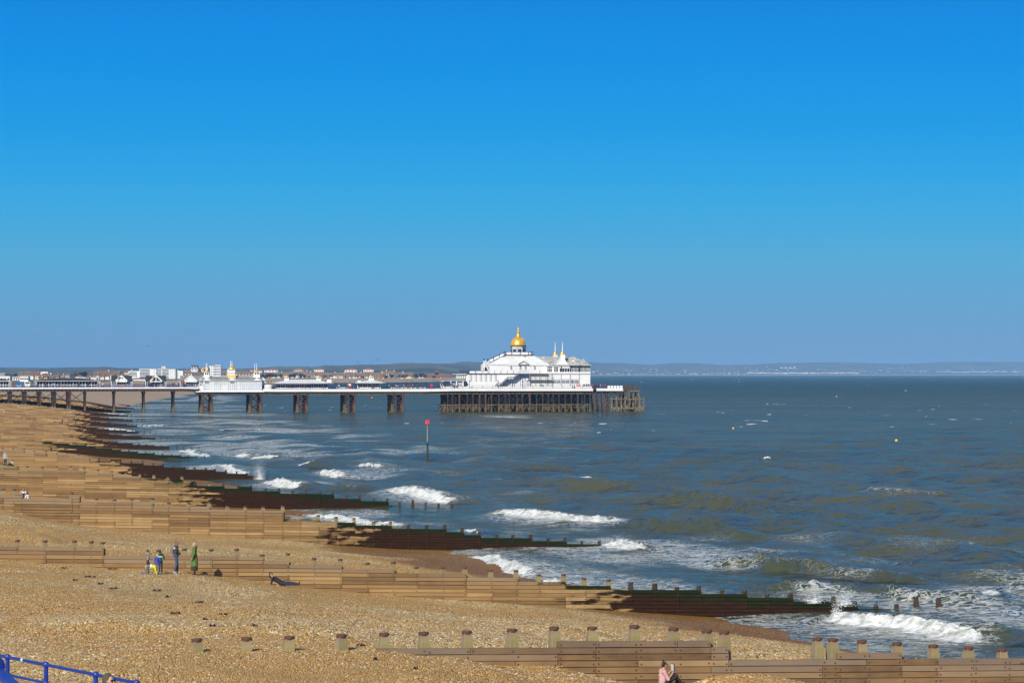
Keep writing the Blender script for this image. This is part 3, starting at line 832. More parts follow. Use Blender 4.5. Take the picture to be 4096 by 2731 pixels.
    for n_, p in enumerate([q_ for q_ in pos if q_ < allp[0] - 0.3] + allp + [q_ for q_ in pos if q_ > allp[-1] + 0.3]):
        src = None
        if k in PU:
            src = min(PU[k], key=lambda u: abs(s_of(k, u) - p))
            if abs(s_of(k, src) - p) > 0.4: src = None
        w = {1: 0.30, 2: 0.235}.get(k, 0.22 if p < 22 else 0.25)
        if k == 1 and src:
            zt = sz(1, src, PV1[src] - 4)[1]
        else:
            zt = max(top_at(p + 0.2), top_at(p - 0.2)) + {1: 0.42, 2: 0.30}.get(k, 0.27) + rnd.uniform(-0.05, 0.05) - (0.06 if p < 22 else 0)
            if p < smin: zt = 0.55 + 0.10 * p + 0.3 + rnd.uniform(-0.08, 0.05) if k != 2 else 0.75 + 0.06 * (p - 2)
        wet = 1.0 if p < 19 + rnd.uniform(-2, 2) else 0.0
        pm, cm = get_post(w, wet)
        po = link('post', pm, None, root)
        po.location = (p, -0.265, zt)
        tl = TILT.get(k, {}).get(src, rnd.uniform(-0.025, 0.025))
        po.rotation_euler = (rnd.uniform(-0.03, 0.03), -tl, rnd.uniform(-0.2, 0.2))
        if k <= 5:
            ca = link('post_cap', cm, None, po)

# ---------------------------------------------------------------- pier
PHI = R(11.86); PC, PS = math.cos(PHI), math.sin(PHI); PY0 = 941.8
def A(U, b=0.0):
    r = (U - CX) / F
    return (r * (PY0 + b * PC) + b * PS) / (PC - r * PS)
def Z(V, U, b=0.0):
    a = A(U, b)
    return HC - (V - HV) * (PY0 + a * PS + b * PC) / F
def ppos(a, b, z): return (a * PC - b * PS, PY0 + a * PS + b * PC, z)
class Thing:
    """a thing standing on the pier; its parts are drawn in pier coordinates"""
    def __init__(s, name, label, cat, a, b, z, group=None):
        s.o = (a, b, z)
        s.root = empty(name, ppos(a, b, z), PHI, label, cat, group)
    def part(s, name, m, mt, parent=None, smooth=False, label=None):
        o = m.build(name, mt, parent or s.root, smooth)
        if parent is None: o.location = (-s.o[0], -s.o[1], -s.o[2])
        if label: o['label'] = label
        return o

M_WHITE = mat('white_paint', (0.80, 0.80, 0.78), 0.55, c2=(0.70, 0.70, 0.68), scale=0.5, stretch=(1, 1, 0.4))
M_WHITE2 = mat('white_boarding', (0.78, 0.78, 0.76), 0.6, c2=(0.66, 0.67, 0.66), scale=1.2, stretch=(1, 1, 0.2))
M_ROOFW = mat('weathered_white_roof', (0.70, 0.70, 0.67), 0.7, c2=(0.55, 0.555, 0.54), scale=0.45, detail=6)
M_ROOFM = mat('mottled_slate_roof', (0.58, 0.57, 0.53), 0.75, c2=(0.20, 0.20, 0.19), scale=0.9, detail=7)
M_ROOFG = mat('grey_lead_roof', (0.30, 0.31, 0.31), 0.6, c2=(0.17, 0.18, 0.18), scale=0.8, stretch=(1, 1, 0.3))
M_SLATE = mat('dark_slate_roof', (0.045, 0.05, 0.06), 0.65, c2=(0.03, 0.033, 0.042), scale=1.5)
M_NAVY = mat('navy_paint', (0.012, 0.02, 0.16), 0.5)
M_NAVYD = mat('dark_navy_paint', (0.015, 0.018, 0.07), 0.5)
M_GOLD = mat('gilded_metal', (0.90, 0.56, 0.10), 0.34, 0.5, c2=(0.72, 0.42, 0.06), scale=2.0)
M_GLASS = mat('dark_window_glass', (0.03, 0.04, 0.05), 0.12, spec=0.6)
M_GLASSG = mat('pale_blind_glass', (0.22, 0.24, 0.28), 0.2, spec=0.6)
M_IRON = mat('dark_pier_iron', (0.028, 0.027, 0.030), 0.7, c2=(0.06, 0.035, 0.022), scale=1.0)
M_RUST = mat('rusty_iron', (0.13, 0.058, 0.034), 0.85, c2=(0.04, 0.025, 0.018), scale=0.9, detail=6)
M_OCHRE = mat('ochre_stained_beam', (0.21, 0.15, 0.075), 0.85, c2=(0.055, 0.04, 0.025), scale=1.5, detail=6)
M_OLDWOOD = mat('old_jetty_timber', (0.25, 0.195, 0.12), 0.85, c2=(0.07, 0.05, 0.03), scale=1.3, stretch=(2, 2, 0.4), detail=5)
M_RED = mat('red_paint', (0.62, 0.035, 0.025), 0.5)
M_BLUE = mat('bright_blue_paint', (0.02, 0.16, 0.55), 0.45)
M_YELLOW = mat('pale_yellow_paint', (0.70, 0.52, 0.16), 0.6)
M_BLACK = mat('black_rubber', (0.015, 0.015, 0.017), 0.6)
M_DECK = mat('deck_boards', (0.26, 0.21, 0.16), 0.85, var=0.4, scale=3)
def pile_mat():
    m, t, b = newmat('tidal_pile')
    geo = nn(t, 'ShaderNodeNewGeometry'); sp = nn(t, 'ShaderNodeSeparateXYZ'); t.links.new(geo.outputs['Position'], sp.inputs[0])
    nz = noise_n(t, coord(t, (1, 1, 0.6)), 1.4, 5, 0.65); n2 = noise_n(t, coord(t, (0.3, 0.3, 0.05)), 0.8, 2)
    z = math_n(t, 'ADD', sp.outputs[2], math_n(t, 'MULTIPLY', math_n(t, 'SUBTRACT', nz.outputs[0], 0.5), 3.0))
    iron = mixc(t, mrange(t, n2.outputs[0], 0.5, 0.62), (0.022, 0.020, 0.022), (0.115, 0.045, 0.026))
    weed = mixc(t, nz.outputs[0], (0.028, 0.02, 0.012), (0.20, 0.14, 0.065))
    t.links.new(mixc(t, mrange(t, z, 2.0, 3.2), weed, iron), b.inputs['Base Color'])
    b.inputs['Roughness'].default_value = 0.8
    return m
M_PILE = pile_mat()

DK = [(-600, 9.05), (0, 9.05), (770, 9.15), (790, 9.0), (1085, 8.40), (1740, 8.40), (1800, 8.55), (3000, 8.5)]
def deck_z(U): return float(np.interp(U, [d[0] for d in DK], [d[1] for d in DK]))
pier = Thing('seaside_pier', 'long iron seaside pier on rusty piles with a white deck edge', 'pier', 0, 0, 0)
segs = [(-350, 795, 13, 0.5), (795, 1052, 16, 0.3), (1052, 1760, 15, 0.95), (1760, 2372, 34, 0.95), (2386, 2492, 30, 0.92)]
deck = MB(); fas = MB(); gird = MB(); chord = MB()
for i, (u0, u1, w, fh) in enumerate(segs):
    n = max(1, int((u1 - u0) / 60))
    for j in range(n):
        ua, ub = u0 + (u1 - u0) * j / n, u0 + (u1 - u0) * (j + 1) / n
        a0, a1 = A(ua), A(ub); z0, z1 = deck_z(ua), deck_z(ub)
        if i == 1: z0 = z1 = 7.9
        b0 = 0.12
        deck.add([(a0, b0, z0 - 0.3), (a1, b0, z1 - 0.3), (a1, w, z1 - 0.3), (a0, w, z0 - 0.3), (a0, b0, z0 - 0.02), (a1, b0, z1 - 0.02), (a1, w, z1 - 0.02), (a0, w, z0 - 0.02)],
                 [(0, 3, 2, 1), (4, 5, 6, 7), (0, 1, 5, 4), (1, 2, 6, 5), (2, 3, 7, 6), (3, 0, 4, 7)])
        for (p, q) in ((0.0, 0.12), (w, w + 0.12)):
            fas.add([(a0, p, z0 - fh), (a1, p, z1 - fh), (a1, q, z1 - fh), (a0, q, z0 - fh), (a0, p, z0), (a1, p, z1), (a1, q, z1), (a0, q, z0)],
                    [(0, 3, 2, 1), (4, 5, 6, 7), (0, 1, 5, 4), (1, 2, 6, 5), (2, 3, 7, 6), (3, 0, 4, 7)])
        # girders below
        zb = z0 - fh - (0.95 if i else 0.85)
        for bb in np.linspace(0.6, w - 0.6, 3 if w < 20 else 6):
            gird.bar((a0, bb, z0 - fh - 0.02), (a1, bb, z1 - fh - 0.02), 0.35, 0.25)
            (chord if bb < 1 and i >= 2 and i < 4 else gird).bar((a0, bb - 0.08, zb), (a1, bb - 0.08, zb + (z1 - z0)), 0.26, 0.3)
            L = a1 - a0; kx = max(2, int(L / 1.15))
            for s in range(kx):
                x = a0 + L * s / kx; x2 = a0 + L * (s + 1) / kx
                gird.bar((x, bb, zb), ((x + x2) / 2, bb, z0 - fh - 0.1), 0.13); gird.bar(((x + x2) / 2, bb, z0 - fh - 0.1), (x2, bb, zb), 0.13)
                gird.bar((x, bb, zb), (x, bb, z0 - fh - 0.1), 0.2)
pier.part('deck', deck, M_DECK); pier.part('fascia', fas, M_WHITE); pier.part('lattice_girder', gird, M_IRON); pier.part('bottom_chord', chord, M_OCHRE)
# railings
def railing(th, ua, ub, b, mt, h=1.15, lattice=True, step=1.6, zf=None, name='railing'):
    m = MB()
    a0, a1 = A(ua), A(ub); n = max(1, int(abs(a1 - a0) / step))
    zz = lambda t: (zf(t) if zf else deck_z(ua + (ub - ua) * t))
    for i in range(n):
        t0, t1 = i / n, (i + 1) / n
        p, q = a0 + (a1 - a0) * t0, a0 + (a1 - a0) * t1
        z0, z1 = zz(t0), zz(t1)
        m.bar((p, b, z0), (p, b, z0 + h + 0.05), 0.09)
        for f in ((1.0, 0.55, 0.1) if not lattice else (1.0, 0.62, 0.08)): m.bar((p, b, z0 + h * f), (q, b, z1 + h * f), 0.06)
        if lattice:
            for s in range(8):
                x = p + (q - p) * s / 8; m.bar((x, b, z0 + h * 0.08), (x, b, z0 + h * 0.62), 0.075)
    m.bar((a1, b, zz(1)), (a1, b, zz(1) + h + 0.05), 0.09)
    return th.part(name, m, mt)
railing(pier, -340, 786, 0.08, M_NAVY)
railing(pier, -340, 786, 12.9, M_NAVY)
railing(pier, 1080, 1755, 0.08, M_NAVYD, lattice=False)
railing(pier, 1080, 1755, 14.9, M_NAVYD, lattice=False)
railing(pier, 1768, 2370, 0.08, M_NAVYD, lattice=False, step=3.6)
for (ua, ub, zt, zb) in ((1770, 2372, 0.75, 0.02),):
    m = MB(); m.box(A(ua), A(ub), 1.6, 1.7, 8.55, 9.3); pier.part('parapet', m, M_WHITE2)
railing(pier, 2388, 2428, 0.08, M_NAVYD, lattice=False, step=1.2)
m = MB()
for i in range(5):
    u = 2429 + i * 12.4; m.box(A(u) + 0.08, A(u + 12.4) - 0.08, 0.0, 0.1, 8.5, 9.55)
pier.part('windbreak_panel', m, M_WHITE)
m = MB()
for i in range(6): m.bar((A(2429 + i * 12.4), 0.05, 8.5), (A(2429 + i * 12.4), 0.05, 9.75), 0.16)
pier.part('windbreak_post', m, M_NAVYD)
# piles
def tower(u0, u1, rows, ztop, double=True, rad=1.0):
    root = MB(); a0, a1 = A(u0) + 0.35, A(u1) - 0.35
    for a in ((a0, a1) if double else (a0,)):
        for b in rows:
            root.tube([(a, b, -2), (a, b, 2.6), (a, b, 2.9), (a, b, ztop)], [0.36 * rad, 0.34 * rad, 0.28 * rad, 0.27 * rad], 8)
            root.lathe([(0.3 * rad, ztop - 1.1), (0.46 * rad, ztop - 0.9), (0.46, ztop - 0.7), (0.3, ztop - 0.5), (0.5, ztop)], a, b, 8)
    p = pier.part('pile_cluster', root, M_PILE)
    br = MB()
    for b in rows:
        if double:
            br.bar((a0, b, 3.2), (a1, b, 3.2), 0.28); br.bar((a0, b, 0.6), (a1, b, 0.6), 0.22)
            for (za, zb) in ((3.3, ztop - 0.4), (0.6, 3.1)):
                br.bar((a0, b, za), (a1, b, zb), 0.13); br.bar((a0, b, zb), (a1, b, za), 0.13)
            # arched brace under the deck
            pts = [(a0 + (a1 - a0) * (0.5 - 0.46 * math.cos(t)), b, ztop - 1.3 + 1.0 * math.sin(t)) for t in np.linspace(0, math.pi, 9)]
            br.tube(pts, 0.14, 5)
    for a in ((a0, a1) if double else (a0,)):
        for i in range(len(rows) - 1):
            br.bar((a, rows[i], 3.0), (a, rows[i + 1], ztop - 0.4), 0.12); br.bar((a, rows[i], ztop - 0.4), (a, rows[i + 1], 3.0), 0.12)
    o = br.build('cross_brace', M_RUST if double else M_IRON, p)
for u0, u1 in ((806, 853), (999, 1050)): tower(u0, u1, (0.7, 4.5, 8.5, 12.5), 7.0)
for u0, u1 in ((1190, 1234), (1380, 1425), (1571, 1617)): tower(u0, u1, (0.7, 4.5, 8.5, 12.5), 6.7)
LEG = [-95, -30, 40, 98, 158, 217, 277, 338, 455, 574, 693]
for i, u in enumerate(LEG):
    tower(u - (9 if u < 300 else 0), u + (9 if u < 300 else 0), (0.7, 4.5, 8.5, 12.0), 7.7, u < 300, 0.9 if u < 340 else 0.72)
br = MB()
for i in range(0, 7):
    a0, a1 = A(LEG[i]), A(LEG[i + 1])
    for b in (0.7, 12.0):
        br.bar((a0, b, 3.4), (a1, b, 7.5), 0.12); br.bar((a0, b, 7.5), (a1, b, 3.4), 0.12)
pier.part('leg_brace', br, M_IRON)
# pier head: rows of piles under the theatre
au = np.linspace(A(1767), A(2366), 25)
rest = MB(); rb = MB()
rp = random.Random(3)
for j, b in enumerate((0.7, 4.2, 8, 12, 16, 20, 24.5, 29, 33)):
    for i, a in enumerate(au):
        a_ = a + rp.uniform(-0.5, 0.5)
        if CX + F * (a_ * PC - b * PS) / (PY0 + a_ * PS + b * PC) < 1763: continue
        mm = MB() if j < 2 else rest
        mm.tube([(a_, b, -2), (a_, b, 2.6), (a_, b, 3.0), (a_, b, 6.5)], [0.36, 0.34, 0.30, 0.29], 7)
        mm.lathe([(0.28, 5.3), (0.48, 5.6), (0.48, 5.9), (0.3, 6.1), (0.42, 6.6)], a_, b, 7)
        if j < 2: pier.part('pile', mm, M_PILE)
        if i < len(au) - 1 and j < 6:
            a2 = au[i + 1]
            if rp.random() < 0.8: rb.bar((a_, b, 3.0 + rp.uniform(-0.2, 0.3)), (a2, b, 6.2), 0.1)
            if rp.random() < 0.8: rb.bar((a_, b, 6.2), (a2, b, 3.0), 0.1)
o = pier.part('pile', rest, M_PILE); o['kind'] = 'stuff'
pier.part('diagonal_brace', rb, M_IRON)
ob = MB()
for b in (0.3, 4.6, 9.0):
    for i in range(len(au) - 1):
        if rp.random() < 0.85: ob.bar((au[i], b, 2.55 + rp.uniform(-0.1, 0.1)), (au[i + 1], b, 2.55 + rp.uniform(-0.1, 0.1)), 0.3)
        if rp.random() < 0.5: ob.bar((au[i], b, 1.5), (au[i + 1], b, 1.5), 0.22)
        if rp.random() < 0.75: ob.bar((au[i], b, 0.1), ((au[i] + au[i + 1]) / 2, b, 2.4), 0.2)
        if rp.random() < 0.75: ob.bar((au[i + 1], b, 0.1), ((au[i] + au[i + 1]) / 2, b, 2.4), 0.2)
pier.part('tidal_beam', ob, M_OCHRE)
rk = MB()
for i, u in enumerate((2371, 2389, 2408, 2427, 2447, 2467, 2486)):
    for b in (0.8, 8, 16, 24):
        rk.bar((A(u), b, 7.4), (A(u) + (0.9 if i < 3 else 0.4), b, -1), 0.5, 0.45)
for u in (2371, 2408, 2447): rk.bar((A(u), 0.7, 4.0), (A(u) + 5.0, 0.7, 0.3), 0.25); rk.bar((A(u) + 3.5, 0.6, 4.6), (A(u), 0.6, 0.3), 0.25)
for z in (1.2, 2.6, 4.6): rk.bar((A(2371), 0.4, z), (A(2470), 0.4, z + 0.1), 0.24)
pier.part('raking_strut', rk, M_RUST)
# timber fishing jetty at the very end
jet = Thing('fishing_jetty', 'rusty timber landing jetty at the seaward end of the pier', 'jetty', A(2530), 2, 0)
m = MB()
for u in (2445, 2465, 2482, 2499, 2540, 2555, 2572):
    for b in (-0.6, 6.0):
        pm = MB(); pm.bar((A(u), b, -2), (A(u), b, Z(1587, u)), 0.62, 0.55); jet.part('fender_pile', pm, M_OLDWOOD)
for u in (2507, 2518, 2533, 2556):
    for b in (0.5, 5, 10): m.bar((A(u), b, -1), (A(u), b, 7.4), 0.45)
jet.part('support_post', m, M_OLDWOOD)
m = MB()
m.box(A(2508), A(2562), 0, 12, 7.3, 7.75)
for b in (-0.9, 5.6):
    m.bar((A(2436), b, 4.6), (A(2574), b, 4.6), 0.35); m.bar((A(2440), b, 1.2), (A(2574), b, 1.2), 0.5); 
for u in (2450, 2470, 2490, 2545, 2560): m.bar((A(u), -0.9, 0.3), (A(u) + 1.8, -0.9, 2.2), 0.4)
for i in range(9):
    u = 2446 + i * 14; m.bar((A(u), 5.6, 1.2), (A(u + 14), 5.6, 4.6), 0.3); m.bar((A(u), 3, 4.6), (A(u + 14), 3, 1.0), 0.25)
jet.part('platform', m, M_OLDWOOD)
m = MB()
for i in range(12):
    u = 2492 + i * 6.3; m.bar((A(u), 0.1, 7.7), (A(u), 0.1, 9.1), 0.1)
for z in (8.3, 9.1): m.bar((A(2492), 0.1, z), (A(2562), 0.1, z), 0.09)
m.bar((A(2494), 0.1, 8.4), (A(2512), 0.1, 7.5), 0.45)
m.box(A(2541), A(2549), 3, 4, 7.7, 10.0); m.box(A(2506), A(2512), 3, 4, 7.7, 9.9); m.box(A(2520), A(2527), 3, 4, 7.7, 9.9)
jet.part('railing', m, M_RUST)

# ---------------------------------------------------------------- domed theatre at the pier head
th = Thing('domed_theatre', 'large white pier theatre crowned by a big golden dome', 'theatre', A(2115, 4), 4, 8.55)
def bx(m, u0, u1, v0, v1, b0, b1, mi=0):
    m.box(A(u0, b0), A(u1, b0), b0, b1, Z(v1, (u0 + u1) / 2, b0), Z(v0, (u0 + u1) / 2, b0), mi)
m = MB(); bx(m, 1869, 2361, 1495, 1550, 4, 27)
lw = th.part('lower_wall', m, M_WHITE)
m = MB(); bx(m, 1866, 2192, 1493.6, 1495.2, 3.6, 27); bx(m, 2192, 2362, 1495, 1496.2, 3.8, 27)
th.part('cornice', m, M_NAVYD)
m = MB()
for i in range(6): bx(m, 1827 + i * 7.4, 1830.5 + i * 7.4, 1496, 1524, 5, 5.6)
bx(m, 1825, 1869, 1495.4, 1498, 4.4, 12); bx(m, 1829, 1869, 1507, 1509, 5.1, 5.5); bx(m, 1860, 1869, 1500, 1548, 6, 12)
th.part('colonnade', m, M_WHITE)
m = MB(); bx(m, 1828, 1868, 1499, 1524, 7, 12); th.part('recess_wall', m, M_GLASSG)
# balcony rail
m = MB()
for i in range(13): bx(m, 1838.5 + i * 3, 1839.6 + i * 3, 1483, 1493, 4.2, 4.3)
bx(m, 1837, 1952, 1482, 1483.2, 4.1, 4.35)
th.part('balcony_rail', m, M_NAVYD)
for i in range(3):
    m = MB(); bx(m, 1878 + i * 26, 1902 + i * 26, 1483.4, 1492.6, 4.15, 4.3); th.part('balcony_panel', m, M_WHITE2)
m = MB()
for u in (1877, 1903, 1928, 1953, 1979, 2004, 2029, 2054, 2159): bx(m, u - 0.7, u + 0.7, 1482, 1494, 4.05, 4.2)
th.part('balcony_post', m, M_NAVYD)
m = MB(); bx(m, 1961, 2195, 1458, 1494, 7, 25); bx(m, 1963, 2034, 1453.5, 1460, 6.8, 8); th.part('upper_wall', m, M_WHITE)
m = MB(); bx(m, 2034, 2196, 1457.2, 1461, 6.7, 7.2); th.part('eaves_band', m, M_WHITE2)
# main hipped roof
def hip(m, u0, u1, v0, b0, b1, t0, t1, vt, c0, c1, mi=0):
    m.frus((A(u0, b0), A(u1, b0), b0, b1, Z(v0, (u0 + u1) / 2, b0)), (A(t0, c0), A(t1, c0), c0, c1, Z(vt, (t0 + t1) / 2, c0)), mi)
m = MB(); hip(m, 1962, 2196, 1457.4, 6.7, 25.3, 2016, 2136, 1421, 11.5, 20.5); th.part('hipped_roof', m, M_ROOFW)
m = MB()
g0, g1 = A(2074, 6.4), A(2114, 6.4); zt = Z(1446, 2094, 6.4); ze = Z(1457.5, 2094, 6.4)
m.prism([(g0, ze), (g1, ze), ((g0 + g1) / 2, zt)], 6.2, 10)
o = th.part('gable', m, M_WHITE)
m = MB()
m.bar((g0 - 0.2, 6.1, ze), ((g0 + g1) / 2, 6.1, zt + 0.1), 0.2); m.bar((g1 + 0.2, 6.1, ze), ((g0 + g1) / 2, 6.1, zt + 0.1), 0.2)
m.build('bargeboard', M_NAVYD, o)
m = MB(); hip(m, 2130, 2330, 1459.5, 7.5, 24, 2138, 2300, 1426, 15.2, 16.2); th.part('rear_roof', m, M_ROOFM)
m = MB(); p0 = Vector((A(2094, 9.6), 9.6, 0)); hip(m, 2093, 2106, 1428.6, 10.6, 11.4, 2095, 2105, 1424, 10.9, 11.2); th.part('skylight', m, M_GLASS)
# roof terrace, its rail, stairs down the roof
m = MB(); bx(m, 2013, 2137, 1418.6, 1421.4, 11, 21); th.part('terrace', m, M_NAVYD)
m = MB(); bx(m, 2022, 2132, 1407.5, 1418.5, 11.3, 11.45); bx(m, 2022, 2132, 1407.5, 1418.5, 20.4, 20.55); th.part('terrace_panel', m, M_WHITE2)
m = MB()
for u in (2017, 2020, 2024, 2047, 2081, 2114, 2132, 2124, 2128): bx(m, u - 0.8, u + 0.8, 1405, 1419, 11.1, 11.3)
bx(m, 2017, 2133, 1406.6, 1407.6, 11.15, 11.3); th.part('terrace_rail', m, M_NAVYD)
def slope_panel(m, u0, v0, u1, v1, h, b0, b1):
    a0, a1 = A(u0, b0), A(u1, b0); z0, z1 = Z(v0, u0, b0), Z(v1, u1, b0); hh = h * 0.0925
    m.prism([(a0, z0 - hh), (a1, z1 - hh), (a1, z1), (a0, z0)], b0, b1)
m = MB(); slope_panel(m, 1956, 1438.5, 2019, 1408.5, 11.0, 10.6, 10.75); slope_panel(m, 1956, 1438.5, 2019, 1408.5, 11.0, 13.2, 13.35)
sp_ = th.part('roof_stair', m, M_WHITE)
m = MB()
for u, v in ((1952, 1436), (1974, 1427), (1997, 1416), (2016, 1406)): bx(m, u - 0.9, u + 0.9, v - 1, v + 14, 10.4, 10.6)
slope_panel(m, 1954, 1438.5, 2019, 1407.3, 1.4, 10.45, 10.6); slope_panel(m, 1954, 1451, 2019, 1420.5, 1.8, 10.45, 10.6)
m.build('stair_rail', M_NAVYD, sp_)
m = MB(); slope_panel(m, 1945, 1449, 1968, 1493, -6, 9.6, 11.4); bx(m, 1940, 1953, 1449, 1452, 9.6, 12); sp2 = th.part('steep_stair', m, M_WHITE2)
m = MB()
for (ua, va, ub, vb) in ((1937, 1438, 1928, 1493), (1939, 1438, 1957, 1493), (1952, 1438, 1970, 1493), (1936.5, 1450, 1937.5, 1493)):
    m.bar((A(ua, 9.4), 9.4, Z(va, ua, 9.4)), (A(ub, 9.4), 9.4, Z(vb, ub, 9.4)), 0.3)
m.build('handrail', M_WHITE, sp2)
m = MB(); bx(m, 1935, 1939.5, 1434.5, 1442, 9.2, 9.7); bx(m, 1950, 1954, 1434.5, 1442, 9.2, 9.7); bx(m, 1938, 1947, 1470, 1491, 11, 13); m.build('stair_post', M_NAVYD, sp2)
# drum, dome, lantern
dcx, dcy = A(2073, 16), 16.0
sc = 0.0928
def zz(v): return Z(v, 2073, 16)
m = MB(); m.lathe([(29.5 * sc, zz(1419)), (29.5 * sc, zz(1385))], dcx, dcy, 8, a0=R(22.5)); dr = th.part('drum', m, M_WHITE)
for k in range(8):
    an = R(45 * k); m = MB(); rr_ = 29.5 * sc * math.cos(R(22.5)) + 0.02
    for wsc, dy in ((0.0, 0),):
        c = Vector((dcx + rr_ * math.cos(an), dcy + rr_ * math.sin(an), 0)); tn = Vector((-math.sin(an), math.cos(an), 0)); nr = Vector((math.cos(an), math.sin(an), 0))
        for z0, z1, hw in ((zz(1407), zz(1396), 0.72), (zz(1393.5), zz(1390.5), 0.2), ):
            for off in ((0,) if hw > 0.5 else (-0.62, -0.2, 0.2, 0.62)):
                hw2 = hw if hw > 0.5 else 0.13
                v = [c + tn * (off - hw2) + nr * -0.1 + Vector((0, 0, z0)), c + tn * (off + hw2) + nr * -0.1 + Vector((0, 0, z0)), c + tn * (off + hw2) + nr * 0.03 + Vector((0, 0, z0)), c + tn * (off - hw2) + nr * 0.03 + Vector((0, 0, z0))]
                v += [p + Vector((0, 0, z1 - z0)) for p in v]
                m.add(v, [(0, 3, 2, 1), (4, 5, 6, 7), (0, 1, 5, 4), (1, 2, 6, 5), (2, 3, 7, 6), (3, 0, 4, 7)])
    m.build('drum_window', M_GLASS, dr)
m = MB()
for k in range(8):
    an = R(22.5 + 45 * k)
    for da in (0.0,): m.bar((dcx + 30 * sc * math.cos(an + da), dcy + 30 * sc * math.sin(an + da), zz(1419)), (dcx + 30 * sc * math.cos(an + da), dcy + 30 * sc * math.sin(an + da), zz(1385)), 0.16)
m.build('drum_pilaster', M_NAVYD, dr)
m = MB(); m.lathe([(29.5 * sc, zz(1385)), (33 * sc, zz(1383.6)), (33 * sc, zz(1382.8)), (30 * sc, zz(1382))], dcx, dcy, 32); th.part('drum_cornice', m, M_NAVYD)
prof_d = []
for i in range(15):
    t_ = i / 14 * math.pi * 0.47
    prof_d.append(((30.5 * math.cos(t_) ** 0.9) * sc, zz(1382.5) + 35.5 * sc * math.sin(t_) / math.sin(math.pi * 0.47)))
m = MB(); m.lathe([(29.6 * sc, zz(1383.2))] + prof_d, dcx, dcy, 40); dm = th.part('dome', m, M_GOLD, smooth=True)
m = MB()
for k in range(16):
    an = 2 * math.pi * k / 16
    m.tube([(dcx + (r_ + 0.02) * math.cos(an), dcy + (r_ + 0.02) * math.sin(an), z_) for r_, z_ in prof_d], 0.055, 5)
m.build('dome_rib', M_GOLD, dm)
m = MB(); m.lathe([(12 * sc, zz(1348)), (9.5 * sc, zz(1346)), (8.5 * sc, zz(1343)), (6.5 * sc, zz(1340)), (5.2 * sc, zz(1336)), (5.2 * sc, zz(1331)), (7.5 * sc, zz(1329)), (7.5 * sc, zz(1328)), (5.5 * sc, zz(1325.5)), (3 * sc, zz(1321.5)),
                   (1.6 * sc, zz(1318.5)), (2.4 * sc, zz(1316.5)), (1.2 * sc, zz(1314.5)), (0.8 * sc, zz(1309)), (0.2 * sc, zz(1306.5))], dcx, dcy, 14)
ln = th.part('lantern', m, M_GOLD, smooth=True)
m = MB(); m.ell((dcx, dcy, zz(1306.6)), (0.14, 0.14, 0.16)); m.build('beacon', M_RED, ln)
# twin turrets
for u, vb, vs, b in ((2220.8, 1418, 1426, 20), (2250, 1417, 1434, 10)):
    cx_, cy_ = A(u, b), b; z_ = lambda v: Z(v, u, b)
    m = MB(); w_ = 8.1 * sc; m.box(cx_ - w_, cx_ + w_, cy_ - w_, cy_ + w_, z_(vs + 9), z_(vb)); t_ = th.part('turret', m, M_WHITE)
    m = MB(); m.lathe([(10.2 * sc, z_(vb + 0.3)), (10.2 * sc, z_(vb - 2.2)), (8.4 * sc, z_(vb - 3)), (8.3 * sc, z_(vb - 5)), (6.8 * sc, z_(vb - 9)), (4.2 * sc, z_(vb - 12)), (2 * sc, z_(vb - 13.6))], cx_, cy_, 20)
    m.build('turret_dome', M_GOLD, t_, True)
    m = MB(); m.tube([(cx_, cy_, z_(vb - 12)), (cx_, cy_, z_(vb - 30)), (cx_, cy_, z_(1368))], [0.2, 0.13, 0.07], 8); m.build('spire', M_WHITE, t_)
# flared turret base with a gable
m = MB(); fl = [(2226, 2274, 1459, 7.2), (2233, 2267, 1449, 8.0), (2238, 2262, 1441, 8.6), (2241, 2259, 1435, 9.0)]
for i in range(3):
    p, q_ = fl[i], fl[i + 1]
    m.frus((A(p[0], p[3]), A(p[1], p[3]), p[3], 20 - p[3], Z(p[2], 2250, p[3])), (A(q_[0], q_[3]), A(q_[1], q_[3]), q_[3], 20 - q_[3], Z(q_[2], 2250, q_[3])))
fb_ = th.part('flared_roof', m, M_ROOFW)
m = MB(); a0, a1 = A(2240, 7), A(2270, 7); m.prism([(a0, Z(1459, 2255, 7)), (a1, Z(1459, 2255, 7)), ((a0 + a1) / 2, Z(1451, 2255, 7))], 6.6, 9); m.build('gable', M_WHITE, fb_)
# verandah with windows
m = MB(); bx(m, 2190, 2362, 1487, 1497, 4, 27); bx(m, 2196, 2280, 1463.5, 1467, 4.3, 24); bx(m, 2192, 2361, 1461.5, 1463.5, 3.9, 26); vr = th.part('verandah_wall', m, M_WHITE)
m = MB(); bx(m, 2194, 2359.5, 1462, 1488, 4.7, 25); th.part('verandah_glazing', m, M_GLASS)
groups = [(2193, 2209, 2, 2), (2216, 2234, 3, 1), (2238, 2279, 4, 1), (2282, 2316, 6, 2), (2319, 2360, 8, 2)]
for u0, u1, nx_, ny_ in groups:
    m = MB()
    for i in range(nx_ + 1): u = u0 + (u1 - u0) * i / nx_; bx(m, u - 0.55, u + 0.55, 1463.5, 1487, 4.35, 4.65)
    v_mid = 1472.5 if ny_ == 2 else 1468
    bx(m, u0, u1, v_mid, v_mid + (1.2 if ny_ == 2 else 0.6), 4.4, 4.6)
    if u0 == 2238: bx(m, u0, u1, 1464, 1473, 4.3, 4.6)
    if u0 == 2193: bx(m, u0, u1, 1473.5, 1474.5, 4.3, 4.6)
    th.part('window_frame', m, M_WHITE)
m = MB(); bx(m, 2208, 2217, 1463, 1487, 4.3, 5); bx(m, 2233, 2239, 1463, 1487, 4.3, 5); bx(m, 2279, 2283, 1463, 1487, 4.25, 5); th.part('verandah_pier', m, M_WHITE)
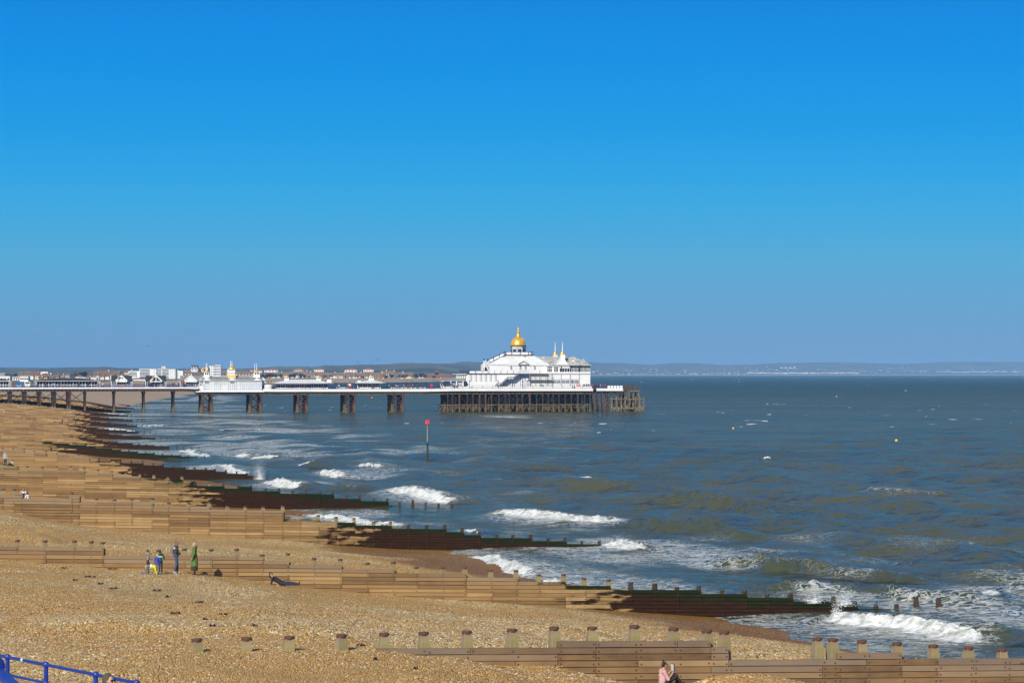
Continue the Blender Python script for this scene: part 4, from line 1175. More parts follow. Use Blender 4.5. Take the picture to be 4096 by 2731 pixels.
m = MB(); hip(m, 2277, 2367, 1462, 3.2, 26, 2302, 2334, 1438, 9.5, 16); th.part('end_pavilion_roof', m, M_ROOFM)
m = MB()
for u in (2313, 2334): m.tube([(A(u, 10), 10, Z(1440, u, 10)), (A(u, 10), 10, Z(1434, u, 10))], [0.22, 0.05], 6)
m.box(A(2292, 7), A(2298, 7), 7, 9, Z(1447, 2294, 7), Z(1441, 2294, 7)); th.part('roof_finial', m, M_WHITE)
m = MB()
for u in (2159, 2192, 2209, 2245, 2281, 2317): bx(m, u - 0.6, u + 0.6, 1496, 1549, 3.88, 4.05)
for u in (2245, 2281, 2317): bx(m, u - 0.35, u + 0.35, 1463, 1488, 3.8, 4.3)
th.part('drainpipe', m, M_NAVYD)
# lower windows in threes
for u0 in (2211, 2247, 2283.5):
    fr = MB(); bx(fr, u0 - 1, u0 + 32, 1515, 1534.5, 3.93, 4.1)
    f_ = th.part('window', fr, M_WHITE2)
    for i in range(2):
        m = MB(); bx(m, u0 + i * 16, u0 + 14.4 + i * 16, 1521, 1532.5, 3.88, 3.96); m.build('pane', M_GLASSG, f_)
    m = MB()
    for i in range(3): bx(m, u0 + i * 10.6, u0 + 8.6 + i * 10.6, 1516.3, 1518.4, 3.88, 3.96)
    m.build('slot_light', M_GLASS, f_)
for u in (2336, 2346, 2355): m = MB(); bx(m, u - 3, u + 3, 1536, 1547, 3.9, 4.1); th.part('doorway', m, M_GLASS)
for u in (2164.5, 2172): m = MB(); bx(m, u - 2.2, u + 2.2, 1537.5, 1546, 3.9, 4.1); th.part('doorway', m, M_GLASS)
# arched upper windows
for u in (2045, 2082, 2102.5, 2139):
    m = MB(); a = A(u, 7); hw = 3.4 * sc
    zb, zm = Z(1476.5, u, 7), Z(1467.5, u, 7)
    arc = [(a + hw * math.cos(t_), zm + hw * math.sin(t_)) for t_ in np.linspace(0, math.pi, 9)]
    m.prism([(a - hw, zb), (a + hw, zb)] + arc, 6.93, 7.1); w_ = th.part('arched_window', m, M_GLASS)
    m = MB(); m.box(a - hw, a + hw, 6.88, 6.95, Z(1470.6, u, 7), Z(1469, u, 7)); m.box(a - 0.05, a + 0.05, 6.88, 6.95, zb, zm); m.box(a - hw - 0.1, a + hw + 0.1, 6.85, 7, zb - 0.12, zb); m.build('glazing_bar', M_WHITE, w_)
# shadows of slanted louvres, put in as dark wedges on the wall
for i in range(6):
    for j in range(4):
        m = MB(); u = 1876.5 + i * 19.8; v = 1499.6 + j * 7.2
        a0, a1 = A(u, 4), A(u + 12, 4); z1 = Z(v, u, 4); m.prism([(a0, z1), (a1, z1 - 0.32), (a1, z1)], 3.94, 4.05); th.part('louvre_shadow', m, M_NAVYD)
# outside stair
m = MB()
def flight(u0, v0, u1, v1):
    n = 10
    for i in range(n):
        ua, ub = u0 + (u1 - u0) * i / n, u0 + (u1 - u0) * (i + 1) / n
        va = v0 + (v1 - v0) * (i + 1) / n
        bx(m, ua, ub + 0.4, va, va + 3.4, 2.2, 3.8)
flight(1999, 1547, 2032, 1517.5); flight(2055, 1517.5, 2080, 1496)
bx(m, 2031, 2056, 1517, 1519, 2.2, 3.8); bx(m, 2080, 2116, 1495.3, 1498, 2.2, 3.8)
st = th.part('outside_stair', m, M_NAVY)
m = MB()
for u in (2042.5, 2049.5): bx(m, u - 0.7, u + 0.7, 1519, 1546, 2.3, 2.5)
for u in (2082, 2114): bx(m, u - 0.7, u + 0.7, 1498, 1548, 2.3, 2.5)
for ua, va, ub, vb in ((2088, 1498, 2100, 1512), (2113, 1498, 2101, 1512)): m.bar((A(ua, 2.4), 2.4, Z(va, ua, 2.4)), (A(ub, 2.4), 2.4, Z(vb, ub, 2.4)), 0.16)
bx(m, 2099.5, 2101, 1510, 1546, 2.3, 2.5)
m.build('stair_support', M_NAVY, st)
m = MB()
path = [(1976, 1546), (1988, 1531), (2004, 1531), (2031, 1507), (2055, 1506.5), (2080, 1484), (2080, 1482.5), (2116, 1482.5)]
for b in (2.2, 3.75):
    for k in range(len(path) - 1):
        for dv in (0, 5.5):
            m.bar((A(path[k][0], b), b, Z(path[k][1] + dv, path[k][0], b)), (A(path[k + 1][0], b), b, Z(path[k + 1][1] + dv, path[k + 1][0], b)), 0.1)
    for u in (1988, 2000, 2010, 2020, 2031, 2043, 2055, 2063, 2072, 2080, 2092, 2104, 2116):
        v = np.interp(u, [p[0] for p in path if p != (2080, 1484)], [p[1] for p in path if p != (2080, 1484)])
        m.bar((A(u, b), b, Z(v, u, b)), (A(u, b), b, Z(v + 12.5, u, b)), 0.09)
m.build('stair_rail', M_ROOFG, st)
# scaffold on the front
sca = Thing('scaffold', 'scaffold of thin poles standing against the front of the domed theatre', 'scaffold', A(2165, 3), 3, 8.55)
m = MB()
for u in (2118, 2140, 2159, 2182, 2207):
    for b in (2.6, 3.7): m.bar((A(u, b), b, 8.55), (A(u, b), b, Z(1494, u, b)), 0.07)
for v in (1500, 1506, 1512): m.bar((A(2117, 2.6), 2.6, Z(v, 2117, 2.6)), (A(2209, 2.6), 2.6, Z(v, 2209, 2.6)), 0.06)
m.bar((A(2182, 2.6), 2.6, Z(1520, 2182, 2.6)), (A(2207, 2.6), 2.6, Z(1545, 2207, 2.6)), 0.07)
sca.part('pole', m, M_ROOFG)
m = MB(); bx(m, 2117, 2209, 1519.5, 1521.5, 2.6, 3.8); sca.part('board_walk', m, M_OCHRE)
m = MB(); bx(m, 2117, 2192, 1493.2, 1495.2, 2.6, 3.8); sca.part('top_board', m, M_OLDWOOD)
rbx = Thing('red_kiosk_box', 'small red box standing at the foot of the white theatre wall', 'box', A(2313, 3), 3, 8.55)
m = MB(); bx(m, 2308, 2318, 1534.5, 1547, 2.6, 3.5); rbx.part('body', m, M_RED)
m = MB(); bx(m, 2309.5, 2316.5, 1537, 1541, 2.55, 2.65); rbx.part('notice', m, M_WHITE)

# ---------------------------------------------------------------- buildings along the pier
# boarded hall with three turrets
hl = Thing('turreted_hall', 'white boarded hall with grey roof and three small turrets on mid pier', 'hall', A(922, 0), 0.3, 7.9)
m = MB(); bx(m, 811, 1048, 1521.5, 1565, 0.6, 14); bx(m, 797, 812, 1521.5, 1565, 1.5, 13); bx(m, 1047, 1062, 1521.5, 1548, 3, 12); hl.part('wall', m, M_WHITE2)
m = MB(); bx(m, 784, 1057, 1564, 1567.8, -0.3, 15.5); hl.part('base_ledge', m, M_WHITE)
m = MB(); hip(m, 803, 1050, 1521.8, 0.2, 14.4, 806, 1047, 1505, 6.5, 8.5); hl.part('roof', m, M_ROOFG)
m = MB(); bx(m, 806, 1047, 1504, 1505.2, 6.4, 8.6); bx(m, 803, 1050, 1521, 1523, 0.1, 0.7); hl.part('ridge', m, M_WHITE)
m = MB(); hip(m, 795, 813, 1522, 1, 13, 803, 811, 1511, 4, 10); hip(m, 1044, 1064, 1521.5, 2.5, 12.5, 1046, 1053, 1509, 5, 10); hl.part('end_roof', m, M_ROOFW)
for u0, u1, uc in ((812, 845, 828), (914, 946, 929.8), (1015, 1047, 1030.5)):
    m = MB(); m.prism([(A(u0), Z(1521.8, uc)), (A(u1), Z(1521.8, uc)), (A(uc), Z(1511, uc))], 0.05, 5); hl.part('gable', m, M_WHITE)
m = MB()
for i in range(31):
    u = 812 + i * 7.85
    if i in (4, 5, 10, 11, 12, 18): continue
    w_ = 0.62 if i in (1, 6, 13, 17, 25, 30) else 0.36
    bx(m, u - w_, u + w_, 1523, 1564, 0.5, 0.62)
hl.part('seam', m, mat('pale_blue_trim', (0.22, 0.33, 0.62), 0.6))
m = MB()
for v in (1535, 1544, 1554.5): bx(m, 811, 1048, v, v + 0.5, 0.53, 0.62)
hl.part('board_line', m, M_ROOFG)
for u0, u1, v0, v1 in ((819.5, 836, 1524.5, 1531.5), (921, 937, 1525, 1531.5), (799, 810, 1524.5, 1531), (799, 810, 1535, 1542)):
    m = MB(); bb = 0.5 if u0 > 812 else 1.4
    bx(m, u0, u1, v0, v1, bb, bb + 0.15); w_ = hl.part('window', m, M_GLASS)
    m = MB()
    for f in (0, 0.5, 1): uu = u0 + (u1 - u0) * f; bx(m, uu - 0.6, uu + 0.6, v0, v1, bb - 0.06, bb + 0.05)
    bx(m, u0, u1, (v0 + v1) / 2 - 0.4, (v0 + v1) / 2 + 0.4, bb - 0.06, bb + 0.05); m.build('window_frame', M_WHITE, w_)
for u0, u1 in ((854, 871), (887, 905)): m = MB(); bx(m, u0, u1, 1524.5, 1534, 0.5, 0.63); hl.part('boarded_window', m, M_ROOFW)
def small_turret(th, u, b, vb, vt, w, gold, masts, vm, open_=True):
    cx_, cy_ = A(u, b), b; z_ = lambda v: Z(v, u, b); w *= 0.0895
    m = MB(); m.frus((cx_ - w * 1.15, cx_ + w * 1.15, cy_ - w * 1.15, cy_ + w * 1.15, z_(vb)), (cx_ - w * 0.82, cx_ + w * 0.82, cy_ - w * 0.82, cy_ + w * 0.82, z_(vt)))
    m.box(cx_ - w, cx_ + w, cy_ - w, cy_ + w, z_(vt), z_(vt - 1.2)); t_ = th.part('turret', m, M_WHITE)
    m = MB()
    for dx in (-0.38, 0.38):
        m.box(cx_ + dx * w - 0.22 * w, cx_ + dx * w + 0.22 * w, cy_ - w * 0.97, cy_ - w * 0.8, z_(vt + (vb - vt) * 0.45), z_(vt + 1.5))
    m.build('turret_opening', M_GLASS, t_)
    m = MB(); m.lathe([(w * 0.95, z_(vt - 1)), (w * 0.8, z_(vt - gold * 0.45)), (w * 0.3, z_(vt - gold * 0.8)), (0.05, z_(vt - gold))], cx_, cy_, 14); m.build('turret_cap', M_GOLD, t_, True)
    if masts:
        m = MB()
        for dx in masts: m.tube([(cx_ + dx * 0.0895, cy_, z_(vt - gold * 0.4)), (cx_ + dx * 0.0895, cy_, z_(vm))], [0.12, 0.07], 6)
        m.build('mast', M_WHITE, t_)
small_turret(hl, 826, 5, 1511, 1489, 10.5, 10, (-1.2, 1.8), 1452)
small_turret(hl, 1026, 5, 1510, 1489, 12, 9, (-7, 0.5), 1452.5)
m = MB(); bx(m, 913, 943, 1499, 1516, 3.5, 9); tw = hl.part('tower_base', m, M_YELLOW)
m = MB(); bx(m, 912.5, 940, 1477, 1499, 4, 8.5); tw = hl.part('tower', m, M_WHITE)
m = MB()
for i in range(5): bx(m, 915 + i * 4.7, 917.8 + i * 4.7, 1478, 1481, 3.92, 4.1)
bx(m, 912, 940.5, 1492, 1493, 3.9, 4.1); m.build('tower_window', M_GLASS, tw)
cx_ = A(926.5, 6.2); z_ = lambda v: Z(v, 926, 6.2)
m = MB(); m.lathe([(14.2 * .0895, z_(1477))] + [(14 * .0895 * math.cos(t_), z_(1476) + 12.5 * .0895 * math.sin(t_)) for t_ in np.linspace(0, 1.5, 8)], cx_, 6.2, 24); m.build('tower_dome', M_GOLD, tw, True)
m = MB()
for u in (922.4, 928): m.tube([(A(u, 6.2), 6.2, z_(1466)), (A(u, 6.2), 6.2, z_(1443))], [0.13, 0.07], 6)
m.build('mast', M_WHITE, tw)
lk = Thing('link_wall', 'plain white screen wall beside the turreted hall', 'wall', A(1073, 2), 2, 8)
m = MB(); bx(m, 1056, 1087, 1538, 1556, 2, 2.3); lk.part('panel', m, M_WHITE); m = MB(); bx(m, 1050, 1055, 1540, 1562, 1.9, 2.4); lk.part('door_frame', m, M_OLDWOOD)
m = MB()
for v in (1552, 1556, 1560): bx(m, 1056, 1090, v, v + 0.6, 0.3, 0.4)
lk.part('railing', m, M_NAVYD)

def open_front(th, u0, u1, v0, v1, b, n, back=4.0, pillar=M_WHITE, sill=0.3, pane=M_GLASS, wp=1.3):
    m = MB(); bx(m, u0 + 2, u1 - 2, v0, v1, b + 0.4, b + back); th.part('glazing', m, pane)
    m = MB()
    for i in range(n + 1):
        u = u0 + (u1 - u0) * i / n; w_ = wp if i % 2 == 0 else wp * 0.5; bx(m, u - w_, u + w_, v0, v1, b, b + 0.5)
    if sill: bx(m, u0, u1, v1 - (v1 - v0) * sill, v1, b + 0.1, b + 0.45)
    th.part('pillar', m, pillar)
# cafe
cf = Thing('long_cafe', 'long white cafe with scalloped ridge and two lantern turrets', 'cafe', A(1210, 3), 2.5, 8.4)
open_front(cf, 1104, 1312, 1538, 1554.5, 3.2, 22, 7)
m = MB(); hip(m, 1089, 1333, 1533.5, 1.5, 12.5, 1150, 1276, 1521, 6, 8); cf.part('roof', m, M_ROOFW)
m = MB(); bx(m, 1090, 1332, 1533.2, 1536.2, 1.6, 12.4); cf.part('fascia', m, M_NAVY)
m = MB(); a0, a1 = A(1152, 7), A(1268, 7); n = 18
for i in range(n):
    x = a0 + (a1 - a0) * i / n; d_ = (a1 - a0) / n; m.prism([(x, Z(1521.5, 1210, 7)), (x + d_, Z(1521.5, 1210, 7)), (x + d_ / 2, Z(1517.5, 1210, 7))], 6.9, 7.1)
cf.part('ridge_crest', m, M_WHITE)
m = MB()
for u in (1146, 1178, 1210, 1242): bx(m, u - 0.5, u + 0.5, 1534, 1555, 1.6, 1.75)
for u in (1092, 1098, 1318, 1328): bx(m, u - 0.5, u + 0.5, 1534, 1555, 1.8, 1.95)
cf.part('verandah_post', m, M_NAVY)
small_turret(cf, 1146, 7, 1523, 1507.5, 8, 8, None, 0); small_turret(cf, 1274, 7, 1523, 1507.5, 8, 8, None, 0)
m = MB(); bx(m, 1310, 1326, 1517.5, 1529, 5, 7); bx(m, 1262, 1270, 1505, 1509, 7, 8); cf.part('roof_plant', m, M_WHITE)
# round-roofed kiosk
kk = Thing('lantern_kiosk', 'small white kiosk with flared roof, single lantern and pink goods', 'kiosk', A(1484, 3), 2.5, 8.4)
m = MB(); r4 = [(1425, 1544, 1532.2, 1.2, 12), (1446, 1522, 1526, 3.2, 10), (1462, 1507, 1522.5, 4.7, 8.6), (1476, 1493, 1520, 5.8, 7.4)]
for i in range(3):
    p, q_ = r4[i], r4[i + 1]
    m.frus((A(p[0], p[3]), A(p[1], p[3]), p[3], p[4], Z(p[2], 1484, p[3])), (A(q_[0], q_[3]), A(q_[1], q_[3]), q_[3], q_[4], Z(q_[2], 1484, q_[3])))
kk.part('roof', m, M_ROOFW)
m = MB(); bx(m, 1427, 1542, 1532, 1534, 1.4, 11.8); kk.part('fascia', m, M_NAVY)
open_front(kk, 1430, 1522, 1537, 1554.5, 3, 9, 6, pane=mat('pink_goods', (0.55, 0.22, 0.22), 0.6, c2=(0.10, 0.06, 0.07), scale=1.3), sill=0.34)
small_turret(kk, 1484.5, 6.6, 1521, 1507, 9, 9, None, 0)
m = MB(); bx(m, 1432, 1444, 1522, 1530, 5, 7); kk.part('roof_plant', m, M_WHITE)
m = MB()
for u in (1428, 1534, 1541): bx(m, u - 0.5, u + 0.5, 1533, 1555, 1.5, 1.65)
kk.part('verandah_post', m, M_NAVY)
# glazed navy shelters
def shelter(u0, u1, n, label):
    s_ = Thing('glazed_shelter', label, 'shelter', A((u0 + u1) / 2, 4), 3, 8.4, 'navy glazed shelters on the pier')
    m = MB()
    for i in range(n + 1):
        u = u0 + (u1 - u0) * i / n
        for b in (3, 6.5): bx(m, u - 0.7, u + 0.7, 1532.5, 1555, b, b + 0.15)
        bx(m, u - 0.4, u + 0.4, 1526.5, 1532.5, 4.6, 4.75)
    for v in (1532, 1537, 1550): bx(m, u0, u1, v, v + 0.8, 3, 3.12); bx(m, u0, u1, v, v + 0.8, 6.5, 6.62)
    s_.part('frame', m, M_NAVY)
    m = MB(); bx(m, u0 - 1.5, u1 + 1.5, 1531.3, 1533.4, 2.6, 7); s_.part('roof', m, M_NAVYD)
    m = MB()
    for i in range(n * 3):
        u = u0 + (u1 - u0) * i / (n * 3); bx(m, u, u + 0.35, 1533, 1550, 4.7, 4.8)
    s_.part('glazing_bar', m, M_NAVYD)
    m = MB(); bx(m, u0 + 2, u1 - 2, 1548, 1553, 4.2, 4.5); s_.part('bench', m, M_WHITE2)
    return s_
shelter(1342, 1420, 2, 'short navy glazed shelter between the long cafe and the lantern kiosk')
shelter(1550, 1706, 4, 'longer navy glazed shelter crowded with people, right of the lantern kiosk')
# hip-roofed bar beside the theatre
hb = Thing('hipped_roof_bar', 'low bar with grey hipped roof and white columns left of the theatre', 'bar', A(1815, 3), 3, 8.55)
m = MB(); hip(m, 1770, 1862, 1525.5, 2.4, 13, 1843, 1856, 1503, 7, 9); hb.part('roof', m, M_ROOFG)
m = MB(); bx(m, 1776, 1856, 1526, 1549, 3.2, 12); hb.part('wall', m, M_WHITE)
m = MB()
for u in (1766, 1773, 1804, 1827, 1853):
    a = A(u, 2.6); m.tube([(a, 2.6, 8.55), (a, 2.6, Z(1524, u, 2.6))], [0.24, 0.2], 8); m.lathe([(0.25, Z(1526, u, 2.6)), (0.3, Z(1523.4, u, 2.6)), (0.1, Z(1522.8, u, 2.6))], a, 2.6, 8)
hb.part('column', m, M_WHITE)
m = MB(); bx(m, 1807, 1825, 1527.5, 1532, 3.0, 3.2); hb.part('sign_board', m, M_BLUE)
m = MB()
for u in (1810, 1815, 1820, 1832, 1838, 1844): bx(m, u, u + 4, 1535, 1544, 3.08, 3.25)
hb.part('window', m, M_GLASSG)
m = MB(); bx(m, 1858, 1868, 1527, 1534, 3, 5); hb.part('awning', m, M_NAVY)
m = MB(); hip(m, 1755, 1804, 1531, 1.2, 4, 1768, 1792, 1527, 2, 3.2)
for u in (1756, 1780, 1802): bx(m, u - 0.5, u + 0.5, 1531, 1549, 1.3, 1.45)
hb.part('canopy', m, M_NAVYD)
# dark roofed long shelter, left
def long_pav(u0, u1, r0, r1, vr, n, label):
    p_ = Thing('pier_pavilion', label, 'pavilion', A((u0 + u1) / 2, 3), 2, 9.05, 'dark roofed pavilions at the landward pier')
    m = MB(); hip(m, u0, u1, 1521.8, 1.2, 12, r0, r1, vr, 5.5, 7.5); p_.part('roof', m, M_SLATE)
    m = MB(); bx(m, u0 + 1, u1 - 1, 1521.8, 1524, 1.3, 11.8); p_.part('fascia', m, M_WHITE)
    open_front(p_, u0 + 12, u1 - 14, 1525, 1550.5, 2.4, n, 6, sill=0.0)
    m = MB(); bx(m, u0 + 14, u1 - 16, 1539, 1541, 2.6, 2.75); bx(m, u0 + 14, u1 - 16, 1548.5, 1550.5, 2.5, 2.8); p_.part('sill_rail', m, M_WHITE2)
    m = MB()
    for i in range(5): bx(m, u0 + 4 + i * 2.2, u0 + 4.7 + i * 2.2, 1525, 1550, 1.6, 1.75)
    for i in range(4): bx(m, u1 - 12 + i * 2.6, u1 - 11.2 + i * 2.6, 1525, 1550, 1.6, 1.75)
    p_.part('post', m, M_WHITE)
    return p_
long_pav(-150, 49, -90, 10, 1514, 16, 'dark roofed pavilion cut off by the left picture edge')
lp = long_pav(135, 404, 214, 327, 1512, 20, 'long pavilion with curved dark roof and white pillars near the vans')
m = MB(); bx(m, 171, 178, 1528, 1532, 2.2, 2.4); bx(m, 366, 376, 1528, 1532, 2.2, 2.4); lp.part('sign_board', m, M_RED)
def gable_kiosk(u0, u1, uc, g0, g1, roofm, label, banner=False):
    g_ = Thing('gabled_kiosk', label, 'kiosk', A(uc, 2), 1.5, 9.1, 'gabled kiosks on the pier')
    m = MB(); vE, vR = 1522.5, 1502.0
    m.add([(A(u0, 1.2), 1.2, Z(vE, uc, 1.2)), (A(u1, 1.2), 1.2, Z(vE, uc, 1.2)), (A(u1, 12), 12, Z(vE, uc, 1.2)), (A(u0, 12), 12, Z(vE, uc, 1.2)), (A(u0 + 2, 6.6), 6.6, Z(vR, uc, 6)), (A(u1 - 2, 6.6), 6.6, Z(vR, uc, 6))],
          [(0, 1, 5, 4), (1, 2, 5), (2, 3, 4, 5), (3, 0, 4), (3, 2, 1, 0)])
    a0, a1, ac = A(g0, 1), A(g1, 1), A(uc, 1); zE, zR = Z(1524, uc, 1), Z(1503.5, uc, 1)
    g_.part('roof', m, roofm)
    m = MB(); m.prism([(a0, zE), (a1, zE), (ac, zR)], 0.8, 6.4); gb = g_.part('gable_roof', m, roofm)
    m = MB(); m.bar((a0 - 0.2, 0.75, zE), (ac, 0.75, zR + 0.15), 0.4, 0.3); m.bar((a1 + 0.2, 0.75, zE), (ac, 0.75, zR + 0.15), 0.4, 0.3)
    m.box(a0, a1, 0.6, 0.9, zE - 0.35, zE)
    m.bar((ac, 0.7, zE), (ac, 0.7, zR), 0.25); m.build('bargeboard', M_WHITE, gb)
    if roofm is M_ROOFG or banner:
        m = MB(); f = 0.86 if roofm is M_ROOFG else 0.72
        zt_ = zE + (zR - zE) * (f if roofm is M_ROOFG else 0.45)
        hw = (a1 - a0) / 2
        if roofm is M_ROOFG: m.prism([(ac - hw * .86, zE), (ac + hw * .86, zE), (ac, zt_)], 0.7, 0.85)
        else: m.prism([(ac - hw * .84, zE), (ac + hw * .84, zE), (ac + hw * .5, zt_), (ac - hw * .5, zt_)], 0.7, 0.85)
        m.build('gable_board', M_WHITE, gb)
    m = MB(); bx(m, u0 + 3, u1 - 3, 1524, 1548, 2.3, 10); g_.part('glazing', m, M_GLASSG if roofm is M_ROOFG else M_GLASS)
    m = MB(); bx(m, u0 + 1, u1 - 1, 1522.4, 1525, 1.6, 11)
    n = 12
    for i in range(n + 1):
        u = u0 + 2 + (u1 - u0 - 4) * i / n; w_ = 1.4 if i in (0, 3, 9, 12) else 0.6; bx(m, u - w_, u + w_, 1524, 1549, 1.6, 2.3)
    bx(m, u0 + 2, u1 - 2, 1545.5, 1549, 1.7, 2.4)
    g_.part('wall_frame', m, M_WHITE)
    if banner:
        for p, q_, mt in ((u0 + 3, u0 + 24, M_BLUE), (u0 + 26, u0 + 58, M_RED), (u0 + 62, u1 - 4, M_BLUE)):
            m = MB(); bx(m, p, q_, 1538, 1544.5, 1.35, 1.5); g_.part('banner', m, mat('faded_banner', tuple(0.5 * c + 0.28 for c in mt.node_tree.nodes['Principled BSDF'].inputs[0].default_value[:3]), 0.6))
    return g_
gable_kiosk(444, 530, 485.5, 464, 507, M_SLATE, 'dark roofed gabled kiosk with blue and red banners along its base', True)
gable_kiosk(581, 666, 624, 602.5, 646, M_SLATE, 'dark roofed gabled kiosk with plain glazed front, no banner')
gable_kiosk(719, 804, 762.4, 738, 787, M_ROOFG, 'grey roofed gabled kiosk with solid white gable, next to the turreted hall')
# lamps
def lamp(u, b, vt, z0, label, first=None):
    a = A(u, b)
    if first:
        r_ = copy_tree(first); r_.location = ppos(a, b, z0); r_['label'] = label; return r_
    r_ = Thing('lamp_post', label, 'lamp post', a, b, z0, 'lamp posts along the pier'); h = Z(vt, u, b) - z0
    m = MB(); m.tube([(a, b, z0), (a, b, z0 + 0.6), (a, b, z0 + h)], [0.12, 0.07, 0.05], 6); r_.part('pole', m, M_NAVYD)
    m = MB(); m.lathe([(0.08, z0 + h - 0.1), (0.27, z0 + h + 0.1), (0.3, z0 + h + 0.45), (0.12, z0 + h + 0.65), (0.03, z0 + h + 0.85)], a, b, 8); r_.part('lantern_head', m, M_GOLD)
    return r_.root
L0 = lamp(1302, 0.3, 1519, 8.4, 'gold headed lamp post at the railing by the long cafe')
where = [(1287, 14.5, 8.4, 'gold headed lamp post on the far railing behind the long cafe'), (1400, 14.5, 8.4, 'gold headed lamp post on the far railing behind the short shelter'), (1418, 0.3, 8.4, 'gold headed lamp post by the short navy shelter'),
         (1513, 14.5, 8.4, 'gold headed lamp post on the far railing behind the lantern kiosk'), (1534, 0.3, 8.4, 'gold headed lamp post right of the lantern kiosk'), (1626, 14.5, 8.4, 'gold headed lamp post on the far railing behind the long shelter'),
         (1649, 0.3, 8.4, 'gold headed lamp post in front of the crowded shelter'), (1764, 0.3, 8.5, 'gold headed lamp post beside the hipped roof bar'), (1085, 0.3, 8.4, 'gold headed lamp post at the left end of the long cafe'), (1073, 14.5, 8.4, 'gold headed lamp post behind the white screen wall'),
         (170, 12.6, 9.1, 'gold headed lamp post behind the long dark roofed pavilion, left one'), (268, 0.3, 9.1, 'gold headed lamp post in front of the long dark roofed pavilion, mid length'), (361, 0.3, 9.1, 'gold headed lamp post in front of the long dark roofed pavilion, right end'),
         (474, 0.3, 9.1, 'gold headed lamp post in front of the bannered kiosk'), (613, 0.3, 9.1, 'gold headed lamp post in front of the plain glazed kiosk'), (734, 0.3, 9.1, 'gold headed lamp post in front of the grey roofed kiosk')]
for u, b, z0, lb in where: lamp(u, b, 1519, z0, lb, L0)
def dlamp(u, label, first=None):
    a = A(u, 0.2)
    if first:
        r_ = copy_tree(first); r_.location = ppos(a, 0.2, 8.1); r_['label'] = label; return r_
    r_ = Thing('lamp_post', label, 'lamp post', a, 0.2, 8.1, 'dark lamp posts along the theatre deck')
    m = MB(); m.tube([(a, 0.2, 8.1), (a, 0.2, 11.1)], [0.09, 0.06], 6); m.bar((a - 0.4, 0.2, 11.0), (a + 0.4, 0.2, 11.0), 0.07); r_.part('pole', m, M_NAVYD)
    m = MB(); m.lathe([(0.05, 11.1), (0.16, 11.2), (0.16, 11.45), (0.03, 11.6)], a, 0.2, 8); r_.part('lantern_head', m, M_NAVYD)
    return r_.root
D0 = dlamp(1878, 'dark lamp post at the deck edge below the louvre shadows')
for u, lb in ((1993, 'dark lamp post at the foot of the outside stair'), (2092, 'dark lamp post right of the outside stair'), (2289, 'dark lamp post before the triple windows'), (2430, 'dark lamp post on the deck beyond the theatre')): dlamp(u, lb, D0)
# vehicles on the pier
def van(u, b, L, Wd, H, bodym, label, cat, face=True):
    v_ = Thing('parked_van', label, cat, A(u, b), b, 9.07)
    a = A(u, b); m = MB()
    m.prism([(b, 9.4), (b, 10.2), (b + 0.9, 10.5), (b + 1.4, 9.07 + H), (b + L, 9.07 + H), (b + L, 9.4)], 0, Wd)
    m.v = [(a - Wd / 2 + y, x, z) for x, y, z in m.v]
    bd = v_.part('body', m, bodym)
    m = MB(); m.add([(a - Wd / 2 + 0.15, b + 0.92, 10.5), (a + Wd / 2 - 0.15, b + 0.92, 10.5), (a + Wd / 2 - 0.15, b + 1.36, 9 + H - 0.1), (a - Wd / 2 + 0.15, b + 1.36, 9 + H - 0.1),
                     (a - Wd / 2 + 0.15, b + 0.8, 10.52), (a + Wd / 2 - 0.15, b + 0.8, 10.52), (a + Wd / 2 - 0.15, b + 1.24, 9 + H - 0.08), (a - Wd / 2 + 0.15, b + 1.24, 9 + H - 0.08)], [(0, 3, 2, 1), (4, 5, 6, 7), (0, 1, 5, 4), (1, 2, 6, 5), (2, 3, 7, 6), (3, 0, 4, 7)])
    v_.part('windscreen', m, M_GLASS)
    for x in (-Wd / 2, Wd / 2):
        for y in (0.9, L - 0.9):
            m = MB(); m.tube([(a + x - 0.12, b + y, 9.42), (a + x + 0.12, b + y, 9.42)], 0.35, 12); w_ = v_.part('wheel', m, M_BLACK)
    for x in (-0.6, 0.6): m = MB(); m.box(a + x - 0.18, a + x + 0.18, b - 0.05, b + 0.03, 9.75, 9.95); v_.part('headlight', m, M_WHITE)
    m = MB(); m.box(a - Wd / 2, a + Wd / 2, b - 0.1, b + 0.05, 9.35, 9.6); v_.part('bumper', m, M_WHITE2)
van(76, 2.2, 4.5, 1.7, 1.75, M_BLUE, 'bright blue van parked on the pier left of the white van', 'van')
van(110, 2.2, 5.5, 1.9, 2.1, M_WHITE, 'white van parked on the pier beside the long dark roofed pavilion', 'van')
rs = Thing('red_stall', 'small red stall standing right of the crowded shelter', 'stall', A(1728, 2), 2, 8.4)
m = MB(); bx(m, 1722.5, 1733, 1538, 1549, 2, 3.2); rs.part('body', m, M_RED); m = MB(); bx(m, 1725, 1726.5, 1549, 1556, 2.2, 2.4); bx(m, 1730, 1731.5, 1549, 1556, 2.2, 2.4); rs.part('leg', m, M_NAVYD)
rs = Thing('red_stall', 'red and white stall inside the short navy shelter', 'stall', A(1402, 2), 2, 8.4)
m = MB(); bx(m, 1396, 1406, 1541, 1554, 2, 3); rs.part('body', m, M_RED); m = MB(); bx(m, 1393, 1404, 1535, 1542, 1.9, 2.8); rs.part('sign_panel', m, M_WHITE)
rs = Thing('life_ring_board', 'round red board hanging by the grey roofed kiosk', 'board', A(732, 0.6), 0.6, 9.1)
m = MB(); a = A(732, 0.6); m.tube([(a, 0.55, Z(1532.5, 732)), (a, 0.7, Z(1532.5, 732))], 0.5, 16); rs.part('disc', m, M_RED); m = MB(); m.bar((a, 0.75, 9.1), (a, 0.75, Z(1530, 732)), 0.08); rs.part('post', m, M_NAVYD)

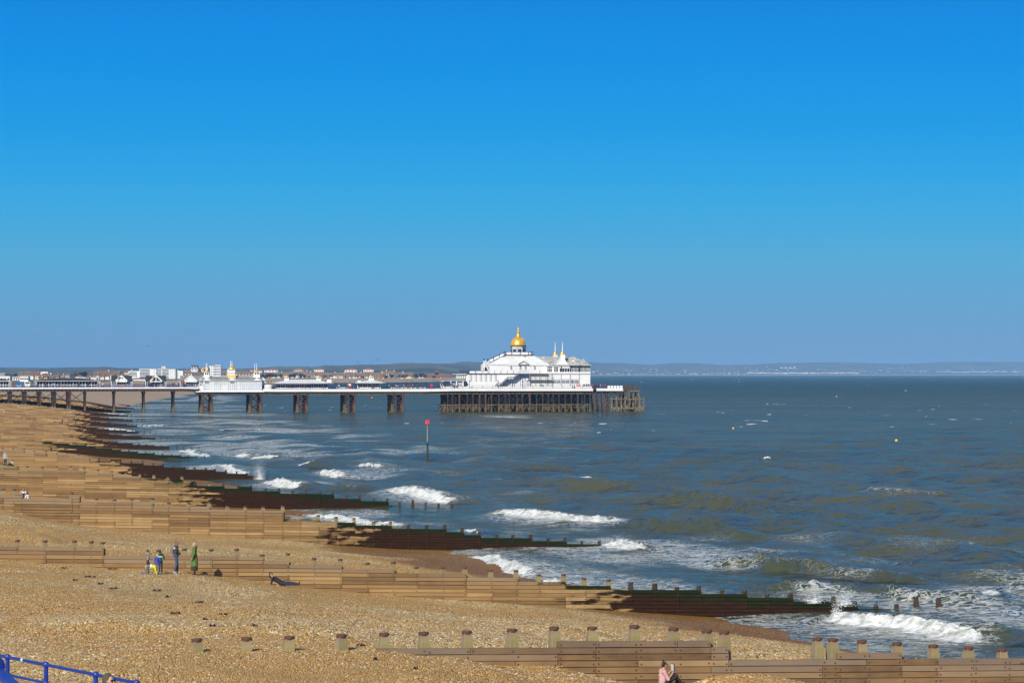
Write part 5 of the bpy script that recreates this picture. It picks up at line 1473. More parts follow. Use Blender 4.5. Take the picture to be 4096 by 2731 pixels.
# ---------------------------------------------------------------- coast beyond, hills, town
SHORE = [(-150, 1015), (-165, 1105), (-190, 1400), (-222, 1800), (-248, 2300), (-268, 3000), (-254, 3676), (-139, 4344), (-97, 4779), (-60, 5600), (60, 8000), (250, 11500), (520, 17000), (1776, 19100), (4800, 24000), (11000, 30000), (16000, 36000)]
SHp = np.array(SHORE, float)
dd_ = np.concatenate([[0], np.cumsum(np.linalg.norm(np.diff(SHp, axis=0), axis=1))])
tt_ = np.concatenate([np.arange(0, 5200, 40), np.arange(5200, dd_[-1], 400)])
sx = np.interp(tt_, dd_, SHp[:, 0]); sy = np.interp(tt_, dd_, SHp[:, 1])
# depth direction: inland to the left, swinging to straight away at the far coast
fr = sst(11500, 17500, sy)
dirx = -(1 - fr) - 0.15 * fr; diry = 0.25 * (1 - fr) + fr
dep = np.array([-30, 0, 18, 40, 75, 120, 300, 700, 1500, 4000])
zz_ = np.array([-3, -0.3, 2.6, 4.8, 6.2, 6.6, 6.8, 7, 7.5, 8])
DX = sx[:, None] + dirx[:, None] * dep[None]; DY = sy[:, None] + diry[:, None] * dep[None]
DZ = np.repeat(zz_[None], len(tt_), 0) + (fbm(DX / 30, DY / 30, 5) - 0.5) * 0.9 * (dep[None] > 30) * (dep[None] < 5000)
m_land, t, b = newmat('coastal_land')
geo = nn(t, 'ShaderNodeNewGeometry'); sp = nn(t, 'ShaderNodeSeparateXYZ'); t.links.new(geo.outputs['Position'], sp.inputs[0])
nz = noise_n(t, coord(t, (1, 1, 1)), 0.02, 5, 0.6); fz = noise_n(t, coord(t, (0.4, 0.08, 1), (0, 0, -0.3)), 0.2, 4, 0.6)
at_ = attr_n(t, 'inland')
grass = mixc(t, nz.outputs[0], (0.06, 0.065, 0.03), (0.16, 0.13, 0.07))
shn = mixc(t, fz.outputs[0], (0.30, 0.20, 0.12), (0.46, 0.33, 0.20))
t.links.new(mixc(t, mrange(t, at_, 100, 135), shn, grass), b.inputs['Base Color']); b.inputs['Roughness'].default_value = 0.9
link('coast_land', mesh_np('coast_land', np.stack([DX, DY, DZ], -1).reshape(-1, 3), grid_faces(*DX.shape)[:, ::-1], {'inland': np.repeat(dep[None], len(tt_), 0)}), m_land)['kind'] = 'structure'

VT = [(-1500, 1468), (-400, 1470), (0, 1470), (200, 1471.5), (300, 1469), (420, 1467.5), (532, 1473), (700, 1475), (850, 1475.5), (950, 1476), (1043, 1471), (1114, 1466), (1246, 1468), (1313, 1462), (1423, 1462), (1534, 1457), (1600, 1453), (1644, 1452), (1689, 1454), (1800, 1454),
      (1852, 1448.5), (1927, 1452), (2100, 1450), (2357, 1448.5), (2451, 1452), (2508, 1453), (2595, 1459), (2688, 1452.5), (2797, 1453), (2905, 1460), (3020, 1456), (3121, 1452), (3229, 1449), (3337, 1447), (3445, 1450), (3518, 1453), (3626, 1456), (3734, 1449), (3842, 1446), (3950, 1448), (4096, 1447), (5600, 1449)]
Uc = np.linspace(-1500, 5600, 1100)
vt_ = np.interp(Uc, [v[0] for v in VT], [v[1] for v in VT])
vt_ = vt_ + (fbm(Uc / 60, Uc * 0, 3, 4) - 0.5) * 4 + (fbm(Uc / 14, Uc * 0 + 9, 8, 3) - 0.5) * 2.6
Yn = np.where(Uc < 1850, 6200, 0) + np.where(Uc >= 1850, np.interp(Uc, [1850, 2361, 3000, 4096, 5600], [9000, 17500, 19700, 24600, 31000]), 0)
Yr = np.where(Uc < 1850, 12500, 0) + np.where(Uc >= 1850, np.interp(Uc, [1850, 2361, 3000, 4096, 5600], [15000, 22500, 25000, 30000, 36000]), 0)
k_ = np.ones(41) / 41
Yn = np.convolve(np.pad(Yn, 20, 'edge'), k_, 'valid'); Yr = np.convolve(np.pad(Yr, 20, 'edge'), k_, 'valid')
tr = np.linspace(0, 1.25, 34)
HY = Yn[None] + (Yr - Yn)[None] * tr[:, None]
HX = (Uc[None] - CX) * HY / F
Hr = HC - (vt_ - HV) * Yr / F
base = 7.5
pr_ = np.where(tr < 1, sst(0, 1, tr) * 0.86 + 0.14 * tr, 1 - (tr - 1) * 1.2)[:, None]
nzh = (fbm(HX / 700, HY / 900, 4, 5) - 0.5)
HZ = base + (Hr - base)[None] * np.clip(pr_ + nzh * 0.55 * sst(0, 0.25, tr)[:, None] * (1 - sst(0.75, 1.0, tr))[:, None], 0, 1.02)
m_hill, t, b = newmat('wooded_hills')
h1 = noise_n(t, coord(t), 0.0022, 6, 0.65); h2 = noise_n(t, coord(t), 0.012, 4, 0.6)
t.links.new(mixc(t, mrange(t, h1.outputs[0], 0.40, 0.62), mixc(t, h2.outputs[0], (0.025, 0.034, 0.024), (0.07, 0.07, 0.045)), mixc(t, h2.outputs[0], (0.09, 0.085, 0.055), (0.18, 0.155, 0.10))), b.inputs['Base Color'])
b.inputs['Roughness'].default_value = 1.0; b.inputs['Specular IOR Level'].default_value = 0
HM = mesh_np('hills', np.stack([HX, HY, HZ], -1).reshape(-1, 3), grid_faces(*HX.shape))
link('hills', HM, m_hill)['kind'] = 'structure'
def hill_z(U, Y):
    i = int(np.clip(np.searchsorted(Uc, U), 1, len(Uc) - 1)); col = HZ[:, i]; yy = HY[:, i]
    return float(np.interp(Y, yy, col))

# ---- town buildings
M_BRICK = mat('red_brick', (0.26, 0.11, 0.07), 0.85, c2=(0.17, 0.075, 0.05), scale=0.3)
M_BRICKB = mat('brown_brick', (0.25, 0.17, 0.11), 0.85, c2=(0.16, 0.11, 0.075), scale=0.2)
M_TILE = mat('red_roof_tiles', (0.30, 0.115, 0.06), 0.85, c2=(0.20, 0.08, 0.045), scale=0.3)
M_TILEB = mat('brown_roof_tiles', (0.24, 0.145, 0.075), 0.9, c2=(0.15, 0.09, 0.055), scale=0.12)
M_RENDER = mat('white_render', (0.78, 0.78, 0.74), 0.7, c2=(0.68, 0.68, 0.65), scale=0.1)
M_CREAM = mat('cream_render', (0.62, 0.55, 0.44), 0.7)
M_FOL = [mat('dark_foliage', (0.022, 0.034, 0.016), 0.9, c2=(0.010, 0.016, 0.008), scale=0.5, spec=0.05), mat('olive_foliage', (0.055, 0.055, 0.025), 0.9, c2=(0.022, 0.026, 0.013), scale=0.5, spec=0.05), mat('bare_twigs', (0.085, 0.058, 0.045), 0.95, c2=(0.045, 0.032, 0.027), scale=0.5, spec=0.05)]
M_BARK = mat('tree_bark', (0.06, 0.045, 0.03), 0.9)
def px(Y): return Y / F
def building(name, label, cat, U0, U1, V0, V1, Y, depth, wm, roof=None, rm=None, vr=None, win=None, wmt=None, group=None, chim=0, gable_front=0, inset=0.0):
    """walls from row V0 (eaves) to V1 (ground); roof 'hip','gable' or 'flat' rising to vr"""
    s = px(Y); x0, x1 = (U0 - CX) * s, (U1 - CX) * s; z1 = HC - (V0 - HV) * s; z0 = min(HC - (V1 - HV) * s, 6.9)
    xc = (x0 + x1) / 2
    r_ = empty(name, (xc, Y, z0), 0, label, cat, group)
    def fin(nm, m, mt, par=None):
        o = m.build(nm, mt, par or r_)
        if par is None: o.location = (-xc, -Y, -z0)
        return o
    m = MB(); m.box(x0, x1, Y, Y + depth, z0 - 1, z1); fin('wall', m, wm)
    if roof:
        zr = HC - (vr - HV) * s; e = 0.5; m = MB()
        if roof == 'hip': h_ = min(depth * 0.48, (x1 - x0) * 0.42); m.frus((x0 - e, x1 + e, Y - e, Y + depth + e, z1), (x0 + h_, x1 - h_, Y + depth * 0.45, Y + depth * 0.55, zr))
        elif roof == 'gable': m.add([(x0 - e, Y - e, z1), (x1 + e, Y - e, z1), (x1 + e, Y + depth + e, z1), (x0 - e, Y + depth + e, z1), (x0 - e, Y + depth / 2, zr), (x1 + e, Y + depth / 2, zr)], [(0, 1, 5, 4), (1, 2, 5), (2, 3, 4, 5), (3, 0, 4), (3, 2, 1, 0)])
        elif roof == 'flat': m.box(x0 - 0.3, x1 + 0.3, Y - 0.3, Y + depth + 0.3, z1, z1 + 0.5)
        rf = fin('roof', m, rm)
        for i in range(chim):
            m = MB(); xx = x0 + (x1 - x0) * (i + 0.7) / chim; m.box(xx - 0.6, xx + 0.6, Y + depth * 0.45, Y + depth * 0.55, (z1 + zr) / 2, zr + 1.6); m.build('chimney', M_RENDER if i % 2 else M_BRICK, rf)
        for i in range(gable_front):
            m = MB(); gw = (x1 - x0) / gable_front; xx = x0 + gw * (i + 0.5); w_ = gw * 0.27
            zb_ = z1 - 0.6; m.prism([(xx - w_, zb_), (xx + w_, zb_), (xx, z1 + (zr - z1) * 0.75)], Y - 0.7, Y + depth * 0.4); m.build('dormer', wm, rf)
    if win:
        nx_, ny_, wf, hf = win
        for j in range(ny_):
            for i in range(nx_):
                cx_ = x0 + (x1 - x0) * (i + 0.5) / nx_; cz = z0 + (z1 - z0) * (j + 0.55) / ny_
                w_ = (x1 - x0) / nx_ * wf / 2; h_ = (z1 - z0) / ny_ * hf / 2
                m = MB(); m.box(cx_ - w_, cx_ + w_, Y - 0.12, Y + 0.2, cz - h_, cz + h_); fin('window', m, wmt or M_GLASS)
    return r_, fin, (x0, x1, z0, z1, s)
# white seafront flats with balconies: stepped blocks in one building
def flats():
    Y = 3600; s = px(Y); X = lambda u: (u - CX) * s; Zz = lambda v: HC - (v - HV) * s
    r_ = empty('apartment_block', (X(630), Y, 6.8), 0, 'long white stepped apartment block with balconies behind the gabled kiosks', 'apartment block')
    def fin(nm, m, mt):
        o = m.build(nm, mt, r_); o.location = (-X(630), -Y, -6.8); return o
    blocks = [(502, 524, 1492, 3), (512, 545, 1484, 3), (541, 560, 1483.5, 4), (556, 600, 1474, 2), (600, 625, 1474, 0), (622, 648, 1474, 2.5), (645, 676, 1474.5, 1.0), (676, 702, 1475, -0.6), (702, 712, 1480, 4), (710, 731, 1483, 3)]
    m = MB()
    for u0, u1, v0, off in blocks: m.box(X(u0), X(u1), Y + off, Y + 16, 5, Zz(v0))
    fin('wall', m, M_RENDER)
    m = MB()
    for u0, u1, v0, off in blocks[3:8]: m.box(X(u0) - 0.2, X(u1) + 0.2, Y + off - 0.3, Y + 16.3, Zz(v0), Zz(v0 - 0.9))
    fin('roof', m, M_SLATE)
    m = MB(); m.box(X(644), X(661), Y + 5, Y + 11, Zz(1473.5), Zz(1464.5)); fin('roof_plant', m, M_CREAM)
    for u0, u1, n, v0, off in ((558, 598, 5, 1476, 2), (624, 647, 5, 1476, 2.5), (648, 674, 5, 1476, 1.0), (514, 543, 2, 1487, 3), (700, 712, 4, 1483, 4)):
        for j in range(n):
            m = MB(); v = v0 + j * 7.7; m.box(X(u0), X(u1), Y + off - 0.15, Y + off + 0.2, Zz(v + 4.6), Zz(v + 1)); fin('window', m, M_GLASSG if j % 2 else M_GLASS)
            m = MB(); m.box(X(u0) - 0.3, X(u1) + 0.3, Y + off - 1.6, Y + off, Zz(v + 6.9), Zz(v + 4.5)); fin('balcony', m, M_RENDER)
    for j in range(5):
        for u in (681, 689, 697, 617): m = MB(); v = 1478 + j * 7.4; off = -0.6 if u > 650 else 0; m.box(X(u) - 0.45, X(u) + 0.45, Y + off - 0.08, Y + off + 0.2, Zz(v + 2.5), Zz(v)); fin('window', m, M_GLASS)
flats()
# modern stepped blocks right of them
building('apartment_block', 'grey and white flat roofed block with dark red top floor', 'apartment block', 733, 762, 1473, 1511, 3750, 14, M_GLASSG, 'flat', M_SLATE, 1472, (5, 3, 0.6, 0.5), group='modern flats behind the turreted hall')
building('apartment_block', 'tall white block with dark red penthouse left of the hall turret', 'apartment block', 763, 791, 1474, 1511, 3740, 14, M_RENDER, 'flat', M_SLATE, 1473, (2, 4, 0.6, 0.3), group='modern flats behind the turreted hall')
b_ = building('penthouse_block', 'dark red top floor block with white rounded corner', 'apartment block', 764, 790, 1462, 1474, 3752, 10, mat('maroon_cladding', (0.10, 0.035, 0.045), 0.6), 'flat', M_SLATE, 1461, (4, 1, 0.4, 0.7), M_RENDER, group='modern flats behind the turreted hall')
building('apartment_block', 'yellow panelled low block left of the hall turret', 'apartment block', 791, 815, 1474, 1511, 3760, 12, M_YELLOW, 'flat', M_SLATE, 1473, (3, 3, 0.3, 0.4), group='modern flats behind the turreted hall')
building('apartment_block', 'pale grey block partly hidden by the left hall turret', 'apartment block', 810, 832, 1468, 1511, 3765, 12, M_CREAM, 'flat', M_SLATE, 1467, (3, 4, 0.4, 0.4), group='modern flats behind the turreted hall')
building('apartment_block', 'stepped white and yellow block between the hall turrets', 'apartment block', 835, 858, 1462, 1511, 3770, 12, M_RENDER, 'flat', M_SLATE, 1461, (3, 5, 0.4, 0.4), group='modern flats behind the turreted hall')
building('apartment_block', 'tall glazed block with flat white roof between the hall turrets', 'apartment block', 860, 884, 1461, 1511, 3770, 12, M_RENDER, 'flat', M_RENDER, 1460, (3, 5, 0.85, 0.55), M_GLASSG, group='modern flats behind the turreted hall')
# pyramid roofed blocks further along
for i, (u0, u1, v0, vr, V1, lb) in enumerate([(1008, 1048, 1482, 1474, 1508, 'red hipped apartment block right behind the right hall turret'), (1057, 1112, 1480, 1473, 1508, 'widest red hipped apartment block with brick base, right of the hall'),
        (1176, 1213, 1480, 1472, 1508, 'red hipped block above the left cafe turret'), (1256, 1295, 1478, 1471.5, 1508, 'red hipped block above the right cafe turret'), (1379, 1428, 1479, 1471.5, 1509, 'red hipped block above the short navy shelter'), (1453, 1494, 1478, 1470.5, 1509, 'red hipped block above the lantern kiosk')]):
    r_, fin, (x0, x1, z0, z1, s) = building('apartment_block', lb, 'apartment block', u0, u1, v0, V1, 4600 + 30 * i, (u1 - u0) * px(4600) * 0.8, M_RENDER, 'hip', M_TILE, vr, (4, 4, 0.35, 0.45), group='hipped red roofed blocks along the shore')
    m = MB(); m.box(x0 - 0.15, x1 + 0.15, 4600 + 30 * i - 0.3, 4600 + 30 * i + 6, z0 - 1, z1 - (z1 - z0) * 0.28); fin('brick_base', m, M_BRICK)
# rows of houses
rh = random.Random(21)
def row(name, label, u0, u1, v0, vr, V1, Y, n, wm, rm, gf=0, ch=2, win=True, group='terraces and houses along the shore'):
    return building(name, label, 'house row', u0, u1, v0, V1, Y, 9 + rh.random() * 3, wm, 'gable', rm, vr, (n, 2, 0.35, 0.4) if win else None, M_RENDER if rh.random() < 0.4 else M_GLASS, group, ch, gf)
row('brown_roofed_hall', 'long orange brown roof at far left, behind the blue van', 72, 158, 1490, 1484.5, 1512, 3900, 6, M_BRICKB, M_TILEB, 0, 0)
building('control_tower', 'small white building with flat lookout roof at far left', 'building', 160, 192, 1486, 1497, 4000, 12, M_RENDER, 'flat', M_SLATE, 1484, (4, 1, 0.6, 0.4))
row('terrace', 'red roofed terrace in front of the white lookout building', 128, 206, 1503, 1496, 1517, 3200, 7, M_BRICK, M_TILE, 4, 4)
row('terrace', 'low orange roofed terrace left of the big dark tree', 195, 262, 1506, 1500, 1517, 3150, 6, M_BRICKB, M_TILEB, 2, 2)
row('brown_roofed_hall', 'long orange roofed row right of the big dark tree', 372, 480, 1491, 1483, 1513, 4000, 10, M_BRICKB, M_TILEB, 3, 3)
row('brown_roofed_hall', 'brown roof just left of the white apartment block', 494, 530, 1488, 1482, 1512, 4050, 3, M_BRICKB, M_TILEB)
row('house', 'white gabled cottage beneath the long orange roof', 388, 420, 1504, 1497, 1516, 3300, 3, M_RENDER, M_TILEB, 1, 1)
row('boat_shed', 'long pale blue-white shed with curved roof behind the left pavilion', 322, 386, 1513, 1508, 1519, 3000, 4, M_RENDER, M_ROOFW, 0, 0, False)
row('lodge', 'low white lodge with dark red roof between the gabled kiosks', 533, 583, 1516, 1511, 1522, 2700, 6, M_RENDER, M_TILE, 0, 0)
row('house', 'brown flat fronted house right of the white apartment block', 736, 772, 1492, 1487, 1512, 3650, 3, M_BRICKB, M_TILEB, 0, 1)
row('terrace', 'brown terrace just under the modern flats', 775, 815, 1494, 1488, 1512, 3640, 4, M_BRICKB, M_TILEB, 1, 2)
row('terrace', 'dark brown terrace between the left hall turret and the gold tower', 838, 915, 1490, 1482, 1512, 3900, 7, M_BRICKB, M_TILEB, 2, 3)
row('terrace', 'brown roofed houses right of the gold tower', 940, 1015, 1494, 1484, 1512, 3950, 6, M_BRICKB, M_TILEB, 2, 2)
row('house', 'small white house right of the gold tower', 958, 982, 1489, 1484, 1500, 4300, 2, M_RENDER, M_ROOFG, 0, 1)
xs = [(1095, 1168, 1497, 1488), (1160, 1232, 1494, 1484), (1214, 1262, 1498, 1488), (1275, 1350, 1498, 1490), (1345, 1420, 1499, 1490), (1410, 1470, 1500, 1489), (1462, 1540, 1499, 1491), (1520, 1580, 1494, 1483), (1560, 1650, 1498, 1489)]
lbs = ['brown terrace with trees before it, left of the cafe', 'brown terrace under the hipped block above the left cafe turret', 'terrace of grey gables just right of the left cafe turret', 'brown terrace with white porches behind the right cafe turret', 'terrace of small gables behind the short navy shelter',
       'white fronted terrace left of the lantern kiosk turret', 'brown terrace right of the lantern kiosk turret', 'tall yellow-brown gabled house right of the last hipped block', 'long low orange roofed row at the right end of the town']
for (u0, u1, v0, vr), lb in zip(xs, lbs): row('terrace', lb, u0, u1, v0, vr, 1512, 4350 + rh.randint(-120, 120), 8, M_BRICKB if rh.random() < 0.7 else M_CREAM, M_TILEB, rh.randint(2, 5), rh.randint(2, 4))
for i in range(26):
    u = rh.uniform(100, 500); w_ = rh.uniform(9, 20); v0 = rh.uniform(1501, 1509)
    building('house', 'small roofed house in the mixed terraces behind the left part of the pier', 'house', u, u + w_, v0, 1517, rh.uniform(2950, 3150), 9, rh.choice((M_BRICK, M_BRICKB, M_CREAM, M_RENDER)), rh.choice(('gable', 'hip')), rh.choice((M_TILE, M_TILEB, M_ROOFG)), v0 - rh.uniform(4, 6.5), (2, 1, .3, .4), rh.choice((M_GLASS, M_RENDER)), 'small houses behind the left pier', 1)
for i in range(22):
    u = rh.uniform(1100, 1640); w_ = rh.uniform(7, 15); v0 = rh.uniform(1500, 1506)
    building('house', 'small gabled house in the shore town behind the pier cafe and shelters', 'house', u, u + w_, v0, 1512, rh.uniform(4200, 4330), 9, rh.choice((M_BRICK, M_BRICKB, M_CREAM, M_RENDER)), 'gable', rh.choice((M_TILE, M_TILEB, M_TILEB)), v0 - rh.uniform(3, 5), (2, 1, .3, .4), rh.choice((M_GLASS, M_RENDER)), 'small houses behind the pier cafe', 1)
# brick complex near the theatre
r_, fin, (x0, x1, z0, z1, s) = building('brick_complex', 'low red brick complex with small square tower left of the theatre', 'building', 1702, 1812, 1499, 1510, 4500, 20, M_BRICK, 'flat', M_BRICKB, 1498, (14, 1, 0.4, 0.4))
X_ = lambda u: (u - CX) * s; Zz_ = lambda v: HC - (v - HV) * s
m = MB()
for u0, u1, v0 in ((1712, 1740, 1494), (1738, 1756, 1488), (1741, 1752, 1482), (1752, 1780, 1493), (1778, 1800, 1496)): m.box(X_(u0), X_(u1), 4503, 4515, z1 + 0.5, Zz_(v0))
fin('upper_storey', m, M_BRICK)
m = MB(); m.box(X_(1668), X_(1694), 4480, 4490, 6, Zz_(1504)); sh_ = building('shed', 'small pale roofed shed among dark trees left of the brick complex', 'shed', 1668, 1694, 1504, 1510, 4400, 8, M_CREAM, 'gable', M_ROOFG, 1499)
# left seafront building behind pier (white flat roofs)
building('seafront_building', 'white flat roofed seafront building behind the two vans', 'building', 48, 112, 1509, 1526, 2400, 12, M_BRICKB, 'flat', M_RENDER, 1507, (7, 1, 0.5, 0.5), M_RENDER)
building('seafront_building', 'white glazed cafe building beside the white van', 'building', 80, 113, 1507, 1524, 2380, 8, M_RENDER, 'flat', M_RENDER, 1506, (4, 1, 0.75, 0.35))
building('seafront_building', 'white building cut by the left picture edge', 'building', -40, 40, 1506, 1524, 2300, 10, M_RENDER, 'flat', M_RENDER, 1505, (6, 1, 0.5, 0.3))
row('house', 'grey gabled house at the far left picture edge', -20, 16, 1503, 1491, 1518, 2600, 2, M_RENDER, M_ROOFG, 0, 0)
# trees
def crown_mesh(seed, w, h, n=170, q=1.0):
    r_ = random.Random(seed); m = MB()
    lobes = [(Vector((r_.uniform(-0.55, 0.55) * w, r_.uniform(-0.5, 0.5) * w, r_.uniform(0.25, 0.85) * h)), r_.uniform(0.28, 0.5)) for _ in range(9)]
    for i in range(n):
        c, rd = r_.choice(lobes)
        d = Vector((r_.gauss(0, 1), r_.gauss(0, 1), r_.gauss(0, 1))).normalized() * rd * r_.uniform(0.6, 1.05)
        p = c + Vector((d.x * w * 0.8, d.y * w * 0.8, d.z * h * 0.55))
        if p.z < 0.04 * h: p.z = 0.04 * h
        s_ = q * r_.uniform(0.45, 1.0)
        u_ = Vector((r_.gauss(0, 1), r_.gauss(0, 1), r_.gauss(0, 1))).normalized(); v_ = u_.orthogonal().normalized(); w_ = u_.cross(v_)
        m.add([p + v_ * s_, p + w_ * s_ * 0.8, p - v_ * s_, p - w_ * s_ * 0.8 + u_ * 0.3 * s_], [(0, 1, 2), (0, 2, 3), (0, 3, 1), (1, 3, 2)])
    me = bpy.data.meshes.new('crown'); me.from_pydata(m.v, [], m.f); return me
TW = MB(); TW.tube([(0, 0, -1), (0, 0, 3), (0.2, 0.1, 5)], [0.35, 0.25, 0.12], 6)
for k in range(4): an = k * 1.6; TW.tube([(0, 0, 2.5), (1.6 * math.cos(an), 1.6 * math.sin(an), 4.5)], [0.14, 0.05], 5)
trk = bpy.data.meshes.new('trunk'); trk.from_pydata(TW.v, [], TW.f); trk.materials.append(M_BARK)
CM = {}
def tree(u, V1, Y, wpx, hpx, kind, label, group='trees along the far shore'):
    s = px(Y); x = (u - CX) * s; z0 = 6.3; w = wpx * s / 2; h = HC - (V1 - hpx - HV) * s - z0
    r_ = empty('tree', (x, Y, z0), rh.random() * 6, label, 'tree', group)
    key = (rh.randint(0, 2), kind)
    if key not in CM:
        me = crown_mesh(key[0] * 7 + kind, 5, 8, 260 if kind < 2 else 330, 0.95 if kind < 2 else 0.5); me.materials.append(M_FOL[kind]); CM[key] = me
    c = link('crown', CM[key], None, r_); c.scale = (w / 5, w / 5, h / 8)
    tk = link('trunk', trk, None, r_); tk.scale = (1, 1, h / 8)
kinds = ['dark evergreen tree', 'olive green tree', 'bare winter tree']
def trees(lst, where_):
    for u, w, h, kd in lst: tree(u, 1513, rh.uniform(4150, 4300), w, h, kd, kinds[kd] + ' ' + where_)
tree(338, 1513, 3400, 56, 27, 0, 'large rounded dark evergreen tree above the left pavilion'); 
trees([(300, 30, 26, 2), (285, 22, 20, 2), (230, 26, 14, 2), (250, 24, 14, 2), (265, 26, 16, 2)], 'left of the big round evergreen')
trees([(40, 30, 18, 0), (62, 20, 22, 0), (22, 26, 14, 2)], 'near the left picture edge')
trees([(868, 34, 14, 0), (890, 30, 11, 0), (990, 34, 18, 2), (1000, 26, 14, 0)], 'behind the turreted hall roof')
trees([(1060, 30, 18, 1), (1080, 36, 20, 0), (1100, 34, 22, 0), (1122, 30, 19, 1), (1044, 24, 14, 0)], 'right of the turreted hall')
trees([(1160, 26, 16, 0), (1180, 34, 21, 0), (1200, 32, 20, 1), (1216, 26, 15, 0), (1235, 22, 12, 2)], 'above the left end of the long cafe')
trees([(1300, 30, 14, 2), (1325, 26, 12, 2), (1360, 30, 12, 1), (1380, 26, 12, 2), (1400, 26, 10, 0), (1430, 28, 11, 2), (1450, 26, 11, 1)], 'before the terraces behind the pier cafe')
trees([(1545, 26, 14, 0), (1565, 30, 16, 0), (1590, 30, 14, 1), (1610, 32, 17, 0), (1632, 28, 14, 0), (1668, 32, 22, 0), (1686, 30, 20, 0), (1700, 24, 15, 0), (1735, 26, 12, 1)], 'at the right end of the town')
# boats and cars drawn up on the far beach
def boat(u, V, Y, w, mt, label):
    p = at_y(u, V, Y); b_ = empty('beached_boat', (p.x, Y, 6.7), rh.uniform(-0.3, 0.3), label, 'boat', 'boats drawn up on the far beach')
    m = MB(); L = w * px(Y) / 2
    m.add([(-L, 0, 1.1), (L * 0.7, -0.9, 1.0), (L, -0.5, 0.9), (L, 0.5, 0.9), (L * 0.7, 0.9, 1.0), (-L * 0.8, 0, 0.0), (L * 0.9, -0.3, 0), (L * 0.9, 0.3, 0)], [(0, 5, 6, 1), (1, 6, 2), (2, 6, 7, 3), (3, 7, 4), (4, 7, 5, 0), (5, 7, 6), (0, 1, 2, 3, 4)]); m.build('hull', mt, b_)
    m = MB(); m.box(-L * 0.3, L * 0.35, -0.6, 0.6, 0.95, 2.0); m.build('cabin', M_WHITE, b_)
for i, (u, w) in enumerate([(1095, 18), (1118, 14), (1170, 16), (1188, 18), (1325, 12), (1345, 14), (1400, 12), (1415, 16), (1425, 14), (1437, 10)]):
    boat(u, 1511, 4130, w, M_WHITE if i != 9 else mat('orange_hull', (0.6, 0.12, 0.03), 0.5), 'small white boat drawn up on the distant shingle' if i != 9 else 'small orange hulled boat drawn up on the distant shingle')
# distant resort across the bay
M_FARB = [mat('far_white_wall', (0.95, 0.93, 0.88), 0.7), mat('far_cream_wall', (0.75, 0.66, 0.52), 0.7), mat('far_brick_wall', (0.45, 0.28, 0.2), 0.8)]
FMs = []
for i in range(3):
    m = MB(); m.box(-1, 1, 0, 1.2, -0.6, 0.8); m.frus((-1.05, 1.05, -0.05, 1.25, 0.8), (-0.7, 0.7, 0.5, 0.7, 1.15)); me = bpy.data.meshes.new('far_building'); me.from_pydata(m.v, [], m.f)
    me.materials.append(M_FARB[i]); FMs.append(me)
def farb(u, v, w, h, mi, label, grp):
    lo, hi = 14000.0, 36000.0
    Y = float(np.interp(u, [1850, 2361, 3000, 4096], [15200, 17700, 19900, 24900])); 
    for _ in range(80):
        if hill_z(u, Y) >= HC - (v - HV) * px(Y): break
        Y += 120
    z = HC - (v - HV) * px(Y)
    o = link('seafront_building', FMs[mi]); o.location = ((u - CX) * px(Y), Y - 30, z); o.scale = (w * px(Y) / 2, 14, h * px(Y) / 2); tag(o, label, 'building', grp)
rf_ = random.Random(5)
for u in np.arange(2366, 3000, 13): farb(u + rf_.uniform(-5, 5), 1498.5 - abs(rf_.gauss(0, 2.5)), rf_.uniform(4, 11), rf_.uniform(2.5, 5), rf_.choice((0, 0, 0, 1, 2)), 'tiny pale building on the far shore right of the theatre', 'buildings on the far shore right of the theatre')
for u in np.arange(2990, 3440, 8.5): farb(u, 1495 - rf_.uniform(0, 2), rf_.uniform(8, 13), rf_.uniform(5, 9), rf_.choice((0, 0, 1, 1)), 'tiny cream seafront building in the dense far resort', 'dense far resort seafront')
for u in (3125, 3142, 3160, 3176): farb(u, 1473, 11, 9, 1, 'pale tower block standing on the far hill above the resort', 'tower blocks on the far hill')
for u in np.arange(3750, 4096, 11): farb(u, 1490 - rf_.uniform(0, 4), rf_.uniform(6, 12), rf_.uniform(4, 7), rf_.choice((0, 0, 1)), 'tiny white building of the far town at the right', 'far town at the right edge')
fs = MB()
for i in range(420):
    u = rf_.uniform(2370, 4090); v = rf_.triangular(1464, 1496, 1490)
    if u < 2900 and v < 1475: continue
    Y = float(np.interp(u, [1850, 2361, 3000, 4096], [15200, 17700, 19900, 24900]))
    for _ in range(60):
        if hill_z(u, Y) >= HC - (v - HV) * px(Y): break
        Y += 150
    x = (u - CX) * px(Y); w = rf_.uniform(1.2, 4) * px(Y); z = HC - (v - HV) * px(Y)
    fs.box(x - w, x + w, Y - 20, Y, z - 6, z + rf_.uniform(2, 5), rf_.randint(0, 2))
o = fs.build('hillside_houses', M_FARB); tag(o, 'scatter of tiny houses over the distant hillsides', 'houses', kind='stuff')

# ---------------------------------------------------------------- people
M_SKIN = mat('skin', (0.52, 0.29, 0.20), 0.55, c2=(0.46, 0.24, 0.16), scale=6)
def cloth(n, c, **k): return mat(n, c, 0.85, scale=k.pop('scale', 7), var=0.3, **k)
K_BLACK = cloth('black_cloth', (0.013, 0.014, 0.018)); K_NAVY = cloth('navy_cloth', (0.015, 0.02, 0.045)); K_JEANS = cloth('blue_denim', (0.035, 0.075, 0.17)); K_GREEN = cloth('olive_green_coat', (0.10, 0.17, 0.035))
K_DGREEN = cloth('dark_green_cloth', (0.01, 0.10, 0.05)); K_BLUE = cloth('royal_blue_coat', (0.03, 0.06, 0.42)); K_YEL = cloth('neon_yellow_cloth', (0.62, 0.72, 0.03)); K_GREY = cloth('grey_cloth', (0.16, 0.16, 0.18)); K_LGREY = cloth('light_grey_cloth', (0.42, 0.46, 0.52))
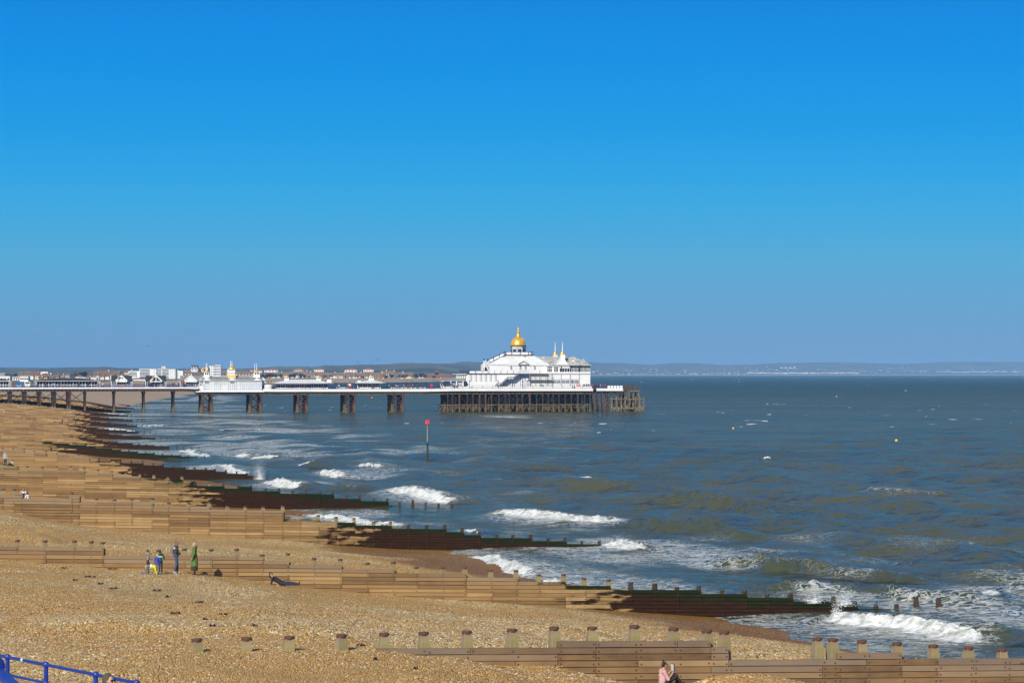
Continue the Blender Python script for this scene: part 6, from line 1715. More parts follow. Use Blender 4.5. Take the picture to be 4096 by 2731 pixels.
K_WHITE = cloth('white_cloth', (0.75, 0.75, 0.75)); K_PINK = cloth('dusty_pink_cloth', (0.62, 0.36, 0.36)); K_HPINK = cloth('hot_pink_cloth', (0.72, 0.06, 0.16)); K_CHAR = cloth('charcoal_cloth', (0.05, 0.05, 0.055)); K_BROWN = cloth('dark_brown_cloth', (0.05, 0.03, 0.02))
K_TAN = cloth('tan_leather', (0.45, 0.28, 0.18)); K_KHAKI = cloth('olive_hood', (0.085, 0.08, 0.045)); K_RED = cloth('red_cloth', (0.5, 0.03, 0.03)); K_PURP = cloth('grey_purple_cloth', (0.16, 0.14, 0.19))
H_DARK = cloth('dark_hair', (0.022, 0.014, 0.010), scale=20); H_BROWN = cloth('brown_hair', (0.12, 0.06, 0.028), scale=20); H_BLOND = cloth('greyish_blond_hair', (0.48, 0.40, 0.30), scale=20); H_GREY = cloth('grey_brown_hair', (0.14, 0.12, 0.10), scale=20)
def plaid():
    m, t, b = newmat('dark_plaid_shirt')
    co = coord(t); s = nn(t, 'ShaderNodeSeparateXYZ'); t.links.new(co, s.inputs[0])
    f = lambda x, k: math_n(t, 'LESS_THAN', math_n(t, 'FRACT', math_n(t, 'MULTIPLY', x, k)), 0.22)
    g = math_n(t, 'MAXIMUM', f(s.outputs[2], 9), math_n(t, 'MAXIMUM', f(s.outputs[0], 9), f(s.outputs[1], 9)))
    t.links.new(mixc(t, g, (0.02, 0.022, 0.025), (0.30, 0.29, 0.25)), b.inputs['Base Color']); b.inputs['Roughness'].default_value = 0.85
    return m
K_PLAID = plaid()
STAND = dict(pelvis=(0, 0, .93), chest=(0, 0, 1.27), neck=(0, 0, 1.46), head=(0, .02, 1.59), sh=.185, shz=(0, 0, 1.40), elL=(-.24, -.02, 1.13), wrL=(-.22, .10, .90), elR=(.24, -.02, 1.13), wrR=(.22, .10, .90),
             knL=(-.10, .03, .49), anL=(-.11, -.02, .08), knR=(.10, .03, .49), anR=(.11, -.02, .08), face=(0, 1, 0))
def skel(**k):
    d = dict(STAND); d.update(k); return {a: (Vector(v) if isinstance(v, tuple) else v) for a, v in d.items()}
def remesh(o, vs):
    md = o.modifiers.new('skin', 'REMESH'); md.mode = 'VOXEL'; md.voxel_size = vs; md.use_smooth_shade = True
    return o
def limb(m, pts, r, n=8): m.tube(pts, r, n)
def person(label, loc, heading, J, top, legs, shoes, hair, scale=1.0, hairstyle='short', group=None, skirt=None, coat_to=None, extra=None, vox=0.014, cuff=0.93, fine=True, cat='person', sidewalk=None):
    r_ = empty('person', loc, heading, label, cat, group, (scale,) * 3)
    side = (J['elR'] - J['elL']); fw = J['face'].normalized()
    ax = (J['neck'] - J['pelvis']).normalized()
    rt = fw.cross(Vector((0, 0, 1))); 
    if rt.length < 0.3: rt = Vector((1, 0, 0))
    rt = (rt - ax * rt.dot(ax)).normalized()
    shL = J['shz'] - rt * J['sh']; shR = J['shz'] + rt * J['sh']
    hpL = J['pelvis'] - rt * .085 - ax * .02; hpR = J['pelvis'] + rt * .085 - ax * .02
    def torso(m, e, lo=0.0):
        for f, w in ((0, .115), (.35, .105), (.7, .115), (.95, .10)):
            c = J['pelvis'].lerp(J['shz'], f)
            wd = (.06 if f < .9 else .075)
            m.tube([c - rt * (wd + .03), c - rt * wd, c + rt * wd, c + rt * (wd + .03)], [(w + e) * .75, w + e, w + e, (w + e) * .75], 9)
        m.tube([J['pelvis'] - ax * .05, J['pelvis'].lerp(J['shz'], .5), J['shz']], [.12 + e, .11 + e, .10 + e], 9)
        m.tube([shL, shR], [.06 + e, .06 + e], 8)
    def arm(m, sh, el, wr, e, f=1.0):
        m.tube([sh, el, el.lerp(wr, f)], [.055 + e, .043 + e, .030 + e], 8); m.ell(sh, (.06 + e,) * 3, 8, 6); m.ell(el, (.043 + e,) * 3, 8, 5)
    def leg(m, hp, kn, an, e, f=1.0):
        m.tube([hp, kn, kn.lerp(an, f)], [.088 + e, .058 + e, .042 + e], 9); m.ell(kn, (.058 + e,) * 3, 8, 5); m.ell(hp, (.09 + e,) * 3, 8, 5)
    # body: one continuous skin surface
    m = MB(); torso(m, -.01)
    for sh, el, wr, s in ((shL, J['elL'], J['wrL'], -1), (shR, J['elR'], J['wrR'], 1)):
        arm(m, sh, el, wr, -.006)
        d = (wr - el).normalized(); sd = d.cross(fw if abs(d.dot(fw)) < .9 else Vector((0, 0, 1))).normalized(); pn = sd.cross(d).normalized()
        m.tube([wr, wr + d * .05, wr + d * .09], [.026, .036, .034], 8)
        if fine:
            for q_, (o_, ln_) in enumerate(((-.027, .07), (-.009, .082), (.009, .078), (.027, .06))):
                a = wr + d * .085 + sd * o_; c = a + d * ln_ * .5 + pn * .01; m.tube([a, c, c + d * ln_ * .35 + pn * .028], [.0105, .0095, .008], 6)
            a = wr + d * .035 + sd * -.03; m.tube([a, a + d * .03 - sd * .028, a + d * .06 - sd * .03 + pn * .015], [.012, .011, .009], 6)
    for hp, kn, an in ((hpL, J['knL'], J['anL']), (hpR, J['knR'], J['anR'])): leg(m, hp, kn, an, -.006)
    hd = J['head']
    m.tube([J['shz'], J['neck'], hd - Vector((0, 0, .03))], [.07, .054, .052], 8)
    up = (hd - J['neck']).normalized()
    m.ell(hd, (.076, .088, .105), 14, 10); m.ell(hd + fw * .045 - Vector((0, 0, .06)), (.046, .04, .05), 10, 7)
    m.tube([hd + fw * .085 + Vector((0, 0, .015)), hd + fw * .108 - Vector((0, 0, .022)), hd + fw * .085 - Vector((0, 0, .03))], [.010, .016, .010], 6)
    for s in (-1, 1): m.ell(hd + rt * .078 * s - Vector((0, 0, .005)), (.014, .022, .032), 6, 5)
    m.tube([hd + fw * .084 - rt * .022 - Vector((0, 0, .062)), hd + fw * .088 - Vector((0, 0, .062)), hd + fw * .084 + rt * .022 - Vector((0, 0, .062))], [.007, .010, .007], 5)
    bd = remesh(m.build('body', M_SKIN, r_, True), vox * .75)
    m = MB()
    for s in (-1, 1): m.ell(hd + fw * .077 + rt * .032 * s + Vector((0, 0, .012)), (.013, .013, .010), 6, 5)
    m.build('eye', M_BLACK, r_)
    # clothes
    tops = top if isinstance(top, list) else [top]
    m = MB(); torso(m, .022)
    for sh, el, wr in ((shL, J['elL'], J['wrL']), (shR, J['elR'], J['wrR'])): arm(m, sh, el, wr, .018, cuff)
    if coat_to is not None:
        c = J['pelvis']; m.tube([c + Vector((0, 0, .12)), c - Vector((0, 0, .2)), Vector((c.x, c.y, coat_to))], [.15, .185, .20], 14)
    if hairstyle == 'hood_down': m.tube([J['neck'] - fw * .03 - rt * .09, J['neck'] - fw * .11 + Vector((0, 0, .03)), J['neck'] - fw * .03 + rt * .09], [.05, .075, .05], 8)
    remesh(m.build('jacket', tops[0], r_, True), vox)
    m = MB()
    for hp, kn, an in ((hpL, J['knL'], J['anL']), (hpR, J['knR'], J['anR'])): leg(m, hp, kn, an, .014, .96)
    m.tube([J['pelvis'] + ax * .06, J['pelvis'] - ax * .04], [.13, .125], 10)
    if skirt is not None: m.tube([J['pelvis'], Vector((J['pelvis'].x, J['pelvis'].y, skirt))], [.15, .19], 12)
    remesh(m.build('trousers', legs, r_, True), vox)
    for kn, an, s in ((J['knL'], J['anL'], -1), (J['knR'], J['anR'], 1)):
        sd_ = (kn - an).normalized(); tf = fw - sd_ * fw.dot(sd_)
        if J.get('toe') is not None: tf = J['toe'] - sd_ * J['toe'].dot(sd_)
        tf = tf.normalized() if tf.length > .2 else Vector((0, 0, 1)).cross(rt).normalized()
        m = MB(); m.tube([an - tf * .05 - sd_ * .035, an + tf * .06 - sd_ * .045, an + tf * .15 - sd_ * .055], [.042, .044, .030], 8); m.tube([an + sd_ * .07, an - sd_ * .03], [.05, .045], 8)
        remesh(m.build('shoe', shoes, r_, True), vox)
    m = MB()
    if hairstyle in ('short', 'hood_down', 'long', 'bun', 'pony'):
        m.ell(hd - fw * .02 + Vector((0, 0, .022)), (.088, .09, .105), 14, 9); m.tube([hd - fw * .05, hd - fw * .06 - Vector((0, 0, .06))], [.065, .05], 8)
        if hairstyle == 'long': m.tube([hd - fw * .05, hd - fw * .06 - Vector((0, 0, .2))], [.085, .06], 8)
        if hairstyle == 'bun': m.ell(hd - fw * .10 + Vector((0, 0, .055)), (.045, .045, .045), 8, 6)
        if hairstyle == 'pony': m.ell(hd - fw * .05 + Vector((0, 0, .13)), (.035, .035, .05), 8, 6)
        remesh(m.build('hair', hair, r_, True), vox)
    elif hairstyle == 'hat':
        m.ell(hd - fw * .01 + Vector((0, 0, .045)), (.092, .10, .088), 12, 8); m.ell(hd + Vector((0, 0, .14)), (.03, .03, .03), 8, 6); remesh(m.build('beanie', hair, r_, True), vox)
    elif hairstyle == 'hood':
        m.ell(hd - fw * .055 + Vector((0, 0, .025)), (.11, .11, .13), 14, 9); m.tube([hd - fw * .05, J['neck'] - fw * .03], [.10, .11], 10); remesh(m.build('hood', hair, r_, True), vox)
    if extra: extra(r_, J, fw, rt, hd)
    return r_
def shades(r_, J, fw, rt, hd):
    m = MB()
    for s in (-1, 1): m.ell(hd + fw * .092 + rt * .036 * s + Vector((0, 0, .012)), (.034, .016, .024), 10, 6)
    m.tube([hd + fw * .09 - rt * .08 + Vector((0, 0, .018)), hd + fw * .105 + Vector((0, 0, .018)), hd + fw * .09 + rt * .08 + Vector((0, 0, .018))], .007, 5)
    m.build('sunglasses', M_BLACK, r_)
def shell(r_, nm, mt, pts, rads, vox=.014, n=10):
    m = MB(); m.tube(pts, rads, n); return remesh(m.build(nm, mt, r_, True), vox)
V3 = Vector
g2 = lambda U, off: on_wall(2, U, off)
# woman in the green coat
def ex1(r_, J, fw, rt, hd):
    m = MB(); m.frus((.17, .24, -.11, .11, .86), (.17, .24, -.12, .12, 1.02)); m.build('shoulder_bag', K_TAN, r_)
    m = MB(); m.tube([V3((.2, 0, 1.0)), V3((.10, .02, 1.42))], .012, 5); m.build('bag_strap', K_BROWN, r_)
p = g2(779, 2.0)
person('woman in a long olive green coat with a tan bag, blond hair, facing the group', p, R(95), skel(elR=(.25, .04, 1.12), wrR=(.17, .22, 1.02), elL=(-.25, .0, 1.12)), K_GREEN, K_BROWN, K_BLACK, H_BLOND, 1.0, 'hood_down', 'family group on the shingle', skirt=.22, coat_to=.45, extra=ex1)
# woman with the banded jacket
def ex2(r_, J, fw, rt, hd):
    for z, mt, w in ((1.33, K_WHITE, .045), (1.37, K_PINK, .02)):
        m = MB(); m.tube([V3((0, 0, z - w)), V3((0, 0, z + w))], [.158, .158], 14)
        m.v = [(x * 1.42, y, z_) for x, y, z_ in m.v]; m.build('chest_band', mt, r_)
    shell(r_, 'backpack', K_GREY, [V3((0, -.2, 1.02)), V3((0, -.22, 1.2)), V3((0, -.19, 1.36))], [.09, .11, .08])
    shades(r_, J, fw, rt, hd)
p = g2(706, 2.3)
person('woman in jeans and charcoal jacket with white and pink chest band, wearing a backpack', p, R(-80), skel(wrL=(-.12, .24, 1.02), wrR=(.12, .24, 1.0), head=(0, .05, 1.58), knL=(-.1, .06, .5), anL=(-.1, .07, .08), anR=(.1, -.10, .08)), K_CHAR, K_JEANS, K_LGREY, H_GREY, 1.0, 'bun', 'family group on the shingle', extra=ex2)
# children
p = g2(593, 2.2)
person('child in a dark plaid shirt and black trousers standing by the groyne', p, R(-60), skel(wrR=(.26, .02, .92), wrL=(-.10, .22, .98)), K_PLAID, K_NAVY, K_BLACK, H_DARK, .70, 'short', 'children on the shingle')
def ex4(r_, J, fw, rt, hd):
    m = MB(); m.tube([V3((0, 0, 1.22)), V3((0, 0, 1.30))], [.155, .155], 14); m.v = [(x * 1.4, y, z_) for x, y, z_ in m.v]; m.build('white_stripe', K_WHITE, r_)
p = g2(643, 2.5)
person('child seen from behind in a dark green jacket with a white stripe', p, R(20), skel(head=(0, .10, 1.55), elR=(.30, .06, 1.15), wrR=(.33, .2, 1.05)), K_DGREEN, K_NAVY, K_CHAR, H_DARK, .69, 'hood_down', 'children on the shingle', extra=ex4)
p = g2(631, 3.2)
person('child in a royal blue coat with a yellow and grey hat, back to the camera', p, R(-10), skel(wrL=(-.26, .08, .92)), K_BLUE, K_PURP, K_CHAR, K_YEL, .60, 'hat', 'children on the shingle', coat_to=.75)
def ex6(r_, J, fw, rt, hd):
    shell(r_, 'white_back_panel', K_WHITE, [V3((0, -.10, .52)), V3((0, .06, .53))], [.14, .145]); shell(r_, 'grey_lower_panel', K_PURP, [V3((0, -.30, .47)), V3((0, -.12, .52))], [.15, .148])
p = g2(608, 3.9)
person('child kneeling on hands and knees in a neon yellow, white and grey jacket', p, R(-78), skel(pelvis=(0, -.30, .46), chest=(0, .05, .50), shz=(0, .20, .50), neck=(0, .28, .53), head=(0, .40, .55), elL=(-.24, .22, .25), wrL=(-.2, .30, .06), elR=(.24, .24, .25), wrR=(.22, .34, .06),
       knL=(-.12, -.22, .08), anL=(-.13, -.60, .08), knR=(.12, -.26, .08), anR=(.12, -.64, .08), face=(0, .8, -.55), toe=(0, -.6, -.8)), K_YEL, K_PURP, K_BLUE, H_BROWN, .80, 'short', 'children on the shingle', extra=ex6)
# lying man
p = g2(1128, 1.9)
person('man in black lying propped on one elbow on the shingle in sunglasses', p, R(-98), skel(pelvis=(0, 0, .15), chest=(0, -.30, .30), shz=(0, -.46, .40), neck=(0, -.55, .48), head=(0, -.60, .62), elL=(-.22, -.40, .30), wrL=(-.16, -.08, .28), elR=(.28, -.52, .08), wrR=(.26, -.22, .05),
       knL=(-.06, .46, .17), anL=(-.02, .92, .10), knR=(.10, .46, .10), anR=(.12, .95, .09), face=(.25, .9, .1), toe=(.3, .2, 1)), K_BLACK, K_NAVY, K_CHAR, H_DARK, 1.0, 'hood_down', extra=shades)
# reading woman at the near groyne
def ex8(r_, J, fw, rt, hd):
    shades(r_, J, fw, rt, hd)
    m = MB(); c = V3((.02, .36, .68)); 
    for s in (-1, 1): m.add([c + V3((0, 0, -.12)), c + V3((.14 * s, -.04, -.12)), c + V3((.14 * s, -.03, .12)), c + V3((0, .01, .12)), c + V3((0, .03, -.12)), c + V3((.14 * s, -.01, -.12)), c + V3((.14 * s, 0, .12)), c + V3((0, .04, .12))], [(0, 3, 2, 1), (4, 5, 6, 7), (0, 1, 5, 4), (1, 2, 6, 5), (2, 3, 7, 6), (3, 0, 4, 7)])
    m.build('book', M_BLACK, r_)
    m = MB(); m.box(-.11, .13, .325, .345, .57, .79); m.build('book_pages', K_WHITE, r_)
p = on_wall(1, 2650, 1.1); p.z = at_y(2650, 2644, p.y).z - 0.87
SEAT = dict(pelvis=(0, 0, .12), chest=(0, -.03, .42), shz=(0, .0, .56), neck=(0, .03, .64), head=(0, .07, .76), elL=(-.24, .12, .32), wrL=(-.12, .34, .56), elR=(.24, .12, .32), wrR=(.12, .34, .56), knL=(-.12, .42, .42), anL=(-.12, .62, .08), knR=(.12, .44, .40), anR=(.12, .66, .08))
person('woman in a pink top and black trousers sitting reading a book against the near groyne', p, R(-75), skel(**SEAT), K_PINK, K_BLACK, K_BLACK, H_DARK, 1.0, 'pony', extra=ex8, cuff=.05)
# hooded head by the rail
p = at_y(438, 2690, 50); p.z -= 1.73
person('woman in an olive hood and sunglasses passing the blue railing, only her head in view', p, R(-122), skel(), K_KHAKI, K_JEANS, K_BLACK, K_KHAKI, 1.0, 'hood', extra=shades, vox=.010)
# small figures farther along
def sitp(label, p, hd_, top, legs, hair, sc=1.0, hs='short', grp=None, **k): return person(label, p, hd_, skel(**SEAT), top, legs, K_CHAR, hair, sc, hs, grp, vox=.022, fine=False, **k)
person('person in a pale grey hooded top and dark trousers standing by the fifth groyne', on_wall(5, 22, 2.5), R(190), skel(), K_LGREY, K_NAVY, K_BLACK, K_LGREY, 1.0, 'hood', vox=.02, fine=False)
sitp('person in black and white sitting beside the hooded standing figure', on_wall(5, 49, 3.0), R(150), K_LGREY, K_BLACK, K_BLACK, 1.0, 'hood')
p = on_wall(4, 95, 44.0)
sitp('woman in a white top and sunglasses sitting with knees up behind the leaning posts', p, R(185), K_WHITE, K_JEANS, H_BROWN, 1.0, 'long', extra=shades)
p = on_wall(4, 112, 55.0)
sitp('person in a white jacket crouching below the woman in white', p, R(60), K_WHITE, K_BLACK, H_DARK, 1.0)
# the distant crowd shares three prototypes
FARP = {}
def far_person(label, loc, heading, kind, top, legs, hair, grp, sc=1.0):
    if kind not in FARP:
        J = skel(**SEAT) if kind == 'sit' else (skel(anL=(-.1, .22, .08), anR=(.1, -.2, .09), knL=(-.1, .14, .5), knR=(.1, -.02, .48)) if kind == 'walk' else skel())
        FARP[kind] = person(label, loc, heading, J, top, legs, K_BLACK, hair, sc, 'short', grp, vox=.035, fine=False); r_ = FARP[kind]
    else:
        r_ = copy_tree(FARP[kind]); r_.location = loc; r_.rotation_euler = (0, 0, heading); r_.scale = (sc,) * 3; r_['label'] = label
        r_['group'] = grp
    for c in [o for o in bpy.data.objects if o.parent == r_]:
        mt = top if c.name.startswith('jacket') else legs if c.name.startswith('trousers') else hair if c.name.startswith('hair') else None
        if mt and c.material_slots: c.material_slots[0].link = 'OBJECT'; c.material_slots[0].material = mt
    return r_
rq = random.Random(17)
def bp_(U, V, k=None):
    p = on_beach(U, V); return p
for U, V, kd, tp, lg, hr, lb, sc in [(258, 1702, 'stand', K_HPINK, K_NAVY, H_BROWN, 'child in hot pink by the tide line on the far beach', .65), (250, 1700, 'stand', K_NAVY, K_BLACK, H_DARK, 'dark clothed adult beside the child in hot pink', 1.0),
        (242, 1698, 'sit', K_PURP, K_RED, H_BROWN, 'person crouching next to the child in hot pink', .9), (303, 1703, 'stand', K_BLACK, K_BLACK, H_DARK, 'person in black standing alone at the water edge on the far beach', 1.0), (74, 1640, 'stand', K_WHITE, K_BLACK, H_DARK, 'person in a white top walking on the far beach', 1.0),
        (16, 1652, 'sit', K_WHITE, K_LGREY, H_BROWN, 'person in white sitting on the far beach near the left edge', 1.0), (97, 1684, 'sit', K_PINK, K_GREY, H_DARK, 'person in pink sitting low behind a far groyne', 1.0), (57, 1598, 'stand', K_BLACK, K_BLACK, H_DARK, 'dark figure standing beneath the pier', 1.0),
        (192, 1615, 'sit', K_CHAR, K_BLACK, H_DARK, 'dark figure sitting in the shade under the pier', 1.0), (198, 1614, 'sit', K_GREY, K_NAVY, H_BROWN, 'grey figure sitting in the shade under the pier', 1.0)]:
    far_person(lb, bp_(U, V), rq.uniform(0, 6), kd, tp, lg, hr, 'people on the far beach', sc)
cols = [K_BLACK, K_NAVY, K_CHAR, K_GREY, K_RED, K_LGREY, K_BROWN, K_WHITE, K_JEANS]
def crowd(us, b0, b1, z, label, grp, kinds_=('stand', 'walk', 'sit')):
    for u in us:
        b = rq.uniform(b0, b1); kd = rq.choice(kinds_)
        far_person(label, ppos(A(u, b), b, z + (0.42 if kd == 'sit' else 0)), rq.uniform(0, 6), kd, rq.choice(cols), rq.choice((K_BLACK, K_NAVY, K_JEANS)), rq.choice((H_DARK, H_BROWN)), grp)
crowd([1556, 1562, 1570, 1577, 1585, 1592, 1600, 1604, 1615, 1628, 1640, 1651, 1655, 1668, 1688, 1694], .6, 2.5, 8.42, 'tiny person among the crowd at the longer navy shelter', 'crowd at the longer navy shelter')
crowd([1349, 1356, 1388, 1394, 1409], .6, 2.4, 8.42, 'tiny person by the short navy shelter', 'people by the short navy shelter')
crowd([1486, 1492, 1518], .6, 2.2, 8.42, 'tiny person in front of the lantern kiosk', 'people at the lantern kiosk', ('stand', 'walk'))
crowd([1160, 1180, 1236, 1284], .6, 2.2, 8.42, 'tiny person in front of the long cafe', 'people at the long cafe')
crowd([1731, 1760, 1768, 1780], .8, 2.4, 8.5, 'tiny person between the red stall and the hipped roof bar', 'people near the hipped roof bar')
crowd([1817, 1826], .8, 2.0, 8.5, 'tiny dark clothed person sitting in front of the hipped roof bar', 'people before the hipped roof bar windows', ('sit',))
crowd([1992, 2000, 2017], 1.9, 2.2, 8.6, 'tiny dark person sitting under the outside stair', 'people under the outside stair', ('sit',))
crowd([2297, 2369, 2376, 2381, 2384], .8, 2.2, 8.5, 'tiny person at the right end of the theatre deck', 'people at the end of the theatre', ('stand', 'walk'))
crowd([2395, 2402, 2410, 2421], 1.0, 5, 8.4, 'tiny person on the deck beyond the theatre', 'people beyond the theatre', ('stand',))
crowd([181, 183, 213, 241, 313, 317, 352, 392], .7, 1.7, 9.05, 'tiny person in front of the long dark roofed pavilion', 'people at the long dark pavilion', ('stand', 'walk'))
crowd([411], .7, 1.7, 9.05, 'tiny person right of the long dark roofed pavilion', 'people right of the pavilion', ('stand',))
crowd([598, 603, 609, 622], .6, 1.3, 9.1, 'tiny person in front of the plain glazed kiosk', 'people at the plain glazed kiosk', ('stand', 'walk'))
crowd([692, 698, 707, 716], .8, 3, 9.1, 'tiny person left of the grey roofed kiosk', 'people left of the grey roofed kiosk', ('stand', 'walk'))

# ---------------------------------------------------------------- small things
# sea marker
p = at_z(1710, 1840, 0)
mk = empty('sea_marker', p, 0, 'tall thin marker pole with a red can top standing in the sea', 'marker')
h = (1840 - 1680) * p.y / F
m = MB(); m.tube([(0, 0, -2), (0, 0, h * .45)], [.17, .16], 10); m.build('lower_pile', mat('weedy_pile', (0.05, 0.045, 0.025), .9, c2=(0.015, 0.015, 0.01), scale=3), mk)
m = MB(); m.tube([(0, 0, h * .45), (0, 0, h * .9)], [.10, .08], 8); m.build('upper_pole', M_ROOFG, mk)
m = MB()
for k in range(10): an = k * .628; m.bar((.3 * math.cos(an), .3 * math.sin(an), h * .905), (.3 * math.cos(an), .3 * math.sin(an), h), .11)
m.lathe([(.32, h * .905), (.34, h * .915), (.32, h * .925)], 0, 0, 14); m.lathe([(.32, h * .98), (.34, h * .99), (.05, h * 1.0)], 0, 0, 14); m.build('can_topmark', mat('marker_red', (0.75, 0.04, 0.06), .4), mk)
def buoy(U, V, r, c, lb):
    p = at_z(U, V, 0); p.z = 0.35; b_ = empty('buoy', p, 0, lb, 'buoy', 'mooring buoys off the beach')
    m = MB(); m.ell((0, 0, r * .45), (r, r, r * .95), 14, 10); m.build('float', c, b_, True); m = MB(); m.tube([(0, 0, r * 1.3), (0, 0, r * 1.75)], r * .14, 8); m.build('lifting_eye', M_BLACK, b_)
MO = mat('orange_yellow_plastic', (0.90, 0.52, 0.02), .4); MO2 = mat('orange_plastic', (0.75, 0.20, 0.02), .4)
buoy(2933, 1720, .26, MO, 'small yellow buoy on the open sea nearer the pier end'); buoy(3585, 1771, .30, MO, 'yellow buoy on the open sea at the right'); buoy(1361, 1581, .55, MO2, 'tiny orange buoy seen under the pier, left one'); buoy(1488, 1595, .5, MO2, 'tiny orange buoy seen under the pier, right one')
# blue promenade railing
M_RAIL = mat('blue_rail_paint', (0.010, 0.035, 0.27), .38, c2=(0.008, 0.025, 0.20), scale=8)
ra, rb_ = at_y(-60, 2606, 59.5), at_y(555, 2729, 52.0)
rl = empty('promenade_railing', (ra.x, ra.y, 6.6), 0, 'blue tubular railing running along the promenade at bottom left', 'railing')
m = MB(); d_ = rb_ - ra
def rp_(f, dz=0): return tuple(ra + d_ * f + Vector((0, 0, dz)) - Vector((ra.x, ra.y, 6.6)))
m.tube([rp_(-.25), rp_(1)], .036, 10); m.build('top_rail', M_RAIL, rl)
m = MB(); m.tube([rp_(-.25, -.40), rp_(1, -.40)], .030, 10); m.build('middle_rail', M_RAIL, rl)
m = MB(); m.tube([rp_(-.25, -.80), rp_(1, -.80)], .030, 10); m.build('lower_rail', M_RAIL, rl)
for U in (-115, 33, 187, 386, 549):
    f = (at_y(U, 2620, 1).x * (ra.y) - ra.x * 1.0) 
    r0 = (U - CX) / F; f = (r0 * ra.y - ra.x) / (d_.x - r0 * d_.y); q = rp_(f)
    m = MB(); m.tube([(q[0], q[1], -0.02), (q[0], q[1], q[2] - .05)], .05, 10); m.ell((q[0], q[1], q[2]), (.075, .075, .075), 10, 7); m.ell((q[0], q[1], q[2] - .40), (.065, .065, .06), 10, 6); m.build('rail_post', M_RAIL, rl)
m = MB(); f = .27; q0, q1 = Vector(rp_(f)), Vector(rp_(f + .012)); m.tube([q0, q1], .0375, 10); m.build('paint_patch', M_WHITE, rl)
hr_ = empty('stair_handrail', tuple(at_y(-10, 2690, 24)), 0, 'thick blue stair handrail cut off by the bottom left corner', 'handrail')
a, b2 = at_y(-120, 2580, 25.5), at_y(80, 2760, 23); o_ = at_y(-10, 2690, 24)
m = MB(); m.tube([a - o_, b2 - o_], .056, 12); m.build('rail', M_RAIL, hr_)
m = MB()
for f in (.0, .98): q = a.lerp(b2, f) - o_; m.tube([(q.x, q.y, -4.0), (q.x, q.y, q.z)], .045, 10)
m.ell(at_y(-6, 2662, 24) - o_, (.07, .07, .09), 10, 8); m.build('rail_post', M_RAIL, hr_)
# promenade slab behind the rail
m = MB(); pts = []
dn = Vector((d_.x, d_.y, 0)).normalized(); nl = Vector((-dn.y, dn.x, 0))
if nl.x > 0: nl = -nl
q = [Vector((ra.x, ra.y, 0)) - nl * .35 - dn * 60, Vector((ra.x, ra.y, 0)) - nl * .35 + dn * 60, Vector((ra.x, ra.y, 0)) + nl * 14 + dn * 60, Vector((ra.x, ra.y, 0)) + nl * 14 - dn * 60]
m.add([(v.x, v.y, 0) for v in q] + [(v.x, v.y, 6.6) for v in q], [(0, 3, 2, 1), (4, 5, 6, 7), (0, 1, 5, 4), (1, 2, 6, 5), (2, 3, 7, 6), (3, 0, 4, 7)])
pr = m.build('promenade', mat('concrete_paving', (0.42, 0.38, 0.32), .85, var=.3, scale=1)); pr['kind'] = 'structure'
# weed on the shingle
M_WEED = mat('dry_black_weed', (0.018, 0.014, 0.010), .9)
for i, (U, V, w) in enumerate([(360, 2308, 70), (402, 2335, 36), (450, 2355, 50), (625, 2363, 50), (672, 2388, 34), (795, 2410, 50), (890, 2463, 60), (820, 2480, 30), (850, 2505, 44), (1020, 2511, 34), (1440, 2585, 60), (1505, 2641, 30), (1662, 2674, 26), (255, 2272, 36), (300, 2322, 30), (700, 2454, 60), (448, 2277, 60)]):
    p = on_beach(U, V); s = 0.6 * w * p.y / F; rw = random.Random(i); m = MB()
    for k in range(12):
        x = rw.uniform(-.5, .5) * s; y = rw.uniform(-.18, .18) * s * 2; l = rw.uniform(.12, .35) * s; an = rw.uniform(-.5, .5)
        m.tube([(x, y, .01), (x + l * .5 * math.cos(an), y + l * .5 * math.sin(an), .05 + rw.random() * .04), (x + l * math.cos(an), y + l * math.sin(an), .02)], [.012, .022, .01], 5)
    o = m.build('seaweed_clump', M_WEED); o.location = p; tag(o, 'small dark clump of dried seaweed lying on the near shingle', 'seaweed', 'dark seaweed clumps on the shingle')
# loose cobbles lying on the shingle nearest the camera
rs_ = np.random.default_rng(8)
OV = np.array([(1, 0, 0), (0, 1, 0), (-1, 0, 0), (0, -1, 0), (0, 0, .8), (0, 0, -.8), (.62, .62, .3), (-.62, .62, .3), (-.62, -.62, .3), (.62, -.62, .3)])
OF = np.array([(4, 6, 7), (4, 7, 8), (4, 8, 9), (4, 9, 6), (6, 0, 1), (7, 1, 2), (8, 2, 3), (9, 3, 0), (6, 1, 7), (7, 2, 8), (8, 3, 9), (9, 0, 6)])
N_ = 15000
uu = rs_.uniform(-60, 3300, N_ * 3); vv = 2390 + 345 * rs_.random(N_ * 3) ** 0.8
SV = []; SF = []; ST = []; nb = 0
yy_ = np.clip(9.6 * F / (vv - HV), 70, 150); xx_ = (uu - CX) * yy_ / F
keep = 0
for x, y in zip(xx_, yy_):
    if keep >= N_: break
    L = locate(x, y)
    if L is None or L[0] > 1 or L[2] < 17 or L[2] > 72: continue
    dens = 0.35 + 0.65 * float(vnoise(np.array([x / 5.0]), np.array([y / 7.0]), 91)[0])
    if rs_.random() > dens: continue
    keep += 1
    z = float(beach_z(L[0], L[1], L[2])); r = 0.018 + 0.024 * rs_.random() ** 2.5
    an = rs_.uniform(0, 6.28); c, s_ = math.cos(an), math.sin(an)
    q = OV * (r * rs_.uniform(.8, 1.5), r, r * rs_.uniform(.6, 1.0))
    SV.append(np.stack([q[:, 0] * c - q[:, 1] * s_ + x, q[:, 0] * s_ + q[:, 1] * c + y, q[:, 2] + z + r * .3], 1)); SF.append(OF + nb); nb += 10; ST.append(np.full(10, rs_.random()))
mp_, t, b = newmat('loose_cobbles')
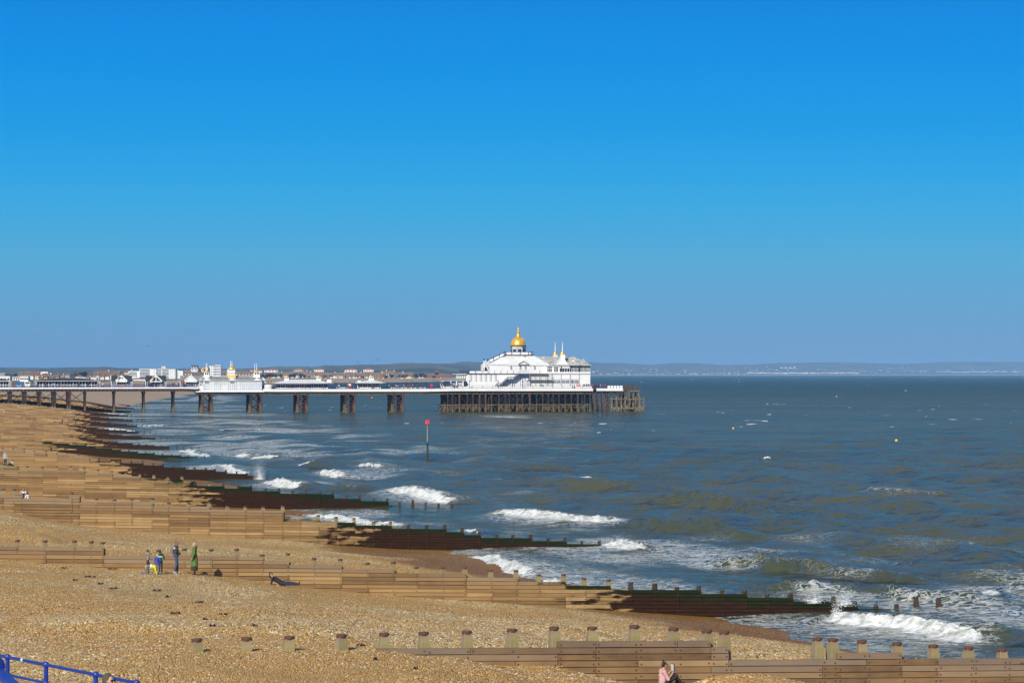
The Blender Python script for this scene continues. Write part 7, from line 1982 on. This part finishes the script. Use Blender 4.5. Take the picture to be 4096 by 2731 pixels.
cr = nn(t, 'ShaderNodeValToRGB'); st = [(0.0, (0.20, 0.11, 0.045)), (0.3, (0.44, 0.27, 0.11)), (0.55, (0.34, 0.30, 0.25)), (0.75, (0.58, 0.42, 0.22)), (1.0, (0.74, 0.64, 0.48))]
while len(cr.color_ramp.elements) < 5: cr.color_ramp.elements.new(0.5)
for e, (p_, c_) in zip(cr.color_ramp.elements, st): e.position = p_; e.color = (*c_, 1)
t.links.new(attr_n(t, 'tint'), cr.inputs[0]); t.links.new(cr.outputs[0], b.inputs['Base Color']); b.inputs['Roughness'].default_value = 0.8
o = link('cobbles', mesh_np('cobbles', np.concatenate(SV), np.concatenate(SF), {'tint': np.concatenate(ST)}, False), mp_)
tag(o, 'loose pebbles strewn over the near shingle', 'pebbles', kind='stuff')
# spray bursts
M_SPRAY = mat('sea_spray', (0.9, 0.92, 0.93), .6)
def spray(U, V, Y, w, h, n, lb):
    b_ = at_y(U, V, Y); rw = random.Random(n); m = MB()
    for i in range(n):
        f = rw.random() ** 1.7; x = rw.gauss(0, .22 + .15 * f) * w; y = rw.gauss(0, .4); z = f * h; s = rw.uniform(.004, .018) * (1.25 - f)
        m.add([(x - s, y, z), (x + s, y, z), (x, y + s, z), (x, y, z + s * 1.6)], [(0, 1, 2), (0, 1, 3), (1, 2, 3), (2, 0, 3)])
    o = m.build('spray', M_SPRAY); o.location = b_; tag(o, lb, 'spray', kind='stuff')
spray(3250, 2408, 150, 1.0, 0.8, 1500, 'white spray bursting behind the second groyne end'); spray(3370, 2420, 151, 1.2, 1.4, 1300, 'thin spray plume at the tip of the second groyne'); spray(3345, 2448, 149.5, .7, 1.1, 601, 'spray on the front of the second groyne tip')
spray(1036, 1915, 336, 1.4, 3.0, 4500, 'tall spray plume at the end of the fifth groyne'); spray(2470, 2180, 207, 2.2, 1.0, 2200, 'spray off the tip of the third groyne'); spray(450, 1622, 1010, 4, 4, 500, 'spray at a groyne behind the pier')
# gulls
for U, V, lb in ((1432, 1450, 'gull in flight above the short navy shelter'), (1511, 1439, 'gull in flight above the lantern kiosk'), (592, 1384, 'gull high in the sky above the bannered kiosk')):
    p = at_y(U, V, 700); o = empty('gull', p, 1.0, lb, 'bird', 'gulls in the sky')
    m = MB(); m.ell((0, 0, 0), (.07, .22, .07), 8, 6); m.ell((0, .24, .03), (.05, .07, .05), 8, 5); m.build('body', K_GREY, o)
    for s in (-1, 1): m = MB(); m.add([(0, .08, .02), (.35 * s, .12, .16), (.65 * s, -.05, .06), (.33 * s, -.06, .13), (0, -.08, .02), (0, .0, -.01), (.35 * s, .03, .12)], [(0, 1, 3, 4), (1, 2, 3), (0, 5, 6, 1), (4, 3, 6, 5), (1, 6, 2), (3, 2, 6)]); m.build('wing', K_CHAR, o)
# ---------------------------------------------------------------- air
m = MB(); m.box(-60000, 60000, -300, 48000, -6, 196)
m_h = bpy.data.materials.new('haze_air'); m_h.use_nodes = True; t = m_h.node_tree; t.nodes.clear()
ho = nn(t, 'ShaderNodeOutputMaterial'); hv = nn(t, 'ShaderNodeVolumePrincipled')
hv.inputs['Color'].default_value = (0.25, 0.49, 0.80, 1); hv.inputs['Density'].default_value = 5.0e-5; hv.inputs['Anisotropy'].default_value = -0.2
t.links.new(hv.outputs[0], ho.inputs['Volume'])
hz_ = m.build('haze', m_h); hz_['kind'] = 'stuff'
